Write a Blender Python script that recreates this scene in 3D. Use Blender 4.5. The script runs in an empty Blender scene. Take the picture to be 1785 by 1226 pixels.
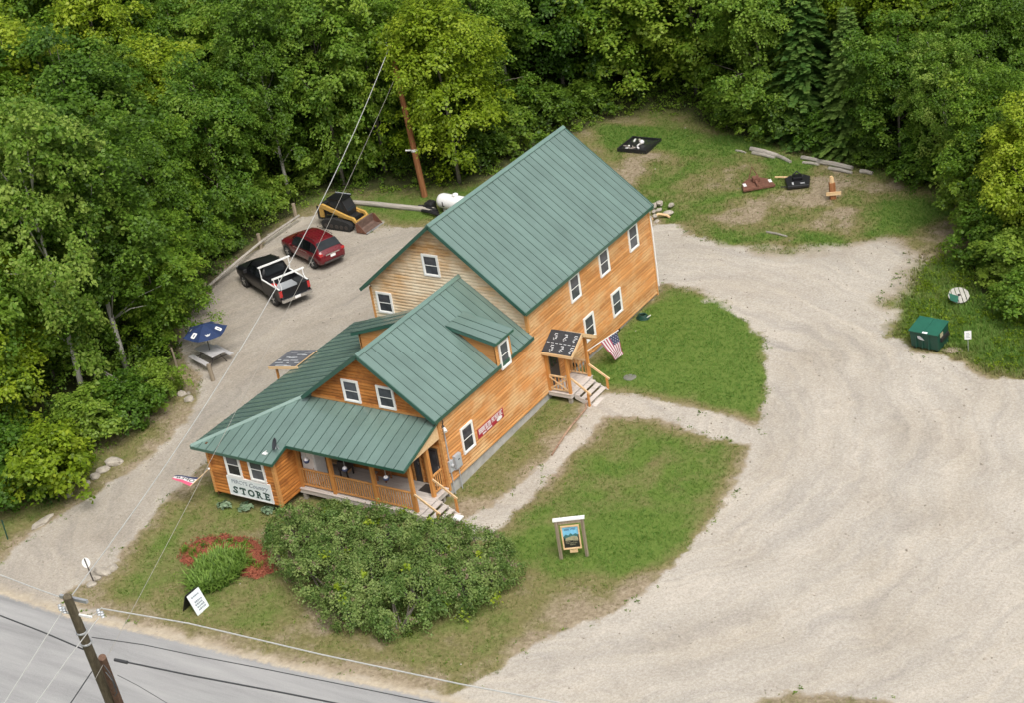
import bpy, bmesh, math, random
import numpy as np
from mathutils import Vector, Matrix, noise as mnoise
random.seed(7); rng = np.random.default_rng(7)
R_ = math.radians
scene = bpy.context.scene
COL = scene.collection

# ---------------------------------------------------------------- camera
CAMLOC = Vector((44.9107, -54.5642, 43.0420)); RX, RY, RZ = 1.096074, -0.160622, 0.635296
FPX, W0, H0 = 3179.16, 1785.0, 1226.0
CAMROT = Matrix.Rotation(RZ, 3, 'Z') @ Matrix.Rotation(RX, 3, 'X') @ Matrix.Rotation(RY, 3, 'Z')
cam = bpy.data.cameras.new('camera'); camo = bpy.data.objects.new('camera', cam); COL.objects.link(camo)
M4 = CAMROT.to_4x4(); M4.translation = CAMLOC; camo.matrix_world = M4
cam.sensor_width = 36.0; cam.lens = 36.0*FPX/W0; cam.clip_start = 0.5; cam.clip_end = 3000
scene.camera = camo
# ---------------------------------------------------------------- light: bright overcast
SUN_EL, SUN_AZ = R_(56), R_(124)      # azimuth measured from +Y towards +X
world = bpy.data.worlds.new('World'); scene.world = world; world.use_nodes = True
nt = world.node_tree; bg = nt.nodes['Background']
sky = nt.nodes.new('ShaderNodeTexSky'); sky.sky_type = 'NISHITA'; sky.sun_disc = False
sky.sun_elevation = SUN_EL; sky.sun_rotation = SUN_AZ; sky.air_density = 1.0; sky.dust_density = 6.0; sky.ozone_density = 1.0
hs = nt.nodes.new('ShaderNodeHueSaturation'); hs.inputs['Saturation'].default_value = 0.25
nt.links.new(sky.outputs['Color'], hs.inputs['Color']); nt.links.new(hs.outputs['Color'], bg.inputs['Color'])
bg.inputs['Strength'].default_value = 0.14
sl = bpy.data.lights.new('sun', 'SUN'); sl.energy = 1.5; sl.angle = R_(30); sl.color = (1.0, 0.95, 0.87)
so = bpy.data.objects.new('sun', sl); COL.objects.link(so)
sd_ = Vector((math.sin(SUN_AZ)*math.cos(SUN_EL), math.cos(SUN_AZ)*math.cos(SUN_EL), math.sin(SUN_EL)))
so.rotation_euler = sd_.to_track_quat('Z', 'Y').to_euler()
vs = scene.view_settings
vs.view_transform = 'Standard'; vs.look = 'None'; vs.gamma = 1.0; vs.use_curve_mapping = False; vs.exposure = 0.36
scene.cycles.max_bounces = 8; scene.cycles.transparent_max_bounces = 6

# ---------------------------------------------------------------- helpers
def ray(u, v): return CAMROT @ Vector(((u-W0/2)/FPX, -(v-H0/2)/FPX, -1.0))
def gz(x, y): return -0.1+0.03*y
def at(u, v, dz=0.0):
    """ground point seen at photo pixel (u, v)"""
    d = ray(u, v); t = float((-0.1+dz+.03*CAMLOC.y-CAMLOC.z)/(d.z-.03*d.y)); return CAMLOC+d*t
def atz(u, v, z): d = ray(u, v); return CAMLOC+d*float((z-CAMLOC.z)/d.z)
def aty(u, v, y): d = ray(u, v); return CAMLOC+d*float((y-CAMLOC.y)/d.y)
def atx(u, v, x): d = ray(u, v); return CAMLOC+d*float((x-CAMLOC.x)/d.x)
def proj(X):
    c = CAMROT.transposed() @ (Vector(X)-CAMLOC); return W0/2+FPX*c.x/-c.z, H0/2-FPX*c.y/-c.z

def tag(o, label=None, cat=None, group=None, kind=None):
    if label: o['label'] = label
    if cat: o['category'] = cat
    if group: o['group'] = group
    if kind: o['kind'] = kind
    return o
def thing(name, label, cat, loc=(0, 0, 0), rz=0.0, group=None):
    o = bpy.data.objects.new(name, None); COL.objects.link(o); o.location = loc; o.rotation_euler = (0, 0, rz)
    o.empty_display_size = .3
    return tag(o, label, cat, group)
def link_mesh(name, me, parent=None, loc=None, rot=None, scale=None):
    o = bpy.data.objects.new(name, me); COL.objects.link(o)
    if parent: o.parent = parent
    if loc is not None: o.location = loc
    if rot is not None: o.rotation_euler = rot
    if scale is not None: o.scale = scale
    return o
def copy_tree(o, parent=None):
    c = o.copy(); COL.objects.link(c); c.parent = parent
    for ch in list(o.children): copy_tree(ch, c)
    return c

class MB:
    def __init__(s): s.v = []; s.f = []; s.m = []; s.cur = 0
    def add(s, vs_, fs):
        b = len(s.v); s.v += [tuple(v) for v in vs_]
        for f in fs: s.f.append(tuple(b+i for i in f)); s.m.append(s.cur)
    def box(s, c, d, rot=None):
        x, y, z = d[0]/2, d[1]/2, d[2]/2
        vs_ = [Vector(p) for p in ((-x,-y,-z),(x,-y,-z),(x,y,-z),(-x,y,-z),(-x,-y,z),(x,-y,z),(x,y,z),(-x,y,z))]
        if rot is not None: vs_ = [rot @ v for v in vs_]
        c = Vector(c)
        s.add([v+c for v in vs_], [(0,3,2,1),(4,5,6,7),(0,1,5,4),(1,2,6,5),(2,3,7,6),(3,0,4,7)])
    def bb(s, a, b): s.box([(a[i]+b[i])/2 for i in range(3)], [abs(b[i]-a[i]) for i in range(3)])
    def beam(s, a, b, w, h, up=(0, 0, 1)):
        a, b = Vector(a), Vector(b); d = b-a; L = d.length; x = d/L; u = Vector(up)
        y = u.cross(x)
        if y.length < 1e-4: y = Vector((0, 1, 0)).cross(x)
        y.normalize(); z = x.cross(y)
        s.box((a+b)/2, (L, w, h), Matrix((x, y, z)).transposed())
    def quad(s, *p): s.add(p, [tuple(range(len(p)))])
    def tube(s, pts, r, n=8, cap=True):
        pts = [Vector(p) for p in pts]; rs = [float(q) for q in r] if isinstance(r, (list, tuple)) else [float(r)]*len(pts)
        rings = []; prev = None
        for i, p in enumerate(pts):
            d = (pts[min(i+1, len(pts)-1)]-pts[max(i-1, 0)]).normalized()
            if prev is None:
                a = Vector((0, 0, 1)) if abs(d.z) < .9 else Vector((1, 0, 0)); x = a.cross(d).normalized()
            else: x = (prev-d*prev.dot(d)).normalized()
            prev = x; y = d.cross(x)
            rings.append([p+rs[i]*(math.cos(2*math.pi*k/n)*x+math.sin(2*math.pi*k/n)*y) for k in range(n)])
        vs_ = [v for rg in rings for v in rg]; fs = []
        for i in range(len(pts)-1):
            for k in range(n): fs.append((i*n+k, i*n+(k+1) % n, (i+1)*n+(k+1) % n, (i+1)*n+k))
        if cap: fs += [tuple(range(n))[::-1], tuple((len(pts)-1)*n+k for k in range(n))]
        s.add(vs_, fs)
    def prism(s, poly, z0, z1):
        n = len(poly)
        s.add([(p[0], p[1], z0) for p in poly]+[(p[0], p[1], z1) for p in poly],
              [tuple(range(n))[::-1], tuple(range(n, 2*n))]+[(i, (i+1) % n, n+(i+1) % n, n+i) for i in range(n)])
    def slab(s, poly, nrm, t):
        """polygon (3D) thickened by t along nrm"""
        n = len(poly); poly = [Vector(p) for p in poly]; q = [p+Vector(nrm)*t for p in poly]
        s.add(poly+q, [tuple(range(n))[::-1], tuple(range(n, 2*n))]+[(i, (i+1) % n, n+(i+1) % n, n+i) for i in range(n)])
    def lathe(s, prof, n=16, c=(0, 0, 0)):
        vs_ = []; fs = []
        for r, z in prof:
            for k in range(n): a = 2*math.pi*k/n; vs_.append((c[0]+r*math.cos(a), c[1]+r*math.sin(a), c[2]+z))
        for i in range(len(prof)-1):
            for k in range(n): fs.append((i*n+k, i*n+(k+1) % n, (i+1)*n+(k+1) % n, (i+1)*n+k))
        fs += [tuple(range(n))[::-1], tuple((len(prof)-1)*n+k for k in range(n))]
        s.add(vs_, fs)
    def xf(s, m, start=0):
        for i in range(start, len(s.v)): s.v[i] = tuple(m @ Vector(s.v[i]))
    def mesh(s, name, mats, smooth=False):
        me = bpy.data.meshes.new(name); me.from_pydata(s.v, [], s.f)
        for m in (mats if isinstance(mats, (list, tuple)) else [mats]): me.materials.append(m)
        me.polygons.foreach_set('material_index', s.m)
        if smooth: me.polygons.foreach_set('use_smooth', [True]*len(s.f))
        bm = bmesh.new(); bm.from_mesh(me); bmesh.ops.recalc_face_normals(bm, faces=bm.faces); bm.to_mesh(me); bm.free()
        me.update(); return me
    def build(s, name, mats, parent=None, loc=None, rz=None, smooth=False, bevel=0):
        o = link_mesh(name, s.mesh(name, mats, smooth), parent, loc, None if rz is None else (0, 0, rz))
        if bevel:
            b = o.modifiers.new('bevel', 'BEVEL'); b.width = bevel; b.segments = 2; b.limit_method = 'ANGLE'
        return o

def np_mesh(name, V, F, mats, tint=None, smooth=False):
    """V (n,3) F (m,k) -> mesh, optional per-face float attribute"""
    me = bpy.data.meshes.new(name); n, m, k = len(V), len(F), F.shape[1]
    me.vertices.add(n); me.vertices.foreach_set('co', np.ascontiguousarray(V, np.float32).ravel())
    me.loops.add(m*k); me.loops.foreach_set('vertex_index', np.ascontiguousarray(F, np.int32).ravel())
    me.polygons.add(m); me.polygons.foreach_set('loop_start', np.arange(0, m*k, k, dtype=np.int32))
    if smooth: me.polygons.foreach_set('use_smooth', np.ones(m, bool))
    for mt in (mats if isinstance(mats, (list, tuple)) else [mats]): me.materials.append(mt)
    if tint is not None:
        a = me.attributes.new('tint', 'FLOAT', 'FACE'); a.data.foreach_set('value', np.ascontiguousarray(tint, np.float32))
    me.update(calc_edges=True); return me

# ---------------------------------------------------------------- materials
def newmat(name):
    m = bpy.data.materials.new(name); m.use_nodes = True
    return m, m.node_tree.nodes, m.node_tree.links, m.node_tree.nodes['Principled BSDF']
def ramp(N, stops):
    r = N.new('ShaderNodeValToRGB'); e = r.color_ramp.elements
    while len(e) < len(stops): e.new(0.5)
    for i, (p, c) in enumerate(stops): e[i].position = p; e[i].color = (*c, 1)
    return r
def mix(N, L, fac, a, b, mode='MIX'):
    m = N.new('ShaderNodeMix'); m.data_type = 'RGBA'; m.blend_type = mode
    for s, x in ((m.inputs[0], fac), (m.inputs[6], a), (m.inputs[7], b)):
        if hasattr(x, 'is_linked'): L.new(x, s)
        elif isinstance(x, (int, float)): s.default_value = x
        else: s.default_value = (*x, 1)
    return m.outputs[2]
def math_(N, L, op, a, b=0.0, clamp=False):
    m = N.new('ShaderNodeMath'); m.operation = op; m.use_clamp = clamp
    for s, x in ((m.inputs[0], a), (m.inputs[1], b)):
        if hasattr(x, 'is_linked'): L.new(x, s)
        else: s.default_value = x
    return m.outputs[0]
def noise_(N, L, vec, scale, detail=4, rough=.6):
    n = N.new('ShaderNodeTexNoise'); n.inputs['Scale'].default_value = scale; n.inputs['Detail'].default_value = detail
    n.inputs['Roughness'].default_value = rough
    if vec is not None: L.new(vec, n.inputs['Vector'])
    return n.outputs['Fac']
def bump(N, L, B, h, dist=.02, strength=.6):
    b = N.new('ShaderNodeBump'); b.inputs['Distance'].default_value = dist; b.inputs['Strength'].default_value = strength
    L.new(h, b.inputs['Height']); L.new(b.outputs['Normal'], B.inputs['Normal'])
def mat(name, col, rough=.6, metal=0.0, var=.18, scale=6.0, spec=.5, bmp=0.0, coat=0.0, rand=0.0):
    """paint / plastic / metal with grain, grime and optional per-object variation"""
    m, N, L, B = newmat(name)
    tc = N.new('ShaderNodeTexCoord'); n = noise_(N, L, tc.outputs['Object'], scale, 6, .65)
    dark = tuple(c*(1-var) for c in col); lite = tuple(min(1, c*(1+var*.6)) for c in col)
    r = ramp(N, [(.3, dark), (.7, lite)]); L.new(n, r.inputs['Fac']); out = r.outputs['Color']
    if rand:
        oi = N.new('ShaderNodeObjectInfo'); h = N.new('ShaderNodeHueSaturation')
        L.new(math_(N, L, 'MULTIPLY_ADD', oi.outputs['Random'], 2*rand), h.inputs['Value'])
        h.inputs['Value'].links[0].from_node.inputs[2].default_value = 1-rand
        L.new(out, h.inputs['Color']); out = h.outputs['Color']
    L.new(out, B.inputs['Base Color'])
    rr = N.new('ShaderNodeMapRange'); rr.inputs['To Min'].default_value = max(0, rough-.08); rr.inputs['To Max'].default_value = min(1, rough+.1)
    L.new(n, rr.inputs['Value']); L.new(rr.outputs['Result'], B.inputs['Roughness'])
    B.inputs['Metallic'].default_value = metal; B.inputs['Specular IOR Level'].default_value = spec
    B.inputs['Coat Weight'].default_value = coat; B.inputs['Coat Roughness'].default_value = .08
    if bmp: bump(N, L, B, noise_(N, L, tc.outputs['Object'], scale*5, 3), bmp, .6)
    return m
def wood(name, cols, rough=.65, rand=.22, weather=None, spec=.3, axis=0, sc=1.0):
    """boards whose length runs along local axis; cols = dark, mid, light"""
    m, N, L, B = newmat(name)
    tc = N.new('ShaderNodeTexCoord'); oi = N.new('ShaderNodeObjectInfo')
    off = N.new('ShaderNodeVectorMath'); off.operation = 'ADD'
    sc3 = N.new('ShaderNodeCombineXYZ')
    rr = math_(N, L, 'MULTIPLY', oi.outputs['Random'], 173.0)
    for i in range(3): L.new(rr, sc3.inputs[i])
    L.new(tc.outputs['Object'], off.inputs[0]); L.new(sc3.outputs[0], off.inputs[1])
    mp = N.new('ShaderNodeMapping'); s = [7.0*sc]*3; s[axis] = .45*sc; mp.inputs['Scale'].default_value = s
    L.new(off.outputs[0], mp.inputs['Vector'])
    n1 = noise_(N, L, mp.outputs[0], 1.6, 6, .7)
    r = ramp(N, [(.25, cols[0]), (.5, cols[1]), (.78, cols[2])]); L.new(n1, r.inputs['Fac'])
    hsv = N.new('ShaderNodeHueSaturation'); L.new(r.outputs['Color'], hsv.inputs['Color'])
    v = math_(N, L, 'MULTIPLY', oi.outputs['Random'], 2*rand); v2 = math_(N, L, 'ADD', v, 1-rand); L.new(v2, hsv.inputs['Value'])
    out = hsv.outputs['Color']
    if weather:
        wcol, amt, wsc = weather
        g = N.new('ShaderNodeNewGeometry'); mw = N.new('ShaderNodeMapping'); L.new(g.outputs['Position'], mw.inputs['Vector'])
        mw.inputs['Scale'].default_value = (wsc, wsc, wsc*1.6)
        wn = noise_(N, L, mw.outputs[0], 1.0, 5, .65)
        f = N.new('ShaderNodeMapRange'); f.inputs['From Min'].default_value = .60-amt*.35; f.inputs['From Max'].default_value = .78-amt*.25
        L.new(wn, f.inputs['Value']); out = mix(N, L, f.outputs['Result'], out, wcol)
    L.new(out, B.inputs['Base Color']); B.inputs['Roughness'].default_value = rough; B.inputs['Specular IOR Level'].default_value = spec
    bump(N, L, B, n1, .01, .5)
    return m
def leafmat(name, dark, mid, lite, trans=.3, rough=.5):
    m, N, L, B = newmat(name)
    a = N.new('ShaderNodeAttribute'); a.attribute_name = 'tint'; oi = N.new('ShaderNodeObjectInfo')
    v = math_(N, L, 'ADD', a.outputs['Fac'], math_(N, L, 'MULTIPLY', math_(N, L, 'SUBTRACT', oi.outputs['Random'], .5), .55))
    r = ramp(N, [(.1, dark), (.5, mid), (.95, lite)]); L.new(v, r.inputs['Fac'])
    L.new(r.outputs['Color'], B.inputs['Base Color']); B.inputs['Roughness'].default_value = rough
    B.inputs['Specular IOR Level'].default_value = .35
    t = N.new('ShaderNodeBsdfTranslucent'); L.new(r.outputs['Color'], t.inputs['Color'])
    ms = N.new('ShaderNodeMixShader'); ms.inputs[0].default_value = trans
    L.new(B.outputs[0], ms.inputs[1]); L.new(t.outputs[0], ms.inputs[2]); L.new(ms.outputs[0], N['Material Output'].inputs['Surface'])
    return m
def glassmat(name, col=(.02, .025, .03), rough=.06):
    m, N, L, B = newmat(name)
    tc = N.new('ShaderNodeTexCoord'); n = noise_(N, L, tc.outputs['Object'], 1.5, 3)
    oi = N.new('ShaderNodeObjectInfo'); r = ramp(N, [(.3, tuple(c*.5 for c in col)), (.8, tuple(c*2.4 for c in col))]); L.new(math_(N, L, 'ADD', math_(N, L, 'MULTIPLY', n, .6), math_(N, L, 'MULTIPLY', oi.outputs['Random'], .4)), r.inputs['Fac']); L.new(r.outputs[0], B.inputs['Base Color'])
    B.inputs['Roughness'].default_value = rough; B.inputs['Specular IOR Level'].default_value = .45
    return m

M = {}
M['honey'] = wood('honey_log_siding', [(.42, .165, .048), (.54, .25, .082), (.66, .365, .15)], rand=.19, weather=((.62, .40, .20), .42, .55))
M['amber'] = wood('amber_log_siding', [(.30, .10, .022), (.44, .17, .038), (.56, .25, .075)], rand=.20, weather=((.22, .075, .022), .35, 1.2))
M['bleached'] = wood('weathered_log_siding', [(.22, .095, .035), (.54, .31, .125), (.70, .50, .28)], rand=.24, weather=((.76, .64, .47), .75, .36))
M['backing'] = mat('groove_shade_backing', (.10, .045, .016), .9, var=.3)  # dark brown paints the shadow grooves seen between siding boards
M['trim'] = wood('cedar_trim', [(.38, .16, .045), (.54, .26, .085), (.66, .37, .15)], rand=.1)
M['post'] = wood('cedar_post', [(.34, .135, .035), (.50, .22, .06), (.62, .32, .11)], rand=.1, axis=2)
M['newwood'] = wood('pale_new_lumber', [(.55, .35, .17), (.68, .47, .26), (.76, .58, .37)], rand=.08)
M['deck'] = wood('grey_decking', [(.40, .36, .32), (.54, .49, .45), (.64, .60, .56)], rand=.1)
M['oldwood'] = wood('silvery_weathered_wood', [(.20, .18, .155), (.34, .31, .27), (.50, .47, .42)], rand=.15)
M['oldpost'] = wood('weathered_post', [(.15, .12, .085), (.27, .22, .16), (.38, .33, .25)], rand=.15, axis=2)
M['pole_dark'] = wood('creosote_pole', [(.06, .05, .035), (.115, .095, .062), (.19, .16, .11)], rand=.06, axis=2, rough=.8)
M['pole_red'] = wood('reddish_cedar_pole', [(.15, .055, .022), (.29, .12, .048), (.41, .21, .10)], rand=.06, axis=2, rough=.8)
M['concrete'] = mat('foundation_concrete', (.40, .39, .37), .85, var=.25, scale=2.5, bmp=.01)
def roofmat(name, col, rough):
    m, N, L, B = newmat(name)
    g = N.new('ShaderNodeNewGeometry'); n = noise_(N, L, g.outputs['Position'], .7, 5, .6); oi = N.new('ShaderNodeObjectInfo')
    r = ramp(N, [(.3, tuple(c*.9 for c in col)), (.7, tuple(c*1.1 for c in col))]); L.new(n, r.inputs['Fac'])
    h = N.new('ShaderNodeHueSaturation'); v = math_(N, L, 'ADD', math_(N, L, 'MULTIPLY', oi.outputs['Random'], .14), .93); L.new(v, h.inputs['Value'])
    L.new(r.outputs[0], h.inputs['Color']); L.new(h.outputs[0], B.inputs['Base Color'])
    B.inputs['Roughness'].default_value = rough; B.inputs['Specular IOR Level'].default_value = .7; B.inputs['Coat Weight'].default_value = .55; B.inputs['Coat Roughness'].default_value = rough
    n2 = noise_(N, L, g.outputs['Position'], 3.0, 2); bump(N, L, B, n2, .01, .12)
    return m
M['roof'] = roofmat('green_metal_roof', (.128, .196, .172), .24)
M['seam'] = roofmat('shaded_green_seam', (.042, .085, .07), .4)  # darker than the panels: shadow along the ribs painted into their green
M['rooftrim'] = roofmat('dark_green_metal_trim', (.018, .085, .06), .35)
M['ridge'] = roofmat('green_ridge_cap', (.125, .205, .175), .3)
M['vinyl'] = mat('white_vinyl', (.80, .80, .78), .4, var=.06)
M['vinyl2'] = mat('grey_screen_frame', (.45, .46, .47), .5, var=.1)
M['glass'] = glassmat('window_glass', (.052, .055, .064))
M['felt'] = mat('black_roofing_felt', (.035, .037, .042), .75, var=.35, scale=4, bmp=.004)
M['felt_old'] = mat('grey_blue_roofing_felt', (.115, .12, .135), .7, var=.35, scale=4, bmp=.004)
M['whiteprint'] = mat('white_print', (.55, .57, .59), .6, var=.1)
M['white'] = mat('white_paint', (.80, .80, .79), .45, var=.1)
M['black'] = mat('black_plastic', (.018, .018, .020), .45, var=.3)
M['greymetal'] = mat('grey_painted_metal', (.38, .40, .42), .45, var=.12)
M['galv'] = mat('galvanised_steel', (.50, .52, .54), .4, .6, var=.15)
M['chrome'] = mat('chrome', (.70, .71, .72), .15, 1.0, var=.05)
M['rubber'] = mat('black_rubber', (.022, .022, .022), .85, var=.4, scale=14, bmp=.004)
M['carblack'] = mat('black_car_paint', (.010, .010, .012), .3, var=.04, coat=.08, spec=.25)
M['carred'] = mat('dark_red_car_paint', (.125, .008, .014), .28, var=.03, coat=.45, spec=.4)
M['carglass'] = glassmat('car_glass', (.012, .014, .016), .12); M['carglass'].node_tree.nodes['Principled BSDF'].inputs['Specular IOR Level'].default_value = .22
M['redlens'] = mat('red_tail_lens', (.42, .02, .02), .2, var=.1, coat=.6)
M['alloy'] = mat('alloy_wheel', (.50, .51, .52), .3, .7, var=.1)
M['yellow'] = mat('loader_yellow', (.50, .30, .075), .45, var=.2, scale=5)
M['rust'] = mat('rusty_steel', (.19, .085, .055), .8, .2, var=.45, scale=5, bmp=.01)
M['ruststeel'] = mat('worn_bucket_steel', (.19, .125, .10), .6, .4, var=.4, scale=4)
M['dumpgreen'] = mat('dark_green_dumpster_paint', (.008, .055, .036), .5, var=.25, scale=3)
M['dumplid'] = mat('green_plastic_lid', (.012, .105, .066), .45, var=.15, scale=3)
M['navy'] = mat('navy_canvas', (.012, .030, .095), .8, var=.25, scale=5)
M['tabletop'] = mat('grey_table_planks', (.47, .46, .46), .6, var=.12, scale=3)
M['darkmetal'] = mat('dark_brown_metal', (.05, .042, .038), .5, var=.2)
M['stone'] = mat('pale_boulder', (.38, .34, .285), .9, var=.35, scale=3, bmp=.03)
M['mulch'] = mat('red_mulch', (.30, .085, .045), .95, var=.5, scale=16, bmp=.04)
M['red'] = mat('red_sign_paint', (.36, .02, .04), .5, var=.12)
M['redcan'] = mat('red_plastic_can', (.55, .05, .04), .4, var=.1)
M['pink'] = mat('hot_pink_cloth', (.72, .11, .20), .8, var=.1)
M['flagred'] = mat('flag_red', (.42, .08, .14), .8, var=.12)
M['flagblue'] = mat('flag_blue', (.045, .055, .12), .8, var=.12)
M['flagwhite'] = mat('flag_white', (.78, .75, .76), .8, var=.08)
M['skyblue'] = mat('sign_sky_blue', (.20, .52, .75), .5, var=.18, scale=8)
M['teal'] = mat('sign_mountain_teal', (.05, .16, .16), .5, var=.3, scale=9)
M['tan'] = mat('sign_field_tan', (.36, .34, .22), .5, var=.3, scale=9)
M['signblack'] = mat('sign_black', (.018, .020, .018), .5, var=.3)
M['signgreen'] = mat('sign_dark_green', (.018, .06, .05), .5, var=.1)
M['signgrey'] = mat('sign_faded_grey', (.22, .25, .29), .6, var=.2)
M['signpanel'] = mat('sign_white_panel', (.70, .75, .76), .5, var=.08)
M['wire'] = mat('aluminium_wire', (.50, .50, .48), .5, .2, var=.1)
M['wire2'] = mat('dull_grey_wire', (.34, .32, .28), .6, .1, var=.1)
M['cable'] = mat('black_cable', (.045, .047, .05), .6, var=.2)
M['pole_brown'] = wood('brown_pole', [(.07, .04, .028), (.13, .075, .05), (.20, .125, .085)], rand=.05, axis=2, rough=.85)
M['edging'] = wood('weathered_edging', [(.20, .11, .07), (.33, .21, .14), (.48, .38, .29)], rand=.2)
M['dish'] = mat('dark_dish', (.045, .05, .06), .6, var=.15)
M['spool'] = mat('dull_white_boards', (.40, .39, .35), .8, var=.25, scale=6)
M['cover'] = mat('mossy_concrete', (.17, .17, .14), .9, var=.3, scale=6)
M['bark'] = wood('grey_bark', [(.07, .06, .048), (.16, .14, .115), (.28, .26, .22)], rand=.15, axis=2, rough=.9)
M['birch'] = wood('pale_bark', [(.30, .28, .24), (.46, .44, .39), (.60, .58, .52)], rand=.1, axis=2, rough=.9)
M['deadwood'] = mat('bare_grey_twig', (.38, .35, .30), .9, var=.25)
M['leaf_maple'] = leafmat('maple_leaf', (.062, .135, .010), (.160, .285, .022), (.32, .42, .05), .5)
M['leaf_bright'] = leafmat('bright_maple_leaf', (.12, .20, .010), (.26, .37, .020), (.42, .50, .045), .5)
M['leaf_deep'] = leafmat('deep_green_leaf', (.048, .115, .010), (.122, .24, .023), (.24, .36, .045), .5)
M['leaf_poplar'] = leafmat('poplar_leaf', (.065, .135, .012), (.150, .275, .026), (.33, .44, .085), .5)
M['leaf_spruce'] = leafmat('fir_needles', (.030, .085, .016), (.080, .165, .032), (.18, .28, .06), .35)
M['leaf_lilac'] = leafmat('lilac_leaf', (.052, .105, .020), (.128, .222, .046), (.28, .36, .11), .42)
M['lilac_dead'] = leafmat('faded_lilac_heads', (.11, .075, .045), (.21, .155, .10), (.32, .25, .17), .2)
M['leaf_brush'] = leafmat('brush_leaf', (.055, .115, .012), (.145, .25, .024), (.27, .38, .05), .45)
M['grass'] = leafmat('grass_blades', (.30, .25, .14), (.19, .22, .055), (.118, .235, .032), .35, .6)
M['lily'] = leafmat('daylily_leaf', (.08, .16, .025), (.17, .29, .045), (.28, .40, .09), .4)
M['hosta'] = leafmat('hosta_leaf', (.10, .17, .09), (.20, .29, .17), (.40, .46, .33), .25)
M['flower'] = mat('white_blossom', (.75, .76, .70), .7, var=.1)
M['mat'] = mat('dark_doormat', (.05, .04, .035), .95, var=.3)
# ---------------------------------------------------------------- ground plan (all outlines converted to metres on the ground plane)
def gpoly(px): return np.array([(p.x, p.y) for p in (at(u, v) for u, v in px)])
def sdf(poly, X, Y):
    """signed distance, negative inside"""
    d = np.full(X.shape, 1e18); ins = np.zeros(X.shape, bool); n = len(poly)
    for i in range(n):
        ax, ay = poly[i]; bx, by = poly[(i+1) % n]; ex, ey = bx-ax, by-ay
        t = np.clip(((X-ax)*ex+(Y-ay)*ey)/(ex*ex+ey*ey+1e-12), 0, 1)
        d = np.minimum(d, (X-ax-t*ex)**2+(Y-ay-t*ey)**2)
        c = ((ay > Y) != (by > Y)); ins ^= c & (X < (bx-ax)*(Y-ay)/(by-ay+1e-12)+ax)
    return np.where(ins, -1, 1)*np.sqrt(d)
ASPHALT = gpoly([(-300, 985), (0, 1037), (120, 1078), (280, 1112), (400, 1142), (560, 1180), (700, 1208), (780, 1228), (930, 1275), (700, 1520), (-700, 1330)])
DRIVE = gpoly([(-300, 1100), (-300, 1010), (0, 982), (60, 928), (170, 862), (250, 806), (300, 765), (345, 700), (352, 655), (325, 625), (312, 600), (325, 555), (350, 520), (405, 460), (470, 415), (520, 388),
               (560, 372), (640, 383), (665, 392), (735, 392), (820, 380), (860, 480), (700, 600), (440, 770), (372, 798), (318, 842), (262, 905), (215, 955), (200, 985), (160, 1012), (118, 1030), (105, 1046), (160, 1064), (235, 1088), (330, 1114), (500, 1160), (640, 1188), (760, 1210), (800, 1225), (780, 1240), (500, 1240)])
LOT = gpoly([(1100, 470), (1110, 400), (1150, 392), (1200, 402), (1255, 428), (1380, 443), (1490, 432), (1540, 422), (1580, 435), (1588, 460), (1576, 490), (1566, 520), (1556, 560), (1545, 585), (1590, 612), (1640, 618), (1700, 652), (1785, 668), (2000, 705), (2700, 1000), (2300, 1700), (900, 1400), (770, 1228), (825, 1195), (880, 1160), (960, 1112), (1080, 1062), (1140, 1015), (1205, 950), (1262, 880), (1300, 805), (1325, 735), (1340, 655), (1328, 592), (1290, 543), (1215, 507), (1160, 495), (1140, 515)])
PATH1 = gpoly([(1340, 748), (1300, 735), (1225, 713), (1150, 698), (1062, 686), (1040, 690), (1020, 712), (1000, 748), (962, 795), (905, 848), (860, 882), (800, 905), (770, 915), (770, 945), (850, 938), (905, 888), (965, 828), (1020, 768), (1056, 728), (1110, 728), (1180, 742), (1270, 768), (1330, 782)])
CLEAR = gpoly([(-500, 1500), (-500, 1010), (-120, 905), (0, 878), (90, 860), (160, 805), (235, 735), (300, 690), (310, 640), (300, 585), (318, 545), (350, 500), (405, 448), (455, 405), (520, 362), (560, 338), (640, 335), (740, 327), (830, 318), (930, 268), (1010, 225), (1060, 203), (1130, 192), (1205, 203), (1290, 240), (1420, 268), (1540, 298), (1640, 335), (1700, 375), (1705, 425), (1668, 470), (1700, 520), (1785, 560), (2000, 640), (2700, 900), (2700, 1800)])
GRASSP = gpoly([(550, 345), (600, 340), (740, 332), (830, 322), (900, 330), (830, 372), (735, 388), (665, 388), (640, 380), (575, 372)])   # grass behind the loader
BACK = gpoly([(1030, 215), (1290, 235), (1540, 300), (1700, 385), (1620, 420), (1545, 412), (1490, 432), (1380, 443), (1255, 428), (1200, 402), (1150, 392), (1120, 350)])
DIRT = gpoly([(1470, 395), (1500, 330), (1560, 315), (1700, 365), (1712, 425), (1620, 460), (1570, 445), (1490, 440)])
LUSH = [(gpoly([(1040, 650), (1160, 495), (1215, 507), (1290, 543), (1328, 592), (1340, 655), (1325, 735), (1225, 713), (1150, 698), (1062, 686)]), .92),
        (gpoly([(1056, 728), (1110, 728), (1180, 742), (1305, 780), (1262, 880), (1205, 950), (1120, 1000), (930, 1000), (850, 938), (905, 888), (965, 828)]), .74),
        (gpoly([(800, 870), (955, 690), (1020, 700), (962, 795), (860, 882)]), .58),
        (gpoly([(215, 955), (372, 798), (500, 870), (470, 1150), (240, 1066)]), .40),
        (gpoly([(470, 960), (900, 990), (1080, 1062), (880, 1160), (760, 1205), (500, 1148)]), .34),
        (gpoly([(1545, 585), (1600, 450), (1700, 420), (1900, 560), (1785, 668), (1640, 618)]), .80), (BACK, .50), (GRASSP, .6), (DIRT, .20)]
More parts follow.
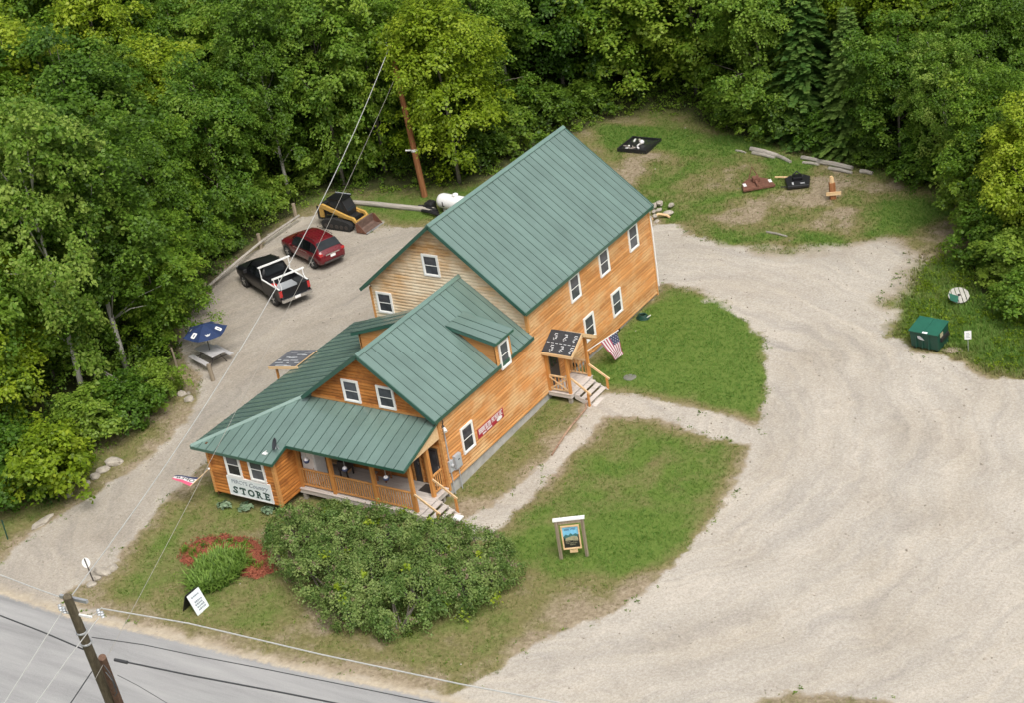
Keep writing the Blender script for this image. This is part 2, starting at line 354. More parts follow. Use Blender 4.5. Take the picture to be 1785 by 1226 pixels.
ISLES = [gpoly([(1300, 1218), (1370, 1206), (1480, 1212), (1550, 1223), (1570, 1262), (1290, 1262)]), gpoly([(1521, 527), (1543, 512), (1572, 516), (1570, 538), (1546, 549)])]
def fbm(X, Y, s, oct=4, seed=0):
    """value noise, numpy"""
    r = np.random.default_rng(seed); T = r.random((256, 256)); out = 0; amp = 1; tot = 0
    for o in range(oct):
        x, y = X/s+o*17.3, Y/s+o*9.1; xi, yi = np.floor(x).astype(int), np.floor(y).astype(int); fx, fy = x-xi, y-yi
        fx, fy = fx*fx*(3-2*fx), fy*fy*(3-2*fy); g = lambda a, b: T[a % 256, b % 256]
        out = out+amp*((g(xi, yi)*(1-fx)+g(xi+1, yi)*fx)*(1-fy)+(g(xi, yi+1)*(1-fx)+g(xi+1, yi+1)*fx)*fy); tot += amp; amp *= .5; s *= .5
    return out/tot
def hill(sd): return .13*np.maximum(0, sd-5.0)
def gh(x, y):
    X, Y = np.array([x], float), np.array([y], float); return float(-0.1+.03*y+hill(sdf(CLEAR, X, Y))[0])
def fields(X, Y):
    a = sdf(ASPHALT, X, Y); g = np.minimum(np.minimum(sdf(DRIVE, X, Y), sdf(LOT, X, Y)), sdf(PATH1, X, Y))
    g = np.maximum(g, -sdf(GRASSP, X, Y)); c = sdf(CLEAR, X, Y)
    for q in ISLES: g = np.maximum(g, -sdf(q, X, Y)-.1)
    far = np.clip((Y-16)/6, 0, 1); g = g+(fbm(X, Y, 1.6, 4, 51)-.5)*(.45+2.0*far)+(fbm(X, Y, .55, 3, 53)-.5)*.5; c = c+(fbm(X, Y, 2.2, 4, 52)-.5)*1.6
    lush = np.full(X.shape, .38)
    for p, v in LUSH: lush = lush+(v-lush)*np.clip(.5-sdf(p, X, Y)/1.2, 0, 1)
    n1, n2 = fbm(X, Y, 5.0, 5, 3), fbm(X, Y, 1.1, 4, 5)
    lush = lush+(n1-.5)*.75+(n2-.5)*.45-.30*np.clip(1-(g+.1)/1.6, 0, 1)
    back = np.clip(.5-sdf(BACK, X, Y), 0, 1); lush = lush+back*((fbm(X, Y, 3.0, 4, 21)-.50)*2.0+.04)
    return a, g, c, np.clip(lush, 0, 1)
def axis(lo, hi, st, far):
    core = np.arange(lo, hi+st/2, st); out = []; d = st; x = 0
    while x < far: d *= 1.25; x += d; out.append(x)
    o = np.array(out); return np.concatenate([lo-o[::-1], core, hi+o])
gxs, gys = axis(-52, 34, .22, 1200), axis(-28, 58, .22, 1200)
GX, GY = np.meshgrid(gxs, gys, indexing='ij')
gA, gG, gC, gL = fields(GX, GY)
veg = np.clip(gG/.5, 0, 1)*np.clip(gA/.4, 0, 1)
GZ = -0.1+.03*GY+hill(gC)+veg*(.035+.05*(fbm(GX, GY, .9, 3, 9)-.5))+(1-veg)*.02*(fbm(GX, GY, 1.6, 3, 11)-.5)
GZ = np.where(gA < 0, -0.1+.03*GY, GZ)
GZ = np.where(GY > 65, np.minimum(GZ, 16.), GZ)

m, N, L, B = newmat('ground_surface')
def att(n): a = N.new('ShaderNodeAttribute'); a.attribute_name = n; return a.outputs['Fac']
g = N.new('ShaderNodeNewGeometry'); P = g.outputs['Position']
fine = noise_(N, L, P, 5.0, 5, .7); mid_ = noise_(N, L, P, 1.1, 5, .65); big = noise_(N, L, P, .22, 4, .6); grit = noise_(N, L, P, 22.0, 3, .8)
def thr(sd, w, n, amp, soft=None):   # 0 outside .. 1 inside with a ragged edge
    x = math_(N, L, 'ADD', sd, math_(N, L, 'MULTIPLY', math_(N, L, 'SUBTRACT', n, .5), amp))
    mr = N.new('ShaderNodeMapRange'); mr.inputs['From Min'].default_value = w; mr.inputs['From Max'].default_value = -w; L.new(x, mr.inputs['Value'])
    if soft is not None: L.new(math_(N, L, 'ADD', soft, w), mr.inputs['From Min']); L.new(math_(N, L, 'MULTIPLY', math_(N, L, 'ADD', soft, w), -1.0), mr.inputs['From Max'])
    return mr.outputs['Result']
# gravel: pale crushed stone, greyer in the parking, faint wheel tracks following the edges
cx = N.new('ShaderNodeCombineXYZ'); sx = N.new('ShaderNodeSeparateXYZ'); L.new(P, sx.inputs[0])
ctr = at(985, 765); vd_ = N.new('ShaderNodeVectorMath'); vd_.operation = 'DISTANCE'; L.new(P, vd_.inputs[0]); vd_.inputs[1].default_value = (ctr.x, ctr.y, 0)
L.new(math_(N, L, 'ADD', math_(N, L, 'MULTIPLY', vd_.outputs['Value'], .62), math_(N, L, 'MULTIPLY', big, 2.4)), cx.inputs[0]); L.new(math_(N, L, 'MULTIPLY', sx.outputs[0], .10), cx.inputs[1]); L.new(math_(N, L, 'MULTIPLY', sx.outputs[1], .10), cx.inputs[2])
streak = noise_(N, L, cx.outputs[0], 1.4, 6, .7); stone = noise_(N, L, P, 9.0, 6, .8)
gr = ramp(N, [(.22, (.145, .13, .112)), (.40, (.335, .306, .265)), (.54, (.44, .408, .36)), (.78, (.625, .592, .54))]); L.new(math_(N, L, 'ADD', math_(N, L, 'MULTIPLY', grit, .3), math_(N, L, 'MULTIPLY', stone, .7)), gr.inputs['Fac'])
tr = ramp(N, [(.28, (.83, .83, .84)), (.48, (1, .99, .975)), (.70, (1.12, 1.10, 1.075))]); L.new(streak, tr.inputs['Fac'])
gravel = mix(N, L, 1.0, gr.outputs[0], tr.outputs[0], 'MULTIPLY')
vm = N.new('ShaderNodeVectorMath'); vm.operation = 'MULTIPLY'; L.new(cx.outputs[0], vm.inputs[0]); vm.inputs[1].default_value = (4.2, 1.3, 1.3)
t2 = ramp(N, [(.30, (.91, .91, .92)), (.5, (1, 1, 1)), (.68, (1.06, 1.05, 1.03))]); L.new(noise_(N, L, vm.outputs[0], 1.0, 4, .7), t2.inputs['Fac']); gravel = mix(N, L, 1.0, gravel, t2.outputs[0], 'MULTIPLY')
t3 = ramp(N, [(.3, (.945, .945, .94)), (.52, (1, 1, 1)), (.72, (1.03, 1.03, 1.02))]); L.new(noise_(N, L, P, 2.6, 6, .75), t3.inputs['Fac']); gravel = mix(N, L, 1.0, gravel, t3.outputs[0], 'MULTIPLY')
tb = ramp(N, [(.30, (.88, .86, .83)), (.55, (1, 1, 1)), (.75, (1.08, 1.08, 1.08))]); L.new(big, tb.inputs['Fac']); gravel = mix(N, L, 1.0, gravel, tb.outputs[0], 'MULTIPLY')
dv = mix(N, L, att('drive'), gravel, mix(N, L, 1.0, gravel, (.83, .815, .80), 'MULTIPLY'))
# grass / bare soil
soil = ramp(N, [(.3, (.17, .13, .085)), (.55, (.285, .232, .158)), (.8, (.40, .345, .26))]); L.new(fine, soil.inputs['Fac'])
turf = ramp(N, [(.25, (.055, .09, .016)), (.5, (.105, .16, .030)), (.8, (.175, .225, .06))]); L.new(math_(N, L, 'ADD', math_(N, L, 'MULTIPLY', grit, .5), math_(N, L, 'MULTIPLY', fine, .5)), turf.inputs['Fac'])
dull = ramp(N, [(.25, (.10, .095, .035)), (.55, (.185, .165, .07)), (.8, (.29, .25, .135))]); L.new(fine, dull.inputs['Fac'])
lf = math_(N, L, 'ADD', att('lush'), math_(N, L, 'MULTIPLY', math_(N, L, 'SUBTRACT', mid_, .5), .6))
m1 = N.new('ShaderNodeMapRange'); m1.inputs['From Min'].default_value = .1; m1.inputs['From Max'].default_value = .34; L.new(lf, m1.inputs['Value'])
m2 = N.new('ShaderNodeMapRange'); m2.inputs['From Min'].default_value = .38; m2.inputs['From Max'].default_value = .72; L.new(lf, m2.inputs['Value'])
gcol = mix(N, L, m2.outputs[0], mix(N, L, m1.outputs[0], soil.outputs[0], dull.outputs[0]), turf.outputs[0])
# forest floor
ff = ramp(N, [(.3, (.035, .036, .016)), (.6, (.065, .075, .025)), (.8, (.09, .12, .032))]); L.new(mid_, ff.inputs['Fac'])
gcol = mix(N, L, thr(math_(N, L, 'MULTIPLY', att('clear'), -1.0), .5, mid_, 1.2), gcol, ff.outputs[0])
col = mix(N, L, thr(att('gravel'), .12, math_(N, L, 'ADD', math_(N, L, 'MULTIPLY', fine, .5), math_(N, L, 'MULTIPLY', mid_, .5)), 1.3, att('soft')), gcol, dv)
# sandy shoulder then asphalt
sand = ramp(N, [(.3, (.36, .30, .22)), (.7, (.50, .43, .33))]); L.new(fine, sand.inputs['Fac'])
col = mix(N, L, thr(math_(N, L, 'SUBTRACT', att('asphalt'), .38), .30, mid_, 1.3), col, sand.outputs[0])
aspm = N.new('ShaderNodeMapping'); aspm.inputs['Rotation'].default_value = (0, 0, R_(-3)); aspm.inputs['Scale'].default_value = (.12, 1.2, 1); L.new(P, aspm.inputs['Vector'])
an = noise_(N, L, aspm.outputs[0], 1.2, 5, .6)
asp = ramp(N, [(.28, (.20, .20, .20)), (.48, (.305, .303, .30)), (.75, (.40, .395, .385))]); L.new(math_(N, L, 'ADD', math_(N, L, 'MULTIPLY', an, .7), math_(N, L, 'MULTIPLY', grit, .3)), asp.inputs['Fac'])
col = mix(N, L, thr(att('asphalt'), .10, fine, .5), col, asp.outputs[0])
L.new(col, B.inputs['Base Color']); B.inputs['Roughness'].default_value = .95; B.inputs['Specular IOR Level'].default_value = .15
bump(N, L, B, math_(N, L, 'ADD', grit, fine), .03, .55)
M['ground'] = m

drivef = np.clip(.5-sdf(DRIVE, GX, GY)/1.5, 0, 1)*np.clip((sdf(LOT, GX, GY)-1)/4, 0, 1)
gV = np.stack([GX, GY, GZ], -1).reshape(-1, 3); nx, ny = GX.shape
idx = np.arange(nx*ny).reshape(nx, ny)
gF = np.stack([idx[:-1, :-1], idx[1:, :-1], idx[1:, 1:], idx[:-1, 1:]], -1).reshape(-1, 4)
ATT = {'asphalt': gA, 'gravel': gG, 'clear': gC, 'lush': gL, 'drive': drivef, 'soft': .7*np.clip((GY-19)/4, 0, 1)*np.clip((GX+1)/5, 0, 1)}
def fc(a): return (a[:-1, :-1]+a[1:, 1:]).reshape(-1)/2
fA, fG, fC = fc(gA), fc(gG), fc(gC); fP = fc(sdf(PATH1, GX, GY)); fD = fc(sdf(DRIVE, GX, GY))
cls = np.full(len(gF), 0); cls[fC > 0] = 1; cls[(fG < 0)] = 2; cls[(fG < 0) & (fD < 0)] = 3; cls[(fP < 0)] = 4; cls[fA < 0] = 5
for k, (nm, lab) in enumerate((('lawn_ground', 'patchy lawns and rough grass around the store'), ('forest_floor', 'dark forest floor under the trees'), ('gravel_lot', 'wide pale gravel lot curving round the lawns at right'),
                      ('gravel_driveway', 'greyish gravel driveway and parking at the left of the store'), ('gravel_path', 'narrow gravel footpath between the lawns to both stairs'), ('road', 'grey asphalt road across the lower left corner'))):
    F = gF[cls == k]; used, inv = np.unique(F, return_inverse=True)
    me = np_mesh(nm, gV[used], inv.reshape(-1, 4), M['ground'], smooth=True)
    for an_, arr in ATT.items():
        a = me.attributes.new(an_, 'FLOAT', 'POINT'); a.data.foreach_set('value', arr.reshape(-1)[used].astype(np.float32))
    tag(link_mesh(nm, me), lab, kind='structure')

# ---------------------------------------------------------------- the store
store = thing('store', 'long orange log-sided country store with green metal roofs and front porch', 'store', (0, 0, 0))
SL = 0.17      # siding exposure
def siding(wall, O, u, nrm, zlo, zhi, span, matl, splits=1, seed=0):
    """log siding boards; span(z) -> (u0,u1) along u from O"""
    u = Vector(u); nrm = Vector(nrm); O = Vector(O); rr = random.Random(seed)
    sg = 1 if u.cross(nrm).z > 0 else -1      # keep a right-handed board frame
    ang = Matrix((u*sg, nrm, Vector((0, 0, 1)))).transposed().to_euler()
    z = zlo
    while z < zhi-.04:
        h = min(SL, zhi-z); a0, a1 = span(z+.004); b0, b1 = span(z+h-.004)
        if min(a1-a0, 9) < .06: break
        if b1 < b0: b0 = b1 = (b0+b1)/2
        cuts = [0, 1] if splits == 1 else [0]+sorted(rr.uniform(.28, .72) if splits == 2 else (k+rr.uniform(.25, .75))/splits for k in range(splits-1))+[1]
        for i in range(len(cuts)-1):
            lo0, lo1 = a0+(a1-a0)*cuts[i], a0+(a1-a0)*cuts[i+1]; hi0, hi1 = b0+(b1-b0)*cuts[i], b0+(b1-b0)*cuts[i+1]
            g_ = .003; L0 = (lo0+lo1)/2; pr = [(.0, .0), (.050, .006), (.060, .05), (.058, .09), (.046, .138), (.020, h-.016)] if h > .15 else [(0, 0), (.018, .004), (.044, h*.4), (.03, h-.002)]
            mb = MB(); n = len(pr); V = []
            for (x0, x1) in ((lo0+g_, hi0+g_), (lo1-g_, hi1-g_)):
                for d_, zz in pr:
                    t = zz/h; V.append((sg*((x0+(x1-x0)*t)-L0), d_, zz))
            mb.add(V, [tuple(range(n))[::-1], tuple(range(n, 2*n))]+[(k, k+1, n+k+1, n+k) for k in range(n-1)]+[(n-1, 0, n, 2*n-1)])
            o = link_mesh('siding_board', mb.mesh('siding_board', matl), wall, O+u*L0+Vector((0, 0, z-O.z)), ang)
        z += SL
def wallpart(poly, nrm, t=.1, label=None):
    mb = MB(); mb.slab(poly, -Vector(nrm), t); o = mb.build('wall', M['backing'], store)
    if label: o['label'] = label
    return o
X0, X1 = -9.1, 0.0; YM, YB = 7.91, 19.95; ZB = .6; RXm, RZm, Sm = -4.5435, 9.589, .811
FX0 = -7.03; RXf, RZf, Sf = -3.515, 6.929, .732
def zmain(x): return RZm-Sm*abs(x-RXm)
def zfront(x): return RZf-Sf*abs(x-RXf)
p1 = lambda y: 2.75+.31*(y+4.05)           # porch roof plane
p2 = lambda x: 2.75+.306*(x+11.45)         # left lean-to roof plane
# foundation
f = MB(); f.bb((FX0, -.02, -.6), (-.05, YM, ZB)); f.bb((X0+.05, YM, -.4), (-.052, YB-.05, ZB-.002))
f.build('foundation', M['concrete'], store)
# walls (backing panels carry the boards)
w = wallpart([(0, 0, ZB), (0, YB, ZB), (0, YB, 5.75), (0, YM, 5.75), (0, YM-.001, 4.25), (0, 0, 4.25)], (1, 0, 0), label='long honey coloured side wall facing the lawns')
def span_r(z): return (0.06, YB-.06) if z < 4.25 else (YM+.06, YB-.06)
siding(w, (0, 0, ZB), (0, 1, 0), (1, 0, 0), ZB, 5.78, span_r, M['honey'], 2, 1)
w = wallpart([(X0, YM, 2.5), (X1, YM, 2.5), (X1, YM, zmain(X1)-.06), (RXm, YM, RZm-.06), (X0, YM, zmain(X0)-.06)], (0, -1, 0), label='sun bleached upper gable wall facing the front')
def span_mg(z):
    if z < zmain(0)-.1: return (X0+.08, -.08)
    return (RXm-(RZm-.1-z)/Sm, RXm+(RZm-.1-z)/Sm)
siding(w, (0, YM, 2.6), (1, 0, 0), (0, -1, 0), 2.6, RZm-.15, span_mg, M['bleached'], 1, 2)
w = wallpart([(FX0, 0, .48), (0, 0, .48), (0, 0, zfront(0)-.06), (RXf, 0, RZf-.06), (FX0, 0, zfront(FX0)-.06)], (0, -1, 0), label='amber front gable wall behind the porch')
def span_fg(z):
    if z < zfront(0)-.1: return (FX0+.02, -.08)
    return (RXf-(RZf-.1-z)/Sf, RXf+(RZf-.1-z)/Sf)
siding(w, (0, 0, .5), (1, 0, 0), (0, -1, 0), .5, RZf-.12, span_fg, M['amber'], 1, 3)
w = wallpart([(X1, YB, .3), (X0, YB, .3), (X0, YB, zmain(X0)-.06), (RXm, YB, RZm-.06), (X1, YB, zmain(X1)-.06)], (0, 1, 0))
w = wallpart([(X0, YB, .3), (X0, YM, .3), (X0, YM, 5.7), (X0, YB, 5.7)], (-1, 0, 0))
# lean-to room on the left
LX0, LX1, LY = -10.76, -6.8, -3.77
w = wallpart([(LX0, LY, .29), (LX1, LY, .29), (LX1, LY, p1(LY)-.07), (LX0, LY, p1(LY)-.07)], (0, -1, 0), label='amber end wall of the lean-to above the store sign')
siding(w, (0, LY, .31), (1, 0, 0), (0, -1, 0), .31, p1(LY)-.08, lambda z: (LX0+.07, LX1-.07), M['amber'], 1, 4)
w = wallpart([(LX1, LY, .29), (LX1, 0, .29), (LX1, 0, p1(0)-.1), (LX1, LY, p1(LY)-.07)], (1, 0, 0), label='amber lean-to wall beside the porch')
def span_l(z): return (LY+.07, -.05) if z < p1(LY)-.1 else ((z+.12-2.75)/.31-4.05+.05, -.05)
siding(w, (LX1, 0, .31), (0, 1, 0), (1, 0, 0), .31, 3.9, span_l, M['amber'], 1, 5)
w = wallpart([(LX0, 8.6, .1), (LX0, LY, .1), (LX0, LY, p2(LX0)-.07), (LX0, 8.6, p2(LX0)-.07)], (-1, 0, 0))
w = wallpart([(FX0, YM, .1), (LX0, 8.6, .1), (LX0, 8.6, p2(LX0)-.07), (FX0, YM+.4, p2(FX0)-.07)], (0, 1, 0))
# corner boards
def corner(a, b, matl=M['trim']):
    mb = MB(); mb.bb(a, b); mb.build('corner_board', matl, store)
corner((-.085, -.075, .3), (.070, .06, 4.12)); corner((-.09, YM-.076, 4.4), (.072, YM+.06, 5.78)); corner((-.08, YB-.06, .45), (.071, YB+.05, 5.78))
corner((LX0-.05, LY-.075, .27), (LX0+.08, LY+.06, p1(LY)-.08)); corner((LX1-.08, LY-.076, .27), (LX1+.073, LY+.08, p1(LY)-.08)); corner((X0-.05, YM-.075, 2.6), (X0+.08, YM+.05, 5.6))
# roofs: one backing deck per slope carrying the standing-seam panels
PW = .5
def roof_slope(O, ud, vd, W, lo, hi, u0=0.0, label=None, pw=PW, skip=None, t=.05):
    """O = low corner on the eave; u along the eave, v up the slope; lo(u)/hi(u) bound each panel"""
    O, ud, vd = Vector(O), Vector(ud).normalized(), Vector(vd).normalized(); nn = ud.cross(vd).normalized()
    if nn.z < 0: nn = -nn
    mb = MB(); n = int(math.ceil((W-u0)/pw-1e-6)); es = sorted({u0+min(W-u0, k*pw) for k in range(n+1)})
    for a, b in zip(es[:-1], es[1:]):
        mb.slab([O+ud*a+vd*lo(a), O+ud*b+vd*lo(b), O+ud*b+vd*hi(b), O+ud*a+vd*hi(a)], -nn, t)
    rf = mb.build('roof', M['rooftrim'], store)
    if label: rf['label'] = label
    for a, b in zip(es[:-1], es[1:]):
        la, lb, ha, hb = lo(a), lo(b), hi(a), hi(b)
        if max(ha-la, hb-lb) < .05: continue
        pm = MB(); T = lambda x, y, z: O+ud*x+vd*y+nn*z
        pm.slab([T(a+.004, la-.02, .004), T(b-.004, lb-.02, .004), T(b-.004, max(hb, lb+.01), .004), T(a+.004, max(ha, la+.01), .004)], nn, .010)
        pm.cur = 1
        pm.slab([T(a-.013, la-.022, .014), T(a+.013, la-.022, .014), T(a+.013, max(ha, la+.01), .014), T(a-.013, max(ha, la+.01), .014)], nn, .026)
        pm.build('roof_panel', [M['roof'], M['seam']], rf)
    return rf
cosm, cosf = 1/math.hypot(1, Sm), 1/math.hypot(1, Sf)
YF, YK = 7.46, 19.93+.15
Lm, Lf = 4.845/cosm, 3.745/cosf
c0 = lambda v: (lambda u: v)
roof_slope((.302, YF, 5.656), (0, 1, 0), (-cosm, 0, Sm*cosm), YK-YF, c0(0), c0(Lm-.02), label='big pale green main roof slope facing the lawns')
roof_slope((-9.389, YF, 5.656), (0, 1, 0), (cosm, 0, Sm*cosm), YK-YF, c0(0), c0(Lm-.02))
# front block right slope: the dormer takes a bite out of nothing, panels run below it
roof_slope((.233, -.466, 4.188), (0, 1, 0), (-cosf, 0, Sf*cosf), YM+.40, c0(0), c0(Lf-.02), label='front block roof slope carrying the small dormer')
roof_slope((-7.263, -.466, 4.188), (0, 1, 0), (cosf, 0, Sf*cosf), YM+.40, c0(0), c0(Lf-.02))
# porch roof with hip and the step in its eave
cp = 1/math.hypot(1, .31); cl = 1/math.hypot(1, .306)
HX, HY = -11.45, -4.05
xs_step = -6.55
def lo_p(u): return 0.0 if u < (xs_step-HX)-.01 else (4.05-2.93)/cp
def hi_p(u):  # hip line from the corner up to the gable tip
    x = HX+u; zt = p2(x); y = min((zt-2.75)/.31-4.05, -.06); return (y+4.05)/cp
es_w = xs_step-HX
roof_slope((HX, HY, 2.75), (1, 0, 0), (0, cp, .31*cp), es_w, c0(0), hi_p, label='porch roof over the lean-to end', pw=es_w/10)
roof_slope((HX, HY, 2.75), (1, 0, 0), (0, cp, .31*cp), .06-HX, c0((4.05-2.93)/cp), hi_p, u0=es_w, label='shed roof over the front porch', pw=(.06-HX-es_w)/13)
def hi_l(u):
    y = HY+u; x = FX0+.02
    if y < -.05: x = min(x, (p1(y)-2.75)/.306-11.45)
    return (x+11.45)/cl
roof_slope((HX, HY, 2.75), (0, 1, 0), (cl, 0, .306*cl), 8.86-HY, c0(0), hi_l, label='darker green lean-to roof along the left side')
# caps and metal edges
def cap(a, b, w=.30, matl=M['ridge'], name='ridge_cap', h=.035):
    mb = MB(); a, b = Vector(a), Vector(b); d = (b-a).normalized(); s = Vector((0, 0, 1)).cross(d).normalized(); up = d.cross(s)
    prof = [(-w/2, -w*.28), (-w/2, -w*.28+h), (0, h+.035), (w/2, -w*.28+h), (w/2, -w*.28), (0, .0)]
    V = [p+s*x+up*z for p in (a, b) for x, z in prof]; n = len(prof)
    mb.add(V, [tuple(range(n))[::-1], tuple(range(n, 2*n))]+[(k, (k+1) % n, n+(k+1) % n, n+k) for k in range(n)]); mb.build(name, matl, store)
cap((RXm, YF-.02, RZm+.03), (RXm, YK+.02, RZm+.03)); cap((RXf, -.486, RZf+.03), (RXf, YM-.05, RZf+.03))
cap((HX+.02, HY+.02, 2.79), (-7.32, -.02, 4.06), .22, name='hip_cap')
def fascia(a, b, h=.17, w=.035, matl=M['rooftrim'], off=-.07):
    mb = MB(); a, b = Vector(a), Vector(b); a.z += off; b.z += off; mb.beam(a, b, w, h); mb.build('fascia', matl, store)
fascia((.32, YF, 5.656), (.32, YK, 5.656)); fascia((-9.405, YF, 5.656), (-9.405, YK, 5.656))
for yy in (YF-.02, YK+.02):
    fascia((.31, yy, 5.65), (RXm, yy, RZm)); fascia((-9.40, yy, 5.65), (RXm, yy, RZm-.002))
fascia((.25, -.466, 4.188), (.25, YM, 4.188)); fascia((.24, -.488, 4.18), (RXf, -.488, RZf)); fascia((-7.27, -.488, 4.18), (RXf, -.488, RZf-.002))
fascia((HX-.02, HY, 2.75), (HX-.02, 8.86, 2.75), .14); fascia((HX, HY-.02, 2.75), (xs_step, HY-.02, 2.75), .14); fascia((xs_step, HY-.02, 2.75), (xs_step, -2.93, p1(-2.93)), .14)
fascia((xs_step, -2.95, p1(-2.95)), (.06, -2.95, p1(-2.95)), .14); fascia((.08, -2.95, p1(-2.95)), (.08, -.08, p1(-.08)), .12)
# soffit boards under the gable rakes (pale wood edge)
for s in (1, -1):
    mb = MB(); mb.beam((RXf+s*3.62, -.24, zfront(RXf+3.62)-.13), (RXf, -.24, RZf-.13), .44, .02); mb.build('soffit', M['trim'], store)
    mb = MB(); mb.beam((RXm+s*4.7, YM-.22, zmain(RXm+4.7)-.13), (RXm, YM-.22, RZm-.13), .40, .02); mb.build('soffit', M['trim'], store)
# gable base flashing board
mb = MB(); mb.beam((FX0, -.05, 4.07), (0, -.05, 4.07), .05, .10); mb.build('trim_board', M['trim'], store)

# windows: casing > sash, pane ; local x = width, y = outward, z = up
def window(O, u, nrm, w, h, label=None):
    u, nrm = Vector(u), Vector(nrm); ang = Matrix((u, nrm, Vector((0, 0, 1)))).transposed().to_euler()
    c = .085; mb = MB()
    for a, b in (((0, 0, 0), (c, .075, h)), ((w-c, 0, 0), (w, .075, h)), ((c, 0, h-c), (w-c, .073, h)), ((c, 0, 0), (w-c, .073, c))): mb.bb(a, b)
    fr = mb.build('window', M['vinyl'], store); fr.location = O; fr.rotation_euler = ang
    if label: fr['label'] = label
    hm = h*.5; s = .035
    sm = MB()
    for z0, z1, yo in ((c, hm+.02, .044), (hm-.02, h-c, .058)):
        sm.bb((c, .02, z0), (c+s, yo, z1)); sm.bb((w-c-s, .02, z0), (w-c, yo, z1)); sm.bb((c+s, .02, z0), (w-c-s, yo-.001, z0+s)); sm.bb((c+s, .02, z1-s), (w-c-s, yo-.001, z1))
    sm.build('sash', M['vinyl'], fr)
    for z0, z1, yo in ((c+s, hm+.02-s, .030), (hm-.02+s, h-c-s, .046)):
        g_ = MB(); g_.bb((c+s, yo-.01, z0), (w-c-s, yo, z1)); g_.build('pane', M['glass'], fr)
    return fr
def window_side(y, z, w=.95, h=1.34): return window((.045, y+w, z), (0, -1, 0), (1, 0, 0), w, h)
window_side(1.38, 1.38); window_side(12.53, 1.43); window_side(15.31, 1.43)
for y in (17.65, 14.62, 11.72): window_side(y, 4.03)
def wf(x, y, z, w=.95, h=1.15):
    return window((x+w, y-.045, z), (-1, 0, 0), (0, -1, 0), w, h)
wf(-5.51, YM, 6.72); wf(-8.78, YM, 4.26); wf(-5.03, 0, 4.15); wf(-3.06, 0, 4.15)
# ---- dormers
def dormer(s, xe, ze, xt, zt, y0, y1, xw, ov=.17):
    """shed dormer; s=+1 right slope, -1 left slope; eave at xe, top line at xt"""
    L = math.hypot(xt-xe, zt-ze); vd = Vector((xt-xe, 0, zt-ze))/L
    roof_slope((xe, y0-ov, ze), (0, 1, 0), vd, y1-y0+2*ov, c0(0), c0(L), label='little shed roof over the dormer', pw=(y1-y0+2*ov)/3)
    k = (zt-ze)/(xt-xe); zr = lambda x: ze+k*(x-xe)-.07
    for y, n in ((y0, -1), (y1, 1)):
        mb = MB(); mb.slab([(xw, y, zfront(xw)-.05), (xw, y, zr(xw)), (xt, y, zr(xt))], (0, n, 0), -.06); wl = mb.build('wall', M['honey'], store)
        if n < 0:
            def span(z):
                xm = RXf+s*(RZf-z)/Sf; xr = xw if zr(xw) > z else xe+(z+.07-ze)/k
                a, b = (xm, xr) if s > 0 else (xr, xm); return a+.02, b-.02
            siding(wl, (0, y, 4.0), (1, 0, 0), (0, -1, 0), zfront(xw)+.02, zr(xw)-.03, span, M['honey'], 1, 8)
        mb = MB(); mb.beam((xe, y+n*(ov+.015), ze-.07), (xt, y+n*(ov+.015), zt-.07), .03, .14); mb.build('fascia', M['rooftrim'], store)
    mb = MB(); mb.slab([(xw, y0, zfront(xw)-.3), (xw, y1, zfront(xw)-.3), (xw, y1, zr(xw)), (xw, y0, zr(xw))], (s, 0, 0), -.06); mb.build('wall', M['trim'], store)
    mb = MB(); mb.beam((xe+s*.015, y0-ov, ze-.06), (xe+s*.015, y1+ov, ze-.06), .03, .13); mb.build('fascia', M['rooftrim'], store)
    for y in (y0+.05, y1-.05):
        mb = MB(); mb.box((xw+s*.012, y, (zfront(xw)+zr(xw))/2), (.03, .14, zr(xw)-zfront(xw)+.1)); mb.build('corner_board', M['trim'], store)
dormer(1, .38, 5.50, -2.27, 6.04, 4.80, 6.02, .20)
window((.215, 5.42+.40, 3.88), (0, -1, 0), (1, 0, 0), .80, 1.36, 'dormer window cutting through the eave')
dormer(-1, -7.75, 5.02, -4.80, 6.01, 4.45, 5.62, -7.42)

# ---- front porch
DZ = .48
dk = MB(); dk.bb((-6.8, -2.42, DZ-.26), (0, -2.38, DZ-.035)); dk.bb((-.04, -2.38, DZ-.26), (0, -.07, DZ-.035))
for x in np.arange(-6.5, 0, .8): dk.bb((x, -2.38, DZ-.24), (x+.05, -.07, DZ-.035))
deck = dk.build('porch_deck', M['deck'], store)
nb = 17
for i in range(nb):
    y0 = -2.46+i*(2.40/nb); mb = MB(); mb.box((0, 0, 0), (6.84, 2.40/nb-.008, .03)); link_mesh('deck_board', mb.mesh('deck_board', M['deck']), deck, (-3.38, y0+1.2/nb, DZ-.015))
for x, y in ((-6.6, -2.3), (-4.4, -2.3), (-2.2, -2.3), (-.15, -2.3), (-.15, -.4)):
    mb = MB(); mb.bb((x-.09, y-.09, -.5), (x+.09, y+.09, DZ-.262)); mb.build('deck_pier', M['oldwood'], store)
def post(x, y, z0, z1, w=.17):
    mb = MB(); mb.bb((-w/2, -w/2, 0), (w/2, w/2, z1-z0)); return mb.build('porch_post', M['post'], store, (x, y, z0), bevel=.012)
pz = p1(-2.3)-.26
for x in (-6.68, -4.78, -2.35, -.22): post(x, -2.25, DZ, pz)
post(-.2, -.92, DZ, pz)
mb = MB(); mb.bb((-6.78, -2.34, pz), (-.02, -2.16, pz+.18)); mb.build('porch_beam', M['trim'], store)
mb = MB(); mb.bb((-.29, -2.158, pz+.001), (-.11, -.07, pz+.18)); mb.build('porch_beam', M['trim'], store)
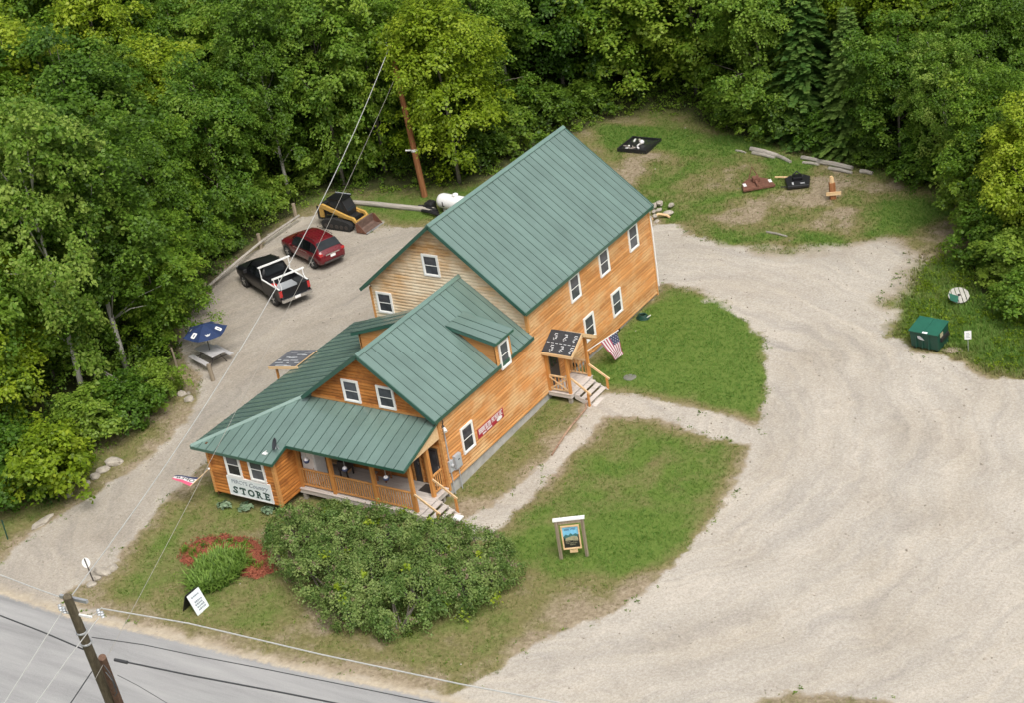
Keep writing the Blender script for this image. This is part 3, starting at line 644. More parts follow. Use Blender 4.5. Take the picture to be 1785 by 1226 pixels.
mb = MB(); mb.slab([(-.05, -2.86, p1(-2.86)-.10), (-.05, -.07, p1(-.07)-.10), (-.05, -.07, pz+.03), (-.05, -2.3, pz+.03), (-.05, -2.86, p1(-2.86)-.22)], (1, 0, 0), .05); mb.build('gable_panel', M['newwood'], store)
balus = MB(); balus.box((0, 0, 0), (.045, .045, .78)); balus_me = balus.mesh('baluster', M['trim'])
def railing(a, b, zt, zb, matl=M['trim'], sp=.128, brace=False):
    a, b = Vector(a), Vector(b); mb = MB()
    mb.beam((a.x, a.y, zt), (b.x, b.y, zt), .09, .06)
    r = mb.build('railing', matl, store); mb = MB(); mb.beam((a.x, a.y, zb), (b.x, b.y, zb), .06, .07); mb.build('bottom_rail', matl, r)
    if brace:
        mb = MB(); mb.beam((a.x, a.y-.03, zb+.05), (b.x, b.y-.03, zt-.05), .03, .07); mb.build('brace', matl, r)
        mb = MB(); mb.beam((a.x, a.y-.06, zt-.05), (b.x, b.y-.06, zb+.05), .02, .07); mb.build('brace', matl, r)
    L = (b-a).length; n = max(2, int(L/sp))
    for i in range(n):
        p = a+(b-a)*((i+.5)/n); link_mesh('baluster', balus_me, r, (p.x, p.y, (zt+zb)/2), scale=(1, 1, (zt-zb-.06)/.78))
    return r
railing((-6.59, -2.25), (-4.87, -2.25), DZ+.98, DZ+.14); railing((-4.69, -2.25), (-2.44, -2.25), DZ+.98, DZ+.14)
railing((-2.26, -2.25), (-.31, -2.25), DZ+.98, DZ+.14); railing((-.2, -.83), (-.2, -.10), DZ+.98, DZ+.14)
def stairs(x0, y0, y1, zt, n, rise, run):
    st = None
    for y in (y0+.03, y1-.03):
        mb = MB(); mb.slab([(x0, y-.02, zt-.05), (x0+.02, y-.02, zt-.32), (x0+n*run-.05, y-.02, zt-n*rise-.19), (x0+n*run+.02, y-.02, zt-n*rise-.02)], (0, 1, 0), .04)
        if st is None: st = mb.build('stairs', M['deck'], store)
        else: mb.build('stringer', M['deck'], st)
    for i in range(n):
        t = MB(); t.box((0, 0, 0), (run-.035, y1-y0, .045)); link_mesh('tread', t.mesh('tread', M['deck']), st, (x0+run*(i+.5), (y0+y1)/2, zt-rise*(i+1)+.02))
    return st
stairs(0.0, -2.33, -.98, DZ, 4, .15, .30)
def handrail(a, b, pb, matl=M['newwood']):
    mb = MB(); mb.beam(a, b, .055, .10); mb.build('handrail', matl, store)
    mb = MB(); mb.bb((pb[0]-.045, pb[1]-.045, pb[2]), (pb[0]+.045, pb[1]+.045, a[2]+(b[2]-a[2])*min(1, (pb[0]-a[0])/(b[0]-a[0]))-.05)); mb.build('rail_post', M['post'], store)
handrail((-.1, -2.36, 1.50), (1.15, -2.36, .72), (1.0, -2.36, -.25)); handrail((-.1, -.95, 1.44), (1.10, -.95, .66), (1.0, -.95, -.2))
# porch doors, seen through the posts
def door(x0, x1, z0, z1, matl, y=-.045, lab=None):
    mb = MB(); mb.bb((x0-.09, y-.04, z0), (x0, y, z1+.09)); mb.bb((x1, y-.04, z0), (x1+.09, y, z1+.09)); mb.bb((x0, y-.04, z1), (x1, y, z1+.09)); fr = mb.build('door', M['trim'], store)
    if lab: fr['label'] = lab
    mb = MB(); mb.bb((x0, y-.025, z0), (x1, y, z1)); mb.build('door_leaf', matl, fr)
    mb = MB(); mb.bb((x0+.12, y-.035, z0+.35), (x1-.12, y-.022, z1-.12)); mb.build('pane', M['glass'], fr)
    mb = MB(); mb.bb((x1-.09, y-.075, z0+.95), (x1-.05, y-.022, z0+1.1)); mb.build('handle', M['chrome'], fr)
door(-1.02, -.24, DZ+.02, 2.5, M['darkmetal'], lab='dark glazed porch door'); door(-1.75, -1.36, DZ+.02, 2.5, M['darkmetal'], lab='narrow dark sidelight')

# ---- side entry porch
EZ = .73
dk = MB(); dk.bb((0.06, 8.70, EZ-.22), (1.34, 8.74, EZ-.035)); dk.bb((1.30, 8.74, EZ-.22), (1.34, 10.74, EZ-.035)); dk.bb((.06, 10.70, EZ-.22), (1.3, 10.74, EZ-.035)); deck = dk.build('entry_deck', M['deck'], store)
for i in range(9):
    mb = MB(); mb.box((0, 0, 0), (1.32/9-.008, 2.08, .03)); link_mesh('deck_board', mb.mesh('deck_board', M['deck']), deck, (.06+1.32/9*(i+.5), 9.72, EZ-.015))
for x, y in ((1.2, 8.82), (1.2, 10.62)):
    mb = MB(); mb.bb((x-.08, y-.08, -.1), (x+.08, y+.08, EZ-.222)); mb.build('deck_pier', M['oldwood'], store)
eS = (3.62-2.95)/(9.72-8.58)
ezr = lambda y: 3.62-eS*abs(y-9.72)
for x, y in ((.12, 8.80), (1.26, 8.80), (1.26, 10.63), (.12, 10.63)): post(x, y, EZ, ezr(y)-.16, .14)
mb = MB(); mb.bb((.05, 8.74, ezr(8.8)-.2), (1.72, 8.86, ezr(8.8)-.05)); mb.build('porch_beam', M['newwood'], store)
mb = MB(); mb.bb((.05, 10.57, ezr(8.8)-.2), (1.72, 10.69, ezr(8.8)-.05)); mb.build('porch_beam', M['newwood'], store)
for s in (-1, 1):
    y1_ = 9.72+s*1.14; mb = MB(); nrm = Vector((0, s*eS, 1)).normalized()
    mb.slab([(.06, 9.72, 3.62), (1.75, 9.72, 3.62), (1.75, y1_, 2.95), (.06, y1_, 2.95)], -nrm, .05); rf = mb.build('entry_roof', M['newwood'], store)
    vd = Vector((0, s, -eS)).normalized(); ex = Vector((1, 0, 0)); Lr = math.hypot(1.14, .67)
    for r_ in range(2):
        a, b = r_*Lr/2, (r_+1)*Lr/2+(.05 if r_ == 0 else .02); O = Vector((.06, 9.72, 3.62))+nrm*(.006+.008*(1-r_))
        mb = MB(); mb.slab([O+vd*a, O+ex*1.71+vd*a, O+ex*1.71+vd*b, O+vd*b], nrm, .006); ro = mb.build('felt_sheet', M['felt'], rf)
    # white print on the felt: blocky two-letter marks and a dashed lap line
    mk = MB()
    for r_ in range(2):
        for c_ in range(3):
            o = Vector((.06, 9.72, 3.62))+nrm*.021+ex*(.30+c_*.55+.06*r_)+vd*(r_*Lr/2+.16)
            def st(x, v, w_, h_): mk.slab([o+ex*x+vd*v, o+ex*(x+w_)+vd*v, o+ex*(x+w_)+vd*(v+h_), o+ex*x+vd*(v+h_)], nrm, .002)
            st(0, 0, .16, .04); st(0, .06, .04, .05) if c_ != 1 else st(.12, .05, .04, .06); st(.07, .12, .12, .04); st(.02 if c_ else .1, .19, .09, .045); st(.0, .26, .04, .06); st(.09, .27, .10, .035) if c_ != 2 else st(.06, .30, .05, .05); st(.03, .345, .07, .03)
    for k in range(7):
        o = Vector((.12+k*.235, 9.72, 3.62))+nrm*.021+vd*(Lr/2+.035); mk.slab([o, o+ex*.15, o+ex*.15+vd*.03, o+vd*.03], nrm, .002)
    mk.build('printed_mark', M['whiteprint'], rf)
    mb = MB(); mb.beam((1.77, 9.72-s*.01, 3.585), (1.77, y1_, 2.915), .04, .16); mb.build('fascia', M['newwood'], store)
    mb = MB(); mb.beam((.06, y1_+s*.02, 2.90), (1.79, y1_+s*.02, 2.90), .035, .15); mb.build('fascia', M['newwood'], store)
railing((.19, 8.80), (1.19, 8.80), EZ+.86, EZ+.12, M['newwood'], .2, True); railing((.19, 10.63), (1.19, 10.63), EZ+.86, EZ+.12, M['newwood'], .2)
stairs(1.36, 8.92, 10.52, EZ, 4, .145, .29)
handrail((1.34, 8.86, 1.56), (2.36, 8.86, .82), (2.2, 8.86, .1)); handrail((1.34, 10.56, 1.46), (2.42, 10.56, .80), (2.27, 10.56, .15))
mb = MB(); mb.bb((.0, 9.0, EZ+.02), (.075, 9.08, 2.8)); mb.bb((.0, 9.9, EZ+.02), (.075, 9.98, 2.8)); mb.bb((0, 9.08, 2.72), (.075, 9.9, 2.8)); dr = mb.build('door', M['trim'], store); dr['label'] = 'brown entry door inside the side porch'
mb = MB(); mb.bb((.0, 9.08, EZ+.02), (.06, 9.9, 2.72)); mb.build('door_leaf', M['darkmetal'], dr)
mb = MB(); mb.bb((.05, 9.2, EZ+1.0), (.068, 9.78, 2.6)); mb.build('pane', M['glass'], dr)
# ---- shed-roofed entry on the far left side
mb = MB(); nrm = Vector((-.165, 0, 1)).normalized(); zz = lambda x: 2.66+.165*(x+12.95)
mb.slab([(-12.95, 3.6, zz(-12.95)), (-11.2, 3.6, zz(-11.2)), (-11.2, 5.4, zz(-11.2)), (-12.95, 5.4, zz(-12.95))], -nrm, .05); rf = mb.build('entry_roof', M['newwood'], store); rf['label'] = 'small side entry roof in worn grey felt'
for k in range(3):
    y = 3.6+k*.6; mb = MB(); z_ = .008+.006*(k % 2); mb.slab([(-12.96, y, zz(-12.96)+z_), (-11.2, y, zz(-11.2)+z_), (-11.2, y+.62, zz(-11.2)+z_), (-12.96, y+.62, zz(-12.96)+z_)], nrm, .006); mb.build('felt_sheet', M['felt_old'], rf)
mk = MB(); rr = random.Random(3)
for k in range(26):
    x, y = rr.uniform(-12.9, -11.5), 3.64+.29*(k % 6)+rr.uniform(-.04, .04); L_ = rr.uniform(.12, .45)
    mk.slab([(x, y, zz(x)+.024), (x+L_, y, zz(x+L_)+.024), (x+L_, y+.07, zz(x+L_)+.024), (x, y+.07, zz(x)+.024)], nrm, .002)
mk.build('printed_mark', M['whiteprint'], rf)
mb = MB(); mb.beam((-12.96, 3.58, zz(-12.96)-.06), (-11.0, 3.58, zz(-11.0)-.06), .035, .14); mb.build('fascia', M['newwood'], store)
mb = MB(); mb.beam((-12.98, 3.6, zz(-12.98)-.06), (-12.98, 5.4, zz(-12.98)-.06), .035, .12); mb.build('fascia', M['darkmetal'], store)
for y in (3.75, 5.25): post(-12.6, y, .1, zz(-12.6)-.06, .10)
# ---- windows of the lean-to end, sign panel
def wl(x0, x1, z0, h): wf(x0, LY, z0, x1-x0, h)
wl(-9.67, -8.75, 1.42, 1.30); wl(-8.24, -7.32, 1.46, 1.28)

def text_part(name, body, size, O, u, up, mats, parent, ext=.004, shear=0.0, bold=0.0, align='CENTER', sx=1.0):
    cu = bpy.data.curves.new('txt', 'FONT'); cu.body = body; cu.size = size; cu.shear = shear; cu.offset = bold; cu.extrude = ext; cu.align_x = align; cu.resolution_u = 3
    o = bpy.data.objects.new('txt', cu); COL.objects.link(o); bpy.context.view_layer.update()
    me = bpy.data.meshes.new_from_object(o.evaluated_get(bpy.context.evaluated_depsgraph_get())); bpy.data.objects.remove(o); bpy.data.curves.remove(cu)
    me.name = name; me.materials.clear(); me.materials.append(mats); u, up = Vector(u).normalized(), Vector(up).normalized(); n = u.cross(up)
    mm = Matrix((u*sx, up, n)).transposed().to_4x4(); mm.translation = O; me.transform(mm)
    return link_mesh(name, me, parent)
sg = thing('store_sign', 'white sign reading Country STORE under the two lean-to windows', 'sign', (0, 0, 0))
sa = math.atan2(.10, 2.4)
mb = MB(); mb.bb((-9.74, LY-.105, .42), (-7.2, LY-.065, 1.37)); mb.build('panel', M['signpanel'], sg)
mb = MB()
for a, b in (((-9.78, LY-.115, .38), (-9.72, LY-.062, 1.41)), ((-7.22, LY-.115, .38), (-7.16, LY-.062, 1.41)), ((-9.72, LY-.114, 1.35), (-7.22, LY-.062, 1.41)), ((-9.72, LY-.114, .38), (-7.22, LY-.062, .44))): mb.bb(a, b)
mb.build('frame', M['white'], sg)
fx = (1, 0, 0); fz = (0, 0, 1); ys = LY-.108
text_part('lettering', "PERCY'S", .27, (-9.05, ys, 1.07), fx, fz, M['signgrey'], sg, bold=.002)
text_part('lettering', "Country", .33, (-7.95, ys, 1.02), fx, fz, M['signgrey'], sg, shear=.35, bold=.004)
for i, ch in enumerate('STORE'):
    cx = -9.40+i*.475
    text_part('lettering', ch, .50, (cx, ys, .53), fx, fz, M['signgreen'], sg, bold=.018)
    mb = MB()     # slab serifs
    S = {'T': [(-.02, .53, .16), (-.17, .80, .03), (.13, .80, .03)], 'R': [(-.11, .53, .12), (.14, .53, .10), (-.13, .87, .10)], 'E': [(-.12, .53, .10), (-.13, .87, .10), (.13, .80, .03), (.13, .56, .03)], 'S': [(.12, .80, .03), (-.13, .56, .03)], 'O': []}[ch]
    for dx, z, w_ in S: mb.bb((cx+dx-w_/2-.03, ys-.004, z-.002 if z < .6 else z-.03), (cx+dx+w_/2+.03, ys+.002, z+.035 if w_ > .05 else z+.07))
    if S: mb.build('serif', M['signgreen'], sg)
# red sign on the long wall: white lettering blocks, too worn to read
sg = thing('banner_sign', 'red sign with two white words on the long side wall', 'sign', (0, 0, 0))
mb = MB(); mb.bb((.063, 2.62, 1.50), (.085, 4.80, 1.98)); mb.build('panel', M['red'], sg)
mb = MB(); rr = random.Random(5)
def glyphs(y0, y1, z0, z1, n, gap):
    wd = (y1-y0)/n
    for i in range(n):
        a, b = y0+i*wd+gap/2, y0+(i+1)*wd-gap/2; t = .028
        k = rr.randrange(4); mb.bb((.085, a, z0), (.09, a+t, z1))
        if k != 1: mb.bb((.085, b-t, z0), (.09, b, z1))
        for z in ((z0, z1-t) if k < 2 else (z1-t, (z0+z1)/2)): mb.bb((.0852, a+t, z), (.0898, b-t if k != 1 else b, z+t))
glyphs(2.70, 3.72, 1.68, 1.94, 9, .025); glyphs(3.80, 4.72, 1.72, 1.95, 7, .025); glyphs(2.98, 3.28, 1.54, 1.61, 4, .015); glyphs(3.34, 3.78, 1.55, 1.63, 6, .015)
mb.build('lettering', M['white'], sg)
mb = MB(); mb.lathe([(.0, 0), (.10, .001), (.115, .003), (.10, .006)], 18); mb.xf(Matrix.Translation((.086, 4.42, 1.61)) @ Matrix.Diagonal((1, 2.1, .85, 1)) @ Matrix.Rotation(R_(90), 4, 'Y')); mb.build('emblem', M['white'], sg)
# ---- meters and cables on the front corner
mt = MB(); mt.bb((.05, .52, 1.12), (.22, .98, 1.80)); mt.bb((.22, .56, 1.16), (.235, .94, 1.76)); eb = mt.build('electric_box', M['greymetal'], store, bevel=.012)
mb = MB(); mb.bb((.235, .70, 1.55), (.245, .80, 1.60)); mb.build('latch', M['black'], eb)
mt = MB(); mt.bb((.05, .12, 1.18), (.17, .40, 1.74)); em = mt.build('meter_base', M['greymetal'], store, bevel=.01)
mb = MB(); mb.lathe([(.085, 0), (.085, .05), (.07, .09), (.02, .1)], 14); mb.xf(Matrix.Translation((.17, .26, 1.52)) @ Matrix.Rotation(R_(90), 4, 'Y')); mb.build('meter_glass', M['vinyl2'], em, smooth=True)
for pts in ([(.10, .22, 3.5), (.10, .22, 1.74)], [(.10, .2, 1.18), (.10, .24, .0)], [(.10, .8, 1.12), (.10, .8, -.05)], [(.09, .35, 1.2), (.09, .60, 1.05), (.09, .62, 1.12)]):
    mb = MB(); mb.tube(pts, .026, 8); mb.build('conduit', M['greymetal'], store)
mb = MB(); mb.tube([(.1, .17, 3.50), (.22, .17, 3.52)], .03, 8); mb.tube([(.2, .17, 3.52), (.34, .05, 3.42)], [.05, .09], 10); mb.build('floodlight', M['white'], store)
mb = MB(); mb.tube([(.1, .20, 3.62), (.16, .20, 3.80), (.10, .20, 3.95)], .025, 6); mb.lathe([(.05, 0), (.07, .08), (.02, .12)], 8, (.12, .2, 3.5)); mb.build('service_head', M['darkmetal'], store)
for y in (11.15, 12.35):   # wall lanterns low on the side wall
    mb = MB(); mb.bb((.05, y-.05, .82), (.08, y+.05, 1.0)); ln = mb.build('wall_lamp', M['black'], store)
    mb = MB(); mb.lathe([(.09, 0), (.10, .05), (.06, .16), (.01, .2)], 10, (.17, y, .82)); mb.build('lamp_shade', M['black'], ln)
for y in (14.9, 15.5):
    mb = MB(); mb.bb((-.04, y, .38), (.012, y+.38, .56)); mb.build('crawl_vent', M['black'], store)
mb = MB(); mb.bb((.0, 9.1, .02), (.012, 9.2, .1)); mb.build('hose_bib', M['rust'], store)
# small dish and bracket on the porch roof
d = thing('satellite_dish', 'dark grey satellite dish at the step in the porch eave', 'satellite dish', (-6.75, -3.2, p1(-3.2)))
mb = MB(); mb.tube([(0, 0, 0), (0, -.08, .28)], .022, 8); mb.tube([(0, -.1, .28), (.22, -.42, .30)], .012, 6); mb.build('mast', M['greymetal'], d)
mb = MB(); mb.lathe([(.0, .0), (.14, .01), (.25, .05), (.31, .10), (.30, .11), (.24, .065), (.13, .025)], 20); mb.xf(Matrix.Translation((0, -.1, .34)) @ Matrix.Rotation(R_(-35), 4, 'Z') @ Matrix.Rotation(R_(68), 4, 'X') @ Matrix.Diagonal((.82, .95, .85, 1))); mb.build('reflector', M['dish'], d, smooth=True)
mb = MB(); mb.box((0, 0, .03), (.22, .16, .05)); mb.tube([(-.08, 0, .05), (.08, .05, .16)], .02, 6); tag(mb.build('roof_bracket', M['white'], None, (-7.25, -3.62, p1(-3.62)+.02)), 'white bracket lying on the porch roof beside the dish', 'bracket')

# ---- things on the porch
t = thing('ice_chest', 'tall white freezer standing on the porch beside the lean-to wall', 'freezer', (-6.30, -1.62, DZ))
mb = MB(); mb.bb((-.38, -.36, .05), (.38, .36, 1.75)); mb.build('cabinet', M['white'], t, bevel=.03)
mb = MB(); mb.bb((-.36, -.40, .12), (.36, -.362, 1.50)); mb.build('door', M['white'], t, bevel=.015)
mb = MB(); mb.bb((.27, -.43, .7), (.30, -.401, 1.0)); mb.build('handle', M['chrome'], t)
t = thing('slatted_bench', 'wooden slatted bench against the porch wall', 'bench', (-5.95, -.42, DZ))
for i in range(8): mb = MB(); mb.bb((-.62+i*.165, .12, .45), (-.62+i*.165+.08, .16, 1.05)); mb.build('slat', M['newwood'], t)
mb = MB(); mb.bb((-.66, -.22, .40), (.66, .10, .45)); mb.build('seat', M['newwood'], t)
for x in (-.6, .6): mb = MB(); mb.bb((x-.04, -.2, 0), (x+.04, .1, .40)); mb.build('leg', M['newwood'], t)
t = thing('wooden_chair', 'low reddish wooden chair against the porch wall', 'chair', (-3.3, -.45, DZ))
mb = MB(); mb.bb((-.28, -.25, .30), (.28, .22, .35)); mb.build('seat', M['pole_red'], t)
mb = MB(); mb.slab([(-.27, .2, .35), (.27, .2, .35), (.2, .32, .95), (-.2, .32, .95)], (0, 1, 0), .04); mb.build('backrest', M['pole_red'], t)
for x in (-.24, .24):
    for y in (-.22, .18): mb = MB(); mb.bb((x-.03, y-.03, 0), (x+.03, y+.03, .30)); mb.build('leg', M['pole_red'], t)
t = thing('grill', 'dark covered grill on the porch between freezer and chair', 'grill', (-5.25, -.75, DZ))
mb = MB(); mb.bb((-.25, -.3, .35), (.25, .3, .85)); mb.build('body', M['darkmetal'], t, bevel=.05)
for x in (-.2, .2): mb = MB(); mb.bb((x-.03, -.25, 0), (x+.03, -.19, .36)); mb.bb((x-.03, .19, 0), (x+.03, .25, .36)); mb.build('leg', M['darkmetal'], t)
mb = MB(); mb.bb((-.45, -.3, 0), (.45, .3, .02)); tag(mb.build('doormat', M['mat'], None, (-.75, -.45, DZ)), 'dark doormat in front of the porch door', 'doormat')
def hanging(x, lab, zt=2.95, zl=2.2):
    t = thing('hanging_basket', lab, 'hanging basket', (x, -2.55, zl), 0, 'globes hanging along the porch eave')
    mb = MB(); mb.tube([(0, 0, .1), (0, .05, p1(-2.5)-zl-.06)], .012, 6); mb.build('cord', M['galv'], t)
    mb = MB(); mb.lathe([(.02, -.13), (.10, -.10), (.15, 0), (.13, .04)], 12); mb.build('bowl', M['flagblue'], t, smooth=True)
    mb = MB(); mb.lathe([(.12, .03), (.10, .09), (.05, .13), (.01, .14)], 12); mb.build('flowers', M['flagwhite'], t, smooth=True)
hanging(-5.85, 'leftmost hanging globe, beside the white freezer'); hanging(-3.65, 'hanging globe between the two middle porch posts'); hanging(-1.35, 'hanging globe nearest the porch stairs')
# ---------------------------------------------------------------- vehicles
def loft(sections, n_st, z_fix=None):
    """sections: rows x, hw, zb, zbelt, ztop, tw -> ring generator"""
    A = np.array(sections, float)
    def par(x): return [float(np.interp(x, A[:, 0], A[:, k])) for k in range(1, 6)]
    def ring(x):
        hw, zb, zbelt, zt, tw = par(x); h = [(0, zb), (hw*.86, zb), (hw*.97, zb+.10), (hw, (zb+zbelt)/2), (hw*.985, zbelt-.05), (hw*.95, zbelt), (tw+(hw*.95-tw)*.10, zt-.07*(zt > zbelt+.2)-.02), (tw*.80, zt-.005), (tw*.4, zt+.012), (0, zt+.016)]
        return h
    return A, par, ring
def loft_mesh(mb, ring, xs):
    n = len(ring(xs[0])); V = []; F = []
    for x in xs:
        h = ring(x); V += [(x, y, z) for y, z in h]+[(x, -y, z) for y, z in h[-2:0:-1]]
    k = 2*n-2
    for i in range(len(xs)-1):
        for j in range(k): F.append((i*k+j, i*k+(j+1) % k, (i+1)*k+(j+1) % k, (i+1)*k+j))
    F += [tuple(range(k)), tuple((len(xs)-1)*k+j for j in range(k))[::-1]]; mb.add(V, F)
def side_glass(par, segs, zfrac=(.10, .88), inset=.0):
    out = []
    for x0, x1 in segs:
        for s in (1, -1):
            V = []; N_ = 6
            for i in range(N_+1):
                x = x0+(x1-x0)*i/N_; hw, zb, zbelt, zt, tw = par(x); lo = Vector((x, hw*.95, zbelt)); hi = Vector((x, tw+(hw*.95-tw)*.10, zt-.09))
                for fz_ in zfrac:
                    p = lo+(hi-lo)*fz_; V.append((p.x, s*(p.y+.012), p.z+.004))
            out.append((V, [(2*i, 2*i+2, 2*i+3, 2*i+1) for i in range(N_)]))
    return out
def wheel(parent, x, y, r, w, side):
    mb = MB(); mb.lathe([(r*.62, -w/2), (r*.93, -w/2), (r, -w/2+.04), (r, w/2-.04), (r*.93, w/2), (r*.62, w/2)], 22); mb.xf(Matrix.Translation((x, y, r)) @ Matrix.Rotation(R_(90), 4, 'X')); wo = mb.build('wheel', M['rubber'], parent, smooth=False)
    mb = MB(); mb.lathe([(.02, w/2-.03), (r*.15, w/2-.005), (r*.16, w/2-.05), (r*.55, w/2-.03), (r*.66, w/2+.004), (r*.66, w/2-.12)], 20)
    for k in range(5): a = 2*math.pi*k/5; mb.beam((0, 0, w/2-.015), (r*.58*math.cos(a), r*.58*math.sin(a), w/2-.01), .07, .03)
    mb.xf(Matrix.Translation((x, y, r)) @ Matrix.Rotation(R_(-90 if side > 0 else 90), 4, 'X')); mb.build('rim', M['alloy'], wo)
def arch(mb, x, hw, r, s):
    V = [(x+(r+.06)*math.cos(a), s*(hw+.006), r+(r+.06)*math.sin(a)) for a in np.linspace(-.35, math.pi+.35, 14)]; mb.add(V, [tuple(range(len(V)))])
def car_pose(fl, rl, track):
    a, b = at(*fl), at(*rl); d = (a-b); d.z = 0; d.normalize(); nrm = Vector((-d.y, d.x, 0))
    mid = (a+b)/2-nrm*(track/2); return Vector((mid.x, mid.y, gz(mid.x, mid.y))), math.atan2(d.y, d.x)
loc, hd = car_pose((500, 443.5), (554.3, 471), 1.72)
t = thing('parked_suv', 'dark red SUV parked facing the log rail', 'SUV', loc, hd)
SU = [(-2.36, .72, .50, .86, .92, .60), (-2.30, .84, .42, .95, 1.02, .70), (-2.16, .90, .36, 1.03, 1.16, .74), (-1.98, .925, .33, 1.04, 1.38, .71), (-1.72, .935, .31, 1.05, 1.60, .66), (-1.2, .94, .30, 1.04, 1.675, .66), (-.5, .94, .29, 1.01, 1.70, .665), (.1, .94, .29, .99, 1.675, .655), (.45, .94, .29, .975, 1.60, .64), (.85, .935, .29, .97, 1.33, .67), (1.15, .93, .29, .965, 1.12, .74), (1.6, .92, .29, .94, 1.05, .74), (2.0, .89, .31, .88, .97, .70), (2.22, .82, .34, .80, .88, .60), (2.33, .68, .42, .70, .74, .5)]
A, par, ring = loft(SU, 0); mb = MB(); loft_mesh(mb, ring, sorted(set(list(np.linspace(-2.36, 2.33, 48))+[r[0] for r in SU]))); body = mb.build('body', M['carred'], t, smooth=True)
for V, F in side_glass(par, [(-1.90, .78)], (.0, .97)):
    V = [(x, y-.004*(1 if y > 0 else -1), z) for x, y, z in V]; mb = MB(); mb.add(V, F); mb.build('window_surround', M['black'], t)
for V, F in side_glass(par, [(-.40, .66), (-1.30, -.47), (-1.85, -1.37)], (.05, .93)):
    mb = MB(); mb.add(V, F); mb.build('side_window', M['carglass'], t)
def across(par, x0, x1, f=.86, n=5, dz=.012, ex=0):
    V = []; F = []
    for i in range(n+1):
        x = x0+(x1-x0)*i/n; hw, zb, zbelt, zt, tw = par(x)
        for j in range(7): yy = (j/6*2-1)*tw*f; V.append((x+ex, yy, zt+dz+.016-.02*abs(j/6*2-1)**2))
    for i in range(n):
        for j in range(6): F.append((i*7+j, i*7+j+1, (i+1)*7+j+1, (i+1)*7+j))
    mb = MB(); mb.add(V, F); return mb
across(par, -2.14, -1.76, .98, dz=.02, ex=-.01).build('rear_window', M['carglass'], t, smooth=True); across(par, .48, 1.12, .95, dz=.012, ex=.01).build('windscreen', M['carglass'], t, smooth=True)
for s in (1, -1):
    mb = MB(); mb.box((-2.22, s*.74, .98), (.22, .24, .16)); mb.build('tail_light', M['redlens'], t, bevel=.03)
    mb = MB(); mb.box((2.12, s*.66, .80), (.28, .22, .12)); mb.build('headlight', M['vinyl2'], t, bevel=.03)
    mb = MB(); mb.tube([(-1.55, s*.62, 1.66), (-1.5, s*.62, 1.735), (.0, s*.62, 1.735), (.1, s*.62, 1.67)], .018, 6); mb.build('roof_rail', M['black'], t)
    mb = MB(); mb.box((.72, s*1.02, 1.04), (.12, .18, .14)); mb.build('mirror', M['carred'], t, bevel=.03)
    mb = MB(); mb.beam((-1.0, s*.955, .955), (.5, s*.955, .94), .012, .025)
    mb.build('side_trim', M['chrome'], t)
mb = MB(); mb.box((-2.345, 0, .93), (.04, .95, .07)); mb.build('tailgate_trim', M['chrome'], t)
mb = MB(); mb.box((-2.36, 0, .80), (.02, .34, .15)); mb.build('number_plate', M['white'], t)
mb = MB(); mb.box((-2.36, 0, .50), (.10, 1.3, .12)); mb.build('bumper_insert', M['darkmetal'], t, bevel=.02)
for k in range(5): mb = MB(); mb.beam((-1.4, -.4+k*.2, 1.695), (-.2, -.4+k*.2, 1.722), .03, .014); mb.build('roof_rib', M['carred'], t)
mb = MB(); [arch(mb, x, .938, .37, s) for x in (-1.42, 1.43) for s in (1, -1)]; mb.build('wheel_arch', M['black'], t)['kind'] = 'stuff'
for x in (-1.42, 1.43):
    for s in (1, -1): wheel(t, x, s*.84, .365, .235, s)

loc, hd = car_pose((426.5, 497), (486, 535.6), 1.75)
t = thing('pickup_truck', 'black pickup truck with a white ladder rack over its open bed', 'pickup truck', loc, hd)
TR = [(-.62, .95, .42, 1.22, 1.24, .80), (-.58, .955, .40, 1.23, 1.84, .68), (-.3, .96, .38, 1.23, 1.905, .69), (.4, .96, .38, 1.22, 1.92, .69), (.8, .96, .38, 1.21, 1.87, .67), (1.15, .96, .38, 1.20, 1.58, .70), (1.45, .96, .38, 1.20, 1.28, .80), (1.9, .955, .38, 1.15, 1.23, .82), (2.5, .94, .40, 1.08, 1.15, .78), (2.78, .90, .45, .98, 1.05, .70), (2.86, .82, .55, .85, .90, .6)]
A, par, ring = loft(TR, 0); mb = MB(); loft_mesh(mb, ring, sorted(set(list(np.linspace(-.62, 2.86, 40))+[r[0] for r in TR]))); mb.build('cab', M['carblack'], t, smooth=True)
for V, F in side_glass(par, [(.12, .98), (-.5, .04)]):
    mb = MB(); mb.add(V, F); mb.build('side_window', M['carglass'], t)
across(par, .84, 1.42, .97, dz=.012, ex=.012).build('windscreen', M['carglass'], t, smooth=True)
mb = MB(); mb.quad((-.634, -.6, 1.34), (-.634, .6, 1.34), (-.605, .58, 1.78), (-.605, -.58, 1.78)); mb.build('rear_window', M['carglass'], t)
bx0, bx1 = -2.85, -.66
mb = MB()
for s in (1, -1):
    mb.slab([(bx0, s*.96, .52), (bx1, s*.96, .42), (bx1, s*.96, 1.24), (bx0, s*.96, 1.24)], (0, -s, 0), .12)
mb.bb((bx0, -.84, .55), (bx1, .84, .62)); mb.bb((bx1-.06, -.84, .62), (bx1, .84, 1.22)); mb.build('bed', M['carblack'], t)
mb = MB(); mb.bb((bx0+.05, -.83, .622), (bx1-.07, .83, .64)); mb.build('bed_floor', M['greymetal'], t)
mb = MB(); mb.bb((bx0-.05, -.80, .66), (bx0, .80, 1.23)); mb.build('tailgate', M['carblack'], t, bevel=.02)
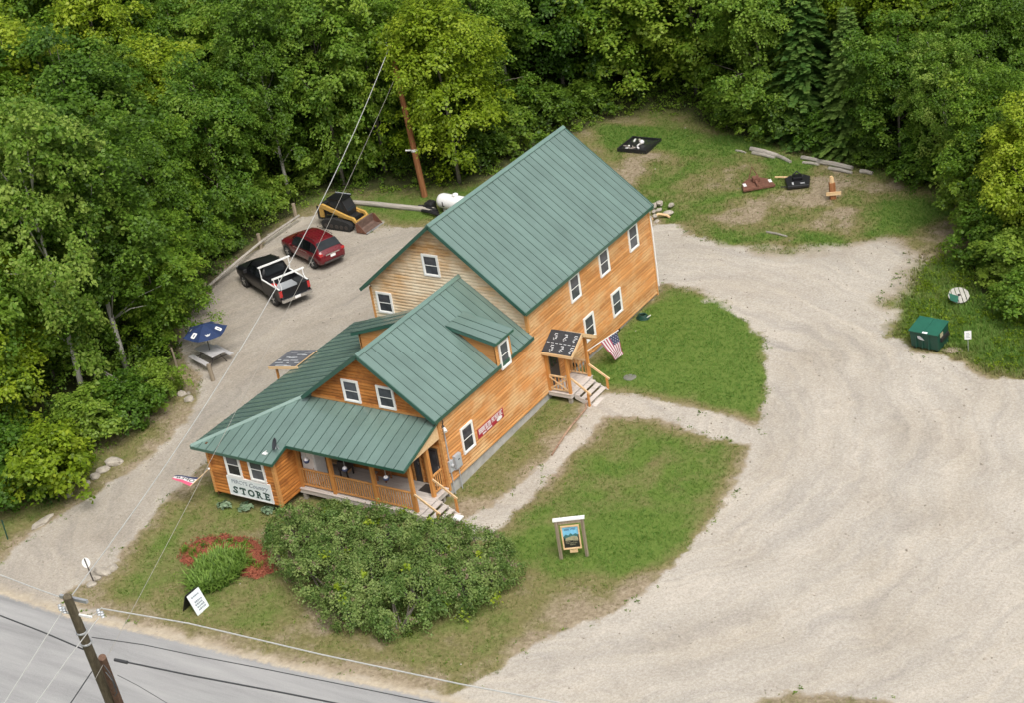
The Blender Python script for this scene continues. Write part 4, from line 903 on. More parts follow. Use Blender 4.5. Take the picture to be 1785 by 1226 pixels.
for s in (1, -1):
    mb = MB(); mb.bb((bx0+.1, s*.80-.07, 1.235), (bx1-.05, s*.80+.16*(s > 0)-.03, 1.275)) if 0 else mb.bb((bx0+.05, s*.90-.045, 1.241), (bx1-.03, s*.90+.045, 1.275)); mb.build('bed_rail', M['vinyl'] if s > 0 else M['white'], t)
    mb = MB(); mb.bb((bx0-.04, s*.88-.09, .80), (bx0+.12, s*.88+.09, 1.18)); mb.build('tail_light', M['redlens'], t, bevel=.02)
    mb = MB(); mb.box((2.74, s*.72, .92), (.2, .28, .2)); mb.build('headlight', M['vinyl2'], t, bevel=.03)
    mb = MB(); mb.box((1.12, s*1.07, 1.30), (.14, .22, .22)); mb.build('mirror', M['black'], t, bevel=.03)
mb = MB(); mb.bb((bx0-.22, -.95, .50), (bx0-.05, .95, .72)); mb.build('rear_bumper', M['chrome'], t, bevel=.03)
mb = MB(); mb.bb((bx0-.235, -.18, .56), (bx0-.222, .18, .70)); mb.build('number_plate', M['white'], t)
rk = MB(); rk.cur = 0
for x in (-.72, -2.35):
    m2_ = MB()
    m2_.beam((x, -1.02, 2.02 if x > -1 else 1.80), (x, 1.02, 2.02 if x > -1 else 1.80), .11, .07)
    rk_ = m2_.build('rack_bar', M['white'], t)
    for s in (1, -1): mb = MB(); mb.tube([(x+(.05 if x > -1 else -.2), s*.90, 1.28), (x, s*.92, 1.45), (x, s*.93, 2.0 if x > -1 else 1.78)], .03, 8); mb.build('rack_leg', M['white'], t)
mb = MB(); mb.tube([(-2.55, .6, .7), (-2.35, .62, 1.75)], .02, 6); mb.build('rack_brace', M['white'], t)
mb = MB(); [arch(mb, x, .968, .40, s) for x in (-1.85, 1.85) for s in (1, -1)]; mb.build('wheel_arch', M['black'], t)['kind'] = 'stuff'
for x in (-1.85, 1.85):
    for s in (1, -1): wheel(t, x, s*.86, .39, .25, s)
tl, th = Vector(loc), hd; Rt = Matrix.Rotation(th, 3, 'Z')
g_ = thing('gas_can', 'red plastic gas can standing in the pickup bed', 'gas can', tl+Rt @ Vector((-1.35, .55, .64)), th)
mb = MB(); mb.bb((-.17, -.14, 0), (.17, .14, .42)); mb.build('can', M['redcan'], g_, bevel=.04)
mb = MB(); mb.tube([(.08, 0, .42), (.12, 0, .50), (.22, 0, .54)], .03, 8); mb.build('spout', M['black'], g_)

# ---------------------------------------------------------------- compact track loader
sp = at(597, 398); a_, b_ = at(575, 398), at(642, 412); dv_ = at(640, 402)-at(570, 392); hd = math.atan2(dv_.y, dv_.x)
t = thing('track_loader', 'yellow and black tracked loader with its bucket on the ground', 'track loader', (sp.x-.1, sp.y+.5, gz(sp.x, sp.y)), hd); t.scale = (.92, .92, .86)
def track(s):
    pr = []
    for a in np.linspace(math.pi*.5, math.pi*1.5, 7): pr.append((-.95+.34*math.cos(a), .36+.34*math.sin(a)))
    for a in np.linspace(-math.pi*.5, math.pi*.42, 7): pr.append((.85+.34*math.cos(a), .36+.34*math.sin(a)))
    pr.append((-.2, .86))
    mb = MB(); n = len(pr); y0, y1 = (.52, .92) if s > 0 else (-.92, -.52)
    mb.add([(x, y0, z) for x, z in pr]+[(x, y1, z) for x, z in pr], [tuple(range(n)), tuple(range(n, 2*n))[::-1]]+[(i, (i+1) % n, n+(i+1) % n, n+i) for i in range(n)])
    tr_ = mb.build('track', M['rubber'], t)
    mb = MB()
    for i in range(n):
        p, q = Vector((pr[i][0], 0, pr[i][1])), Vector((pr[(i+1) % n][0], 0, pr[(i+1) % n][1])); L = (q-p).length
        for k in range(max(1, int(L/.16))):
            c = p+(q-p)*((k+.5)/max(1, int(L/.16))); d = (q-p).normalized(); mb.box((c.x, (y0+y1)/2, c.z), (.07, .38, .05), Matrix.Rotation(-math.atan2(d.z, d.x), 3, 'Y'))
    mb.build('track_lugs', M['rubber'], tr_)['kind'] = 'stuff'
    for x in (-.9, -.45, 0, .4, .8): mb = MB(); mb.tube([(x, s*.925, .30), (x, s*.95, .30)], .15, 12); mb.build('track_roller', M['darkmetal'], tr_)
track(1); track(-1)
mb = MB(); mb.slab([(-1.35, -.5, .45), (1.05, -.5, .40), (1.1, -.5, .85), (.2, -.5, 1.05), (-1.45, -.5, 1.15)], (0, 1, 0), 1.0); mb.build('chassis', M['black'], t, bevel=.03)
mb = MB(); mb.bb((-1.75, -.62, .55), (-1.36, .62, 1.55)); mb.build('engine_cover', M['black'], t, bevel=.05)
cab = MB(); cab.slab([(-.75, -.45, 1.1), (.75, -.45, .95), (.80, -.45, 1.35), (.45, -.45, 2.10), (-.70, -.45, 2.12)], (0, 1, 0), .9); cb = cab.build('cab', M['black'], t, bevel=.02)
mb = MB(); mb.bb((-.78, -.52, 2.13), (.55, .52, 2.20)); mb.build('cab_roof', M['carblack'], cb, bevel=.02)
mb = MB(); mb.bb((-.80, .46, 2.205), (.50, .52, 2.24)); mb.build('roof_edge', M['greymetal'], cb)
mb = MB(); mb.quad((.815, -.38, 1.32), (.815, .38, 1.32), (.475, .38, 2.04), (.475, -.38, 2.04)); mb.build('cab_door', M['carglass'], cb)
for s in (1, -1):
    mb = MB(); mb.quad((-.6, s*.458, 1.3), (.6, s*.458, 1.25), (.36, s*.458, 2.0), (-.6, s*.458, 2.02)); mb.build('side_screen', M['carglass'], cb)
    y = s*.60; mb = MB()
    mb.slab([(-1.55, y-.08, 1.62), (-1.15, y-.08, 1.78), (.75, y-.08, 1.12), (1.35, y-.08, .98), (1.62, y-.08, .55), (1.62, y-.08, .28), (1.42, y-.08, .28), (1.38, y-.08, .60), (1.2, y-.08, .80), (.55, y-.08, .90), (-1.3, y-.08, 1.48)], (0, 1, 0), .16); mb.build('lift_arm', M['yellow'], t, bevel=.015)
    mb = MB(); mb.slab([(-1.5, y-.05, .75), (-1.2, y-.05, .75), (-1.1, y-.05, 1.7), (-1.5, y-.05, 1.65)], (0, 1, 0), .1); mb.build('arm_tower', M['yellow'], t)
    mb = MB(); mb.tube([(-.9, y, .95), (.3, y*1.0, 1.10)], .06, 10); mb.build('hydraulic_ram', M['chrome'], t)
    mb = MB(); mb.slab([(.0, y-.14*(s > 0), .86), (.95, y-.14*(s > 0), .80), (.9, y-.14*(s > 0), .98), (.0, y-.14*(s > 0), 1.02)], (0, 1, 0), .14); mb.build('fender', M['yellow'], t)
mb = MB(); mb.bb((1.45, -.55, .62), (1.58, .55, .78)); mb.build('cross_tube', M['yellow'], t)
bk = MB(); pr = [(1.62, .75), (1.60, .10), (1.75, .03), (2.45, .02), (2.45, .05), (1.80, .09), (1.67, .18), (1.68, .72)]
n = len(pr); bk.add([(x, -.88, z) for x, z in pr]+[(x, .88, z) for x, z in pr], [tuple(range(n)), tuple(range(n, 2*n))[::-1]]+[(i, (i+1) % n, n+(i+1) % n, n+i) for i in range(n)]); bu = bk.build('bucket', M['ruststeel'], t)
for s in (1, -1): mb = MB(); mb.slab([(1.62, s*.88, .74), (1.61, s*.88, .06), (2.42, s*.88, .05), (2.3, s*.88, .16), (1.85, s*.88, .72)], (0, s, 0), .03); mb.build('bucket_side', M['rust'], bu)
mb = MB(); mb.bb((2.36, -.9, .051), (2.50, .9, .075)); mb.build('cutting_edge', M['galv'], bu)
mb = MB(); mb.tube([(-1.76, .3, .62), (-1.80, .3, .62)], .12, 12); mb.build('rear_light', M['vinyl2'], t)

# ---------------------------------------------------------------- left side: rail fence, table, umbrella, rocks, log
t = thing('log_rail_fence', 'long weathered pole rail on short posts along the parking', 'fence', at(440, 455))
inv = Matrix.Translation(-t.location)
def wpost(parent, base, h, r=.11, name='post', m_='oldpost', tilt=(0, 0)):
    b = Vector(base); mb = MB(); mb.tube([b-Vector((0, 0, .2)), b+Vector((tilt[0], tilt[1], h))], [r*1.05, r*.95], 9); o = mb.build(name, M[m_], None); 
    o.data.transform(Matrix.Translation(-parent.location)); o.parent = parent; return o
for px in ((362, 518), (455, 432), (516, 379)): wpost(t, at(*px), .95, .12)
def rel(mb, name, matl, parent, **k): mb.xf(Matrix.Translation(-parent.location)); return mb.build(name, matl, parent, **k)
RP = [at(u, v, .42) for u, v in ((318, 538), (372, 491), (455, 421), (520, 376))]
for a, b in zip(RP[:-1], RP[1:]):
    mb = MB(); d = (b-a)*.02; mb.tube([a-d, (a+b)/2+Vector((0, 0, rng.uniform(-.03, .03))), b+d], [.085, .08, .075], 8); rel(mb, 'rail', M['oldwood'], t)
t = thing('fence_post', 'short leaning weathered post beside the picnic table', 'post', at(372, 664)); wpost(t, at(372, 664), .95, .12, tilt=(-.10, .02))
t = thing('fence_post', 'thin grey stake left of the picnic table, nearest the trees', 'post', at(309, 642)); wpost(t, at(309, 642), 1.25, .06, tilt=(-.05, 0))
t = thing('parking_log', 'long pale log lying on the grass behind the loader', 'log', at(690, 360)); a, b = at(612, 352, .17), at(757, 366, .17)
mb = MB(); mb.tube([a, a+(b-a)*.3+Vector((0, 0, .02)), a+(b-a)*.7, b], [.15, .17, .175, .18], 10); rel(mb, 'log', M['oldwood'], t)
t = thing('culvert_pipes', 'black plastic pipes piled between the log and the white tank', 'pipes', at(744, 362))
for i in range(4): mb = MB(); p = at(730+i*2, 359+i*2.5, .12+.1*(i % 2)); d = at(760, 364+i*2, .12)-at(730, 361, .12); mb.tube([p, p+d*.5+Vector((0, 0, .06)), p+d], .10, 9); rel(mb, 'pipe', M['black'], t)
mb = MB(); mb.bb(tuple(at(752, 366)+Vector((-.3, -.3, 0))), tuple(at(752, 366)+Vector((.3, .3, .6)))); rel(mb, 'black_barrel', M['black'], t, bevel=.12)
tk0 = at(768, 371); dv_ = (at(830, 383)-tk0).normalized(); dv_.z = 0; dv_.normalize()
t = thing('propane_tank', 'white propane tank half hidden behind the big roof', 'tank', tk0+dv_*1.2+Vector((0, .3, 0)), math.atan2(dv_.y, dv_.x))
mb = MB(); mb.lathe([(.02, -1.42), (.25, -1.38), (.40, -1.25), (.46, -1.05), (.46, 1.05), (.40, 1.25), (.25, 1.38), (.02, 1.42)], 24); mb.xf(Matrix.Translation((0, 0, .72)) @ Matrix.Rotation(R_(90), 4, 'Y')); mb.build('vessel', M['white'], t, smooth=True)
mb = MB(); mb.lathe([(.17, 0), (.19, .12), (.12, .18), (.01, .19)], 14, (0, 0, 1.16)); mb.build('valve_dome', M['white'], t)
mb = MB(); mb.box((-.72, -.47, .72), (.06, .02, .30)); mb.box((-.66, -.47, .60), (.12, .02, .06)); mb.build('stencil_mark', M['black'], t)
for x in (-.8, .8): mb = MB(); mb.bb((x-.08, -.3, 0), (x+.08, .3, .34)); mb.build('saddle', M['concrete'], t)

# picnic table with umbrella
c = at(371, 632); u = (at(398, 640)-at(343, 610)); hd = math.atan2(u.y, u.x)
t = thing('picnic_table', 'grey picnic table with two benches beside the parking', 'picnic table', (c.x, c.y, gz(c.x, c.y)), hd)
for i in range(5): mb = MB(); mb.box((0, -.34+i*.17, .75), (1.80, .162, .045)); mb.build('table_plank', M['tabletop'], t)
for s in (1, -1):
    for i in range(2): mb = MB(); mb.box((0, s*(.66+.15*i), .44), (1.80, .14, .04)); mb.build('bench_plank', M['tabletop'], t)
    for x in (-.62, .62):
        mb = MB(); mb.tube([(x, s*.12, .72), (x, s*.52, .02)], .025, 6); mb.build('leg', M['darkmetal'], t)
for x in (-.62, .62): mb = MB(); mb.beam((x, -.80, .40), (x, .80, .40), .04, .04); mb.build('bench_support', M['darkmetal'], t)
t = thing('patio_umbrella', 'navy blue patio umbrella with white patches over the picnic table', 'umbrella', (c.x, c.y, gz(c.x, c.y)), hd+.2)
mb = MB(); mb.tube([(0, 0, .02), (0, 0, 2.35)], .022, 8); mb.build('pole', M['darkmetal'], t)
NR, RU, Z0, Z1 = 6, 1.22, 1.88, 2.36
for k in range(NR):
    a0, a1 = 2*math.pi*k/NR, 2*math.pi*(k+1)/NR; V = []; F = []
    for i in range(5):
        f_ = i/4; r_ = RU*f_; z = Z1-(Z1-Z0)*(f_**1.15)
        for j in range(5):
            g2 = j/4; p = Vector((r_*math.cos(a0), r_*math.sin(a0), 0)).lerp(Vector((r_*math.cos(a1), r_*math.sin(a1), 0)), g2); V.append((p.x, p.y, z-.05*f_*math.sin(math.pi*g2)))
    for i in range(4):
        for j in range(4): F.append((i*5+j, i*5+j+1, i*5+6+j, i*5+5+j))
    mb = MB(); mb.add(V, F); pn = mb.build('canopy_panel', M['navy'], t, smooth=True)
    mb = MB(); mb.beam((0, 0, Z1+.003), (RU*math.cos(a0), RU*math.sin(a0), Z0+.003), .02, .015); mb.build('rib', M['navy'], t)
    am = (a0+a1)/2; rad = Vector((math.cos(am), math.sin(am), 0)); tan = Vector((-math.sin(am), math.cos(am), 0)); sl_ = -(Z1-Z0)/(RU*math.cos(math.pi/NR))*1.05
    def cp_(r_, s_, dz=.0): f_ = r_/(RU*math.cos(math.pi/NR)); return rad*r_+tan*s_+Vector((0, 0, Z1-(Z1-Z0)*(f_**1.15)-.05*f_*max(0, math.cos(math.pi*s_/(1.2*f_+.01)))+.03+dz))
    r0, r1, hw = .62, .93, .15
    pts = [cp_(r0, -hw*.8), cp_(r0, hw*.8), cp_(r0+.05, hw), cp_(r1-.05, hw), cp_(r1, hw*.8), cp_(r1, -hw*.8), cp_(r1-.05, -hw), cp_(r0+.05, -hw)]
    if k % 2 == 0:
        mb = MB(); mb.quad(*pts); mb.build('white_patch', M['white'], pn)
        mb = MB(); mb.quad(*[cp_(r_, s_, .006) for r_, s_ in ((.70, -.05), (.70, .05), (.78, .06), (.86, .05), (.86, -.05), (.78, -.06))]); mb.build('patch_mark', M['signgrey'], pn)
    else:
        mb = MB(); mb.quad(*[cp_(r_, s_) for r_, s_ in ((.72, -.16), (.76, -.03), (.70, 0), (.76, .03), (.72, .16), (.84, .08), (.86, -.08))]); mb.build('emblem', M['vinyl2'], pn)

def rock(px, sz, lab, group=None, parent=None, dz=0, cat='boulder', sc=(1, 1, .7), seed=0, m_='stone'):
    p = at(*px) if len(px) == 2 else Vector(px); sz = sz*.88; bm = bmesh.new(); bmesh.ops.create_icosphere(bm, subdivisions=2, radius=sz)
    r_ = random.Random(seed+int(p.x*100)); o3 = Vector((r_.random()*50, r_.random()*50, r_.random()*50))
    for v in bm.verts:
        k = 1+.45*mnoise.noise(v.co/sz*1.1+o3)+.18*mnoise.noise(v.co/sz*3+o3); v.co = Vector((v.co.x*sc[0]*k, v.co.y*sc[1]*k, v.co.z*sc[2]*k))
    me = bpy.data.meshes.new('boulder'); bm.to_mesh(me); bm.free(); me.materials.append(M[m_])
    o = link_mesh('boulder', me, parent, (p.x, p.y, (gz(p.x, p.y) if len(px) == 2 else p.z)+sz*sc[2]*.45+dz), (0, 0, r_.uniform(0, 6)))
    if lab: tag(o, lab, cat, group)
    return o
GB = 'boulders edging the driveway'
rock((199, 811), .42, 'largest pale boulder in the row edging the left driveway', GB, sc=(1.3, .8, .7)); rock((180, 823), .34, 'boulder just below the largest one in the driveway row', GB, sc=(1.3, .8, .6)); rock((166, 834), .30, 'third boulder from the top in the driveway row', GB); rock((150, 846), .26, 'fourth boulder, near the bright bush, in the driveway row', GB); rock((122, 866), .2, 'smallest boulder, past the end of the driveway row', GB)
rock((75, 912), .48, 'low flat stone by the driveway at the far left', GB, sc=(1.5, .6, .3))
rock((318, 690), .27, 'left rock of the pair below the picnic table', 'rocks below the picnic table'); rock((331, 699), .30, 'rounder pale rock of the pair below the picnic table', 'rocks below the picnic table'); rock((329, 688), .14, 'small stone behind the pair below the picnic table', 'rocks below the picnic table')
GR = 'rocks round the reflector post'
rock((178, 1001), .36, 'long pale rock behind the reflector post', GR, sc=(1.5, .8, .7)); rock((196, 995), .30, 'white topped rock right of the reflector post', GR, sc=(1.4, .7, .6)); rock((160, 1022), .26, 'flat tan rock below the reflector post', GR, sc=(1.1, .9, .5)); rock((170, 1012), .22, 'rock touching the foot of the reflector post', GR)
rock((1660, 612), .35, 'flat brown rock between the dumpster and the small white sign', sc=(1.6, 1.0, .35), m_='oldpost')
t = thing('reflector_post', 'thin dark post with a round white disc among rocks', 'reflector post', at(165, 1017))
pb = at(164, 1017); pt = aty(147, 975, pb.y-.05); mb = MB(); mb.tube([pb, pt], .03, 8); rel(mb, 'post', M['darkmetal'], t)
mb = MB(); mb.lathe([(.0, -.012), (.24, -.012), (.24, .012), (.0, .012)], 20); nv = (CAMLOC-pt).normalized(); nv.z *= .3; mb.xf(Matrix.Translation(aty(150, 982, pb.y-.02)) @ nv.to_track_quat('Z', 'Y').to_matrix().to_4x4() @ Matrix.Diagonal((.75, 1, 1, 1))); rel(mb, 'disc', M['white'], t)
t = thing('garden_stake', 'thin green metal stake at the far left edge of the driveway', 'stake', at(14, 942)); mb = MB(); mb.tube([at(14, 942), at(14, 942)+Vector((0, 0, 1.1))], .035, 6); rel(mb, 'stake', M['dumpgreen'], t)

# ---------------------------------------------------------------- right side props
A_, B_, C_ = at(1589, 607), at(1634, 616), at(1646, 598); ux = (B_-A_); hd = math.atan2(ux.y, ux.x)
t = thing('dumpster', 'dark green dumpster with a lighter green lid at the edge of the gravel', 'dumpster', (A_.x, A_.y, gz(A_.x, A_.y)+.02), hd)
WD, DD, HD = 1.42, 1.05, 1.06
mb = MB(); q = [(0, 0, .12), (WD, 0, .12), (WD, DD, .12), (0, DD, .12), (-.02, -.10, HD-.08), (WD+.02, -.10, HD-.08), (WD+.02, DD, HD+.12), (-.02, DD, HD+.12)]
mb.add(q, [(0, 3, 2, 1), (4, 5, 6, 7), (0, 1, 5, 4), (1, 2, 6, 5), (2, 3, 7, 6), (3, 0, 4, 7)]); mb.build('bin', M['dumpgreen'], t, bevel=.02)
for i in range(2):
    x0, x1 = -.05+i*(WD/2+.05)+.012*i, WD/2+.0+i*(WD/2+.05); mb = MB(); mb.slab([(x0, -.16, HD-.075), (x1, -.16, HD-.075), (x1, DD+.03, HD+.13), (x0, DD+.03, HD+.13)], Vector((0, -.17, 1)).normalized(), .05); mb.build('lid', M['dumplid'], t, bevel=.012)
for x in (.3, .62, .95): mb = MB(); mb.bb((x-.03, -.10, .15), (x+.03, -.03, HD-.12)); mb.build('stiffener', M['dumpgreen'], t)
for x in (-.06, WD+.06): mb = MB(); mb.bb((x-.06, .15, .55), (x+.06, DD-.1, .75)); mb.build('fork_pocket', M['black'], t)
for x in (.12, WD-.12):
    for y in (.1, DD-.1): mb = MB(); mb.tube([(x-.04, y, .07), (x+.04, y, .07)], .075, 10); mb.build('caster', M['rubber'], t)
mb = MB(); mb.slab([(.66, -.165, HD-.03), (.92, -.165, HD-.03), (.92, -.05, HD-.008), (.66, -.05, HD-.008)], (0, -.17, 1), .006); mb.build('lid_sticker', M['white'], t)
mb = MB(); yy = -.115; mb.slab([(.38, yy, .80), (.52, yy, .82), (.60, yy, .76), (.76, yy, .62), (.58, yy, .62), (.42, yy, .66)], (0, -1, 0), .004); mb.build('emblem', M['vinyl2'], t)
mb = MB(); mb.bb((WD+.005, .15, .72), (WD+.03, .45, .98)); mb.build('side_sticker', M['tan'], t)
t = thing('small_sign', 'small blank white sign on a thin stake right of the dumpster', 'sign', at(1688, 614)); b = at(1688, 614); mb = MB(); mb.tube([b, b+Vector((0, 0, 1.15))], .02, 6); rel(mb, 'stake', M['galv'], t)
mb = MB(); dn = Vector((.45, -.9, 0)).normalized(); u_ = Vector((.9, .45, 0)).normalized(); o = b+Vector((0, 0, .72))+dn*.03; mb.slab([o-u_*.16, o+u_*.16, o+u_*.16+Vector((0, 0, .45)), o-u_*.16+Vector((0, 0, .45))], dn, .015); rel(mb, 'panel', M['white'], t)
mb = MB(); o2 = o+dn*.017
for k in range(4): mb.slab([o2-u_*.09+Vector((0, 0, .10+.07*k)), o2+u_*(.09-.03*(k % 2))+Vector((0, 0, .10+.07*k)), o2+u_*(.09-.03*(k % 2))+Vector((0, 0, .12+.07*k)), o2-u_*.09+Vector((0, 0, .12+.07*k))], dn, .002)
rel(mb, 'printed_lines', M['signgrey'], t)
c = at(1672, 528)
t = thing('spool_table', 'round white planked spool top leaning in the tall grass above the dumpster', 'spool', (c.x, c.y, gz(c.x, c.y)+.42)); t.rotation_euler = (R_(22), 0, R_(35))
for k in range(5):
    x0, x1 = -.52+k*.21, -.52+k*.21+.17; cl_ = lambda x: math.sqrt(max(.01, .52**2-x*x)); mb = MB()
    mb.prism([(x0, -cl_(x0)), (x1, -cl_(x1)), (x1, cl_(x1)), (x0, cl_(x0))], 0, .05); mb.build('plank', M['spool'], t)
mb = MB(); mb.lathe([(.2, -.42), (.2, -.002)], 12); mb.build('drum', M['oldwood'], t); mb = MB(); mb.lathe([(.08, .051), (.08, .056), (.01, .057)], 10); mb.build('hub_hole', M['black'], t)
mb = MB(); mb.slab([(-.5, -.28, .06), (-.2, -.5, .06), (-.05, -.1, .065), (-.45, .2, .06)], (0, 0, 1), .02); mb.build('green_tarp', M['dumplid'], t)

# implements in the back clearing
c = at(1320, 326)
t = thing('rotary_mower', 'rusty brown mower deck lying in the back clearing', 'mower', (c.x, c.y, gz(c.x, c.y)), R_(38))
mb = MB(); mb.slab([(-.95, -.62, .10), (.95, -.62, .10), (.82, .35, .10), (.35, .85, .10), (-.35, .85, .10), (-.82, .35, .10)], (0, 0, 1), .16); mb.build('deck', M['rust'], t, bevel=.03)
mb = MB(); mb.beam((-.05, -.6, .32), (-.02, .3, .38), .12, .12); mb.build('beam', M['rust'], t)
mb = MB(); mb.bb((-.2, .1, .26), (.2, .5, .55)); mb.build('gearbox', M['rust'], t, bevel=.04)
mb = MB(); mb.tube([(-.3, .8, .25), (0, 1.15, .85), (.3, .8, .25)], .04, 8); mb.build('hitch', M['rust'], t)
for x in (-.72, .78): mb = MB(); mb.bb((x-.09, -.2, .262), (x+.09, .22, .275)); mb.build('white_plate', M['white'], t)
c = at(1391, 322)
t = thing('black_mower', 'black mower attachment beside the rusty deck', 'mower', (c.x, c.y, gz(c.x, c.y)), R_(28))
mb = MB(); mb.slab([(-.62, -.75, .10), (.62, -.75, .10), (.75, .45, .12), (.4, .8, .12), (-.4, .8, .12), (-.72, .45, .12)], (0, 0, 1), .2); mb.build('deck', M['black'], t, bevel=.04)
mb = MB(); mb.bb((-.28, -.1, .31), (.28, .45, .52)); mb.build('cover', M['carblack'], t, bevel=.05)
mb = MB(); mb.tube([(-.35, .5, .32), (0, .62, .6), (.35, .5, .32)], .05, 8); mb.build('handle', M['black'], t)
for x, y, w_, h_ in ((-.3, -.45, .10, .35), (.25, -.5, .25, .10), (-.1, .52, .4, .08)): mb = MB(); mb.bb((x-w_/2, y-h_/2, .305), (x+w_/2, y+h_/2, .325)); mb.build('decal', M['vinyl2'], t)
mb = MB(); mb.tube([(-.5, .7, .25), (-1.25, 1.0, .22)], .05, 8); mb.build('shaft', M['newwood'], t)
mb = MB(); mb.tube([(-.62, -.5, .15), (-1.0, -.3, .12)], .04, 6); mb.build('skid', M['black'], t)
c = at(1452, 347)
t = thing('wooden_post_marker', 'orange brown wooden post with a short crossboard in the back clearing', 'post', (c.x, c.y, gz(c.x, c.y)), R_(36))
mb = MB(); mb.bb((-.17, -.14, 0), (.17, .14, 1.05)); mb.build('post', M['pole_red'], t, bevel=.03)
mb = MB(); mb.tube([(0, 0, 1.05), (0, 0, 1.3), (-.03, -.02, 1.42)], [.15, .13, .08], 8); mb.build('cap', M['newwood'], t)
mb = MB(); mb.box((0.02, -.18, .42), (.85, .07, .20), Matrix.Rotation(R_(4), 3, 'Y')); mb.build('crossboard', M['newwood'], t)
c = at(1115, 256)
t = thing('black_liner', 'square black tray with white scraps on the grass behind the store', 'tray', (c.x, c.y, gz(c.x, c.y)), R_(0))
mb = MB(); hs_ = 1.2; t.scale = (.82, .82, 1); mb.prism([(-hs_, -hs_), (hs_, -hs_), (hs_, hs_), (-hs_, hs_)], .03, .12); mb.build('base', M['black'], t)
for a, b in (((-1.25, -1.25), (1.25, -1.15)), ((-1.25, 1.15), (1.25, 1.25)), ((-1.25, -1.149), (-1.15, 1.149)), ((1.15, -1.149), (1.25, 1.149))): mb = MB(); mb.bb((a[0], a[1], .03), (b[0], b[1], .26)); mb.build('rim', M['black'], t)
rr = random.Random(11)
for k in range(12):
    x, y = rr.uniform(-.9, .9), rr.uniform(-.8, .8); mb = MB(); mb.box((x, y, .15+.02*k/12), (rr.uniform(.1, .55), rr.uniform(.06, .16), .05), Matrix.Rotation(rr.uniform(0, 3), 3, 'Z')); mb.build('scrap', M['white'] if k < 5 else M['oldwood'], t)
mb = MB(); mb.lathe([(.02, .12), (.16, .16), (.18, .26), (.10, .36), (.01, .38)], 12, (.05, .35, 0)); mb.build('white_jug', M['white'], t, smooth=True)
GL = 'weathered logs at the back edge of the clearing'
for i, (a, b, r_, lab) in enumerate((((1309, 259), (1356, 271), .16, 'leftmost silvery log at the edge of the back woods'), ((1312, 266), (1350, 275), .12, 'thin log lying against the leftmost silvery log'), ((1352, 270), (1378, 282), .13, 'short log end in the weeds behind the rusty mower'), ((1398, 274), (1440, 284), .14, 'pale log behind the black mower'), ((1425, 281), (1486, 293), .17, 'thickest silvery log, at the right of the log row'), ((1400, 283), (1428, 287), .10, 'thin dark log between the two pale ones'), ((1445, 293), (1485, 301), .12, 'low grey log in front of the thickest one'), ((1500, 298), (1521, 302), .14, 'short white ended log at the far right of the row'), ((1283, 262), (1300, 266), .07, 'thin stick lying left of the log row'), ((1336, 404), (1372, 412), .07, 'thin grey branch lying on the grass near the gravel'))):
    t = thing('weathered_log', lab, 'log', at(*a), 0, GL); p, q = at(*a, r_*.8), at(*b, r_*.8); mb = MB(); mb.tube([p, (p+q)/2+Vector((0, 0, .04)), q], [r_, r_*.95, r_*.85], 8); rel(mb, 'log', M['oldwood'], t)
cst = at(1147, 366); rr = random.Random(4)
for k in range(16):
    x, y = cst.x+rr.gauss(0, .55), cst.y+rr.gauss(0, .75); rock((x, y, gz(x, y)+max(0, .25-.3*abs(rr.gauss(0, .5)))), rr.uniform(.14, .30), 'pale stone in the rubble heap at the back corner of the store', 'stones heaped at the back corner', cat='stone', sc=(1.3, .8, .6), seed=k)
t = thing('drain_hose', 'curved cream drain pipe in front of the stone heap', 'pipe', at(1140, 378)); p = at(1136, 382, .1); mb = MB(); mb.tube([p, p+Vector((.3, .3, .25)), p+Vector((.75, .5, .12)), p+Vector((.95, .45, .02))], .08, 8); rel(mb, 'pipe', M['newwood'], t)
mb = MB(); mb.tube([(0.06, YB+.10, 4.9), (.10, YB+.10, 4.2), (.1, YB+.10, 1.0)], .04, 8); mb.build('downpipe', M['white'], store)

# lawn side props
t = thing('well_cover', 'round grey well cover set in the lawn', 'cover', at(1098, 660)); mb = MB(); mb.lathe([(.33, 0), (.33, .05), (.28, .07), (.01, .075)], 20); mb.build('lid', M['cover'], t, smooth=False)
t = thing('garden_hose', 'dark green hose reel beside the long wall', 'hose', at(1121, 556))
for k in range(4): mb = MB(); r_ = .34-.04*k; mb.tube([at(1121, 556)+Vector((r_*math.cos(a), r_*.8*math.sin(a), .08+.06*k)) for a in np.linspace(0, 6.28, 20)], .035, 6); rel(mb, 'coil', M['dumpgreen'], t)
mb = MB(); mb.tube([at(1128, 553, .3), at(1134, 549, .45)], .03, 6); rel(mb, 'nozzle', M['white'], t)
EP = [(1021, 690), (1022, 712), (1010, 727), (995, 744), (981, 764), (962, 794)]
for i, (a, b) in enumerate(zip(EP[:-1], EP[1:])):
    t = thing('edging_pole', ['reddish edging pole at the foot of the entry stairs', 'second edging pole below the entry stairs', 'edging pole at the bend of the path', 'edging pole halfway along the strip lawn', 'lowest edging pole along the gravel path'][i], 'edging', at(*a), 0, 'poles edging the path')
    p, q = at(*a, .07), at(*b, .07); mb = MB(); mb.tube([p, q], [.055, .045], 7); rel(mb, 'pole', M['edging'], t)
c = at(806, 947)
t = thing('gate_post', 'square brown post with a white cap at the foot of the porch stairs', 'post', (c.x, c.y, gz(c.x, c.y)), R_(5))
mb = MB(); mb.bb((-.12, -.12, 0), (.12, .12, 1.25)); mb.build('post', M['oldpost'], t); mb = MB(); mb.bb((-.19, -.19, 1.251), (.19, .19, 1.31)); mb.build('cap', M['white'], t)
c = at(797, 962); t = thing('white_pipe_post', 'short white pipe standing by the lilac behind the capped post', 'pipe', c); mb = MB(); mb.tube([c, c+Vector((0, 0, 1.1))], .055, 8); rel(mb, 'pipe', M['birch'], t)

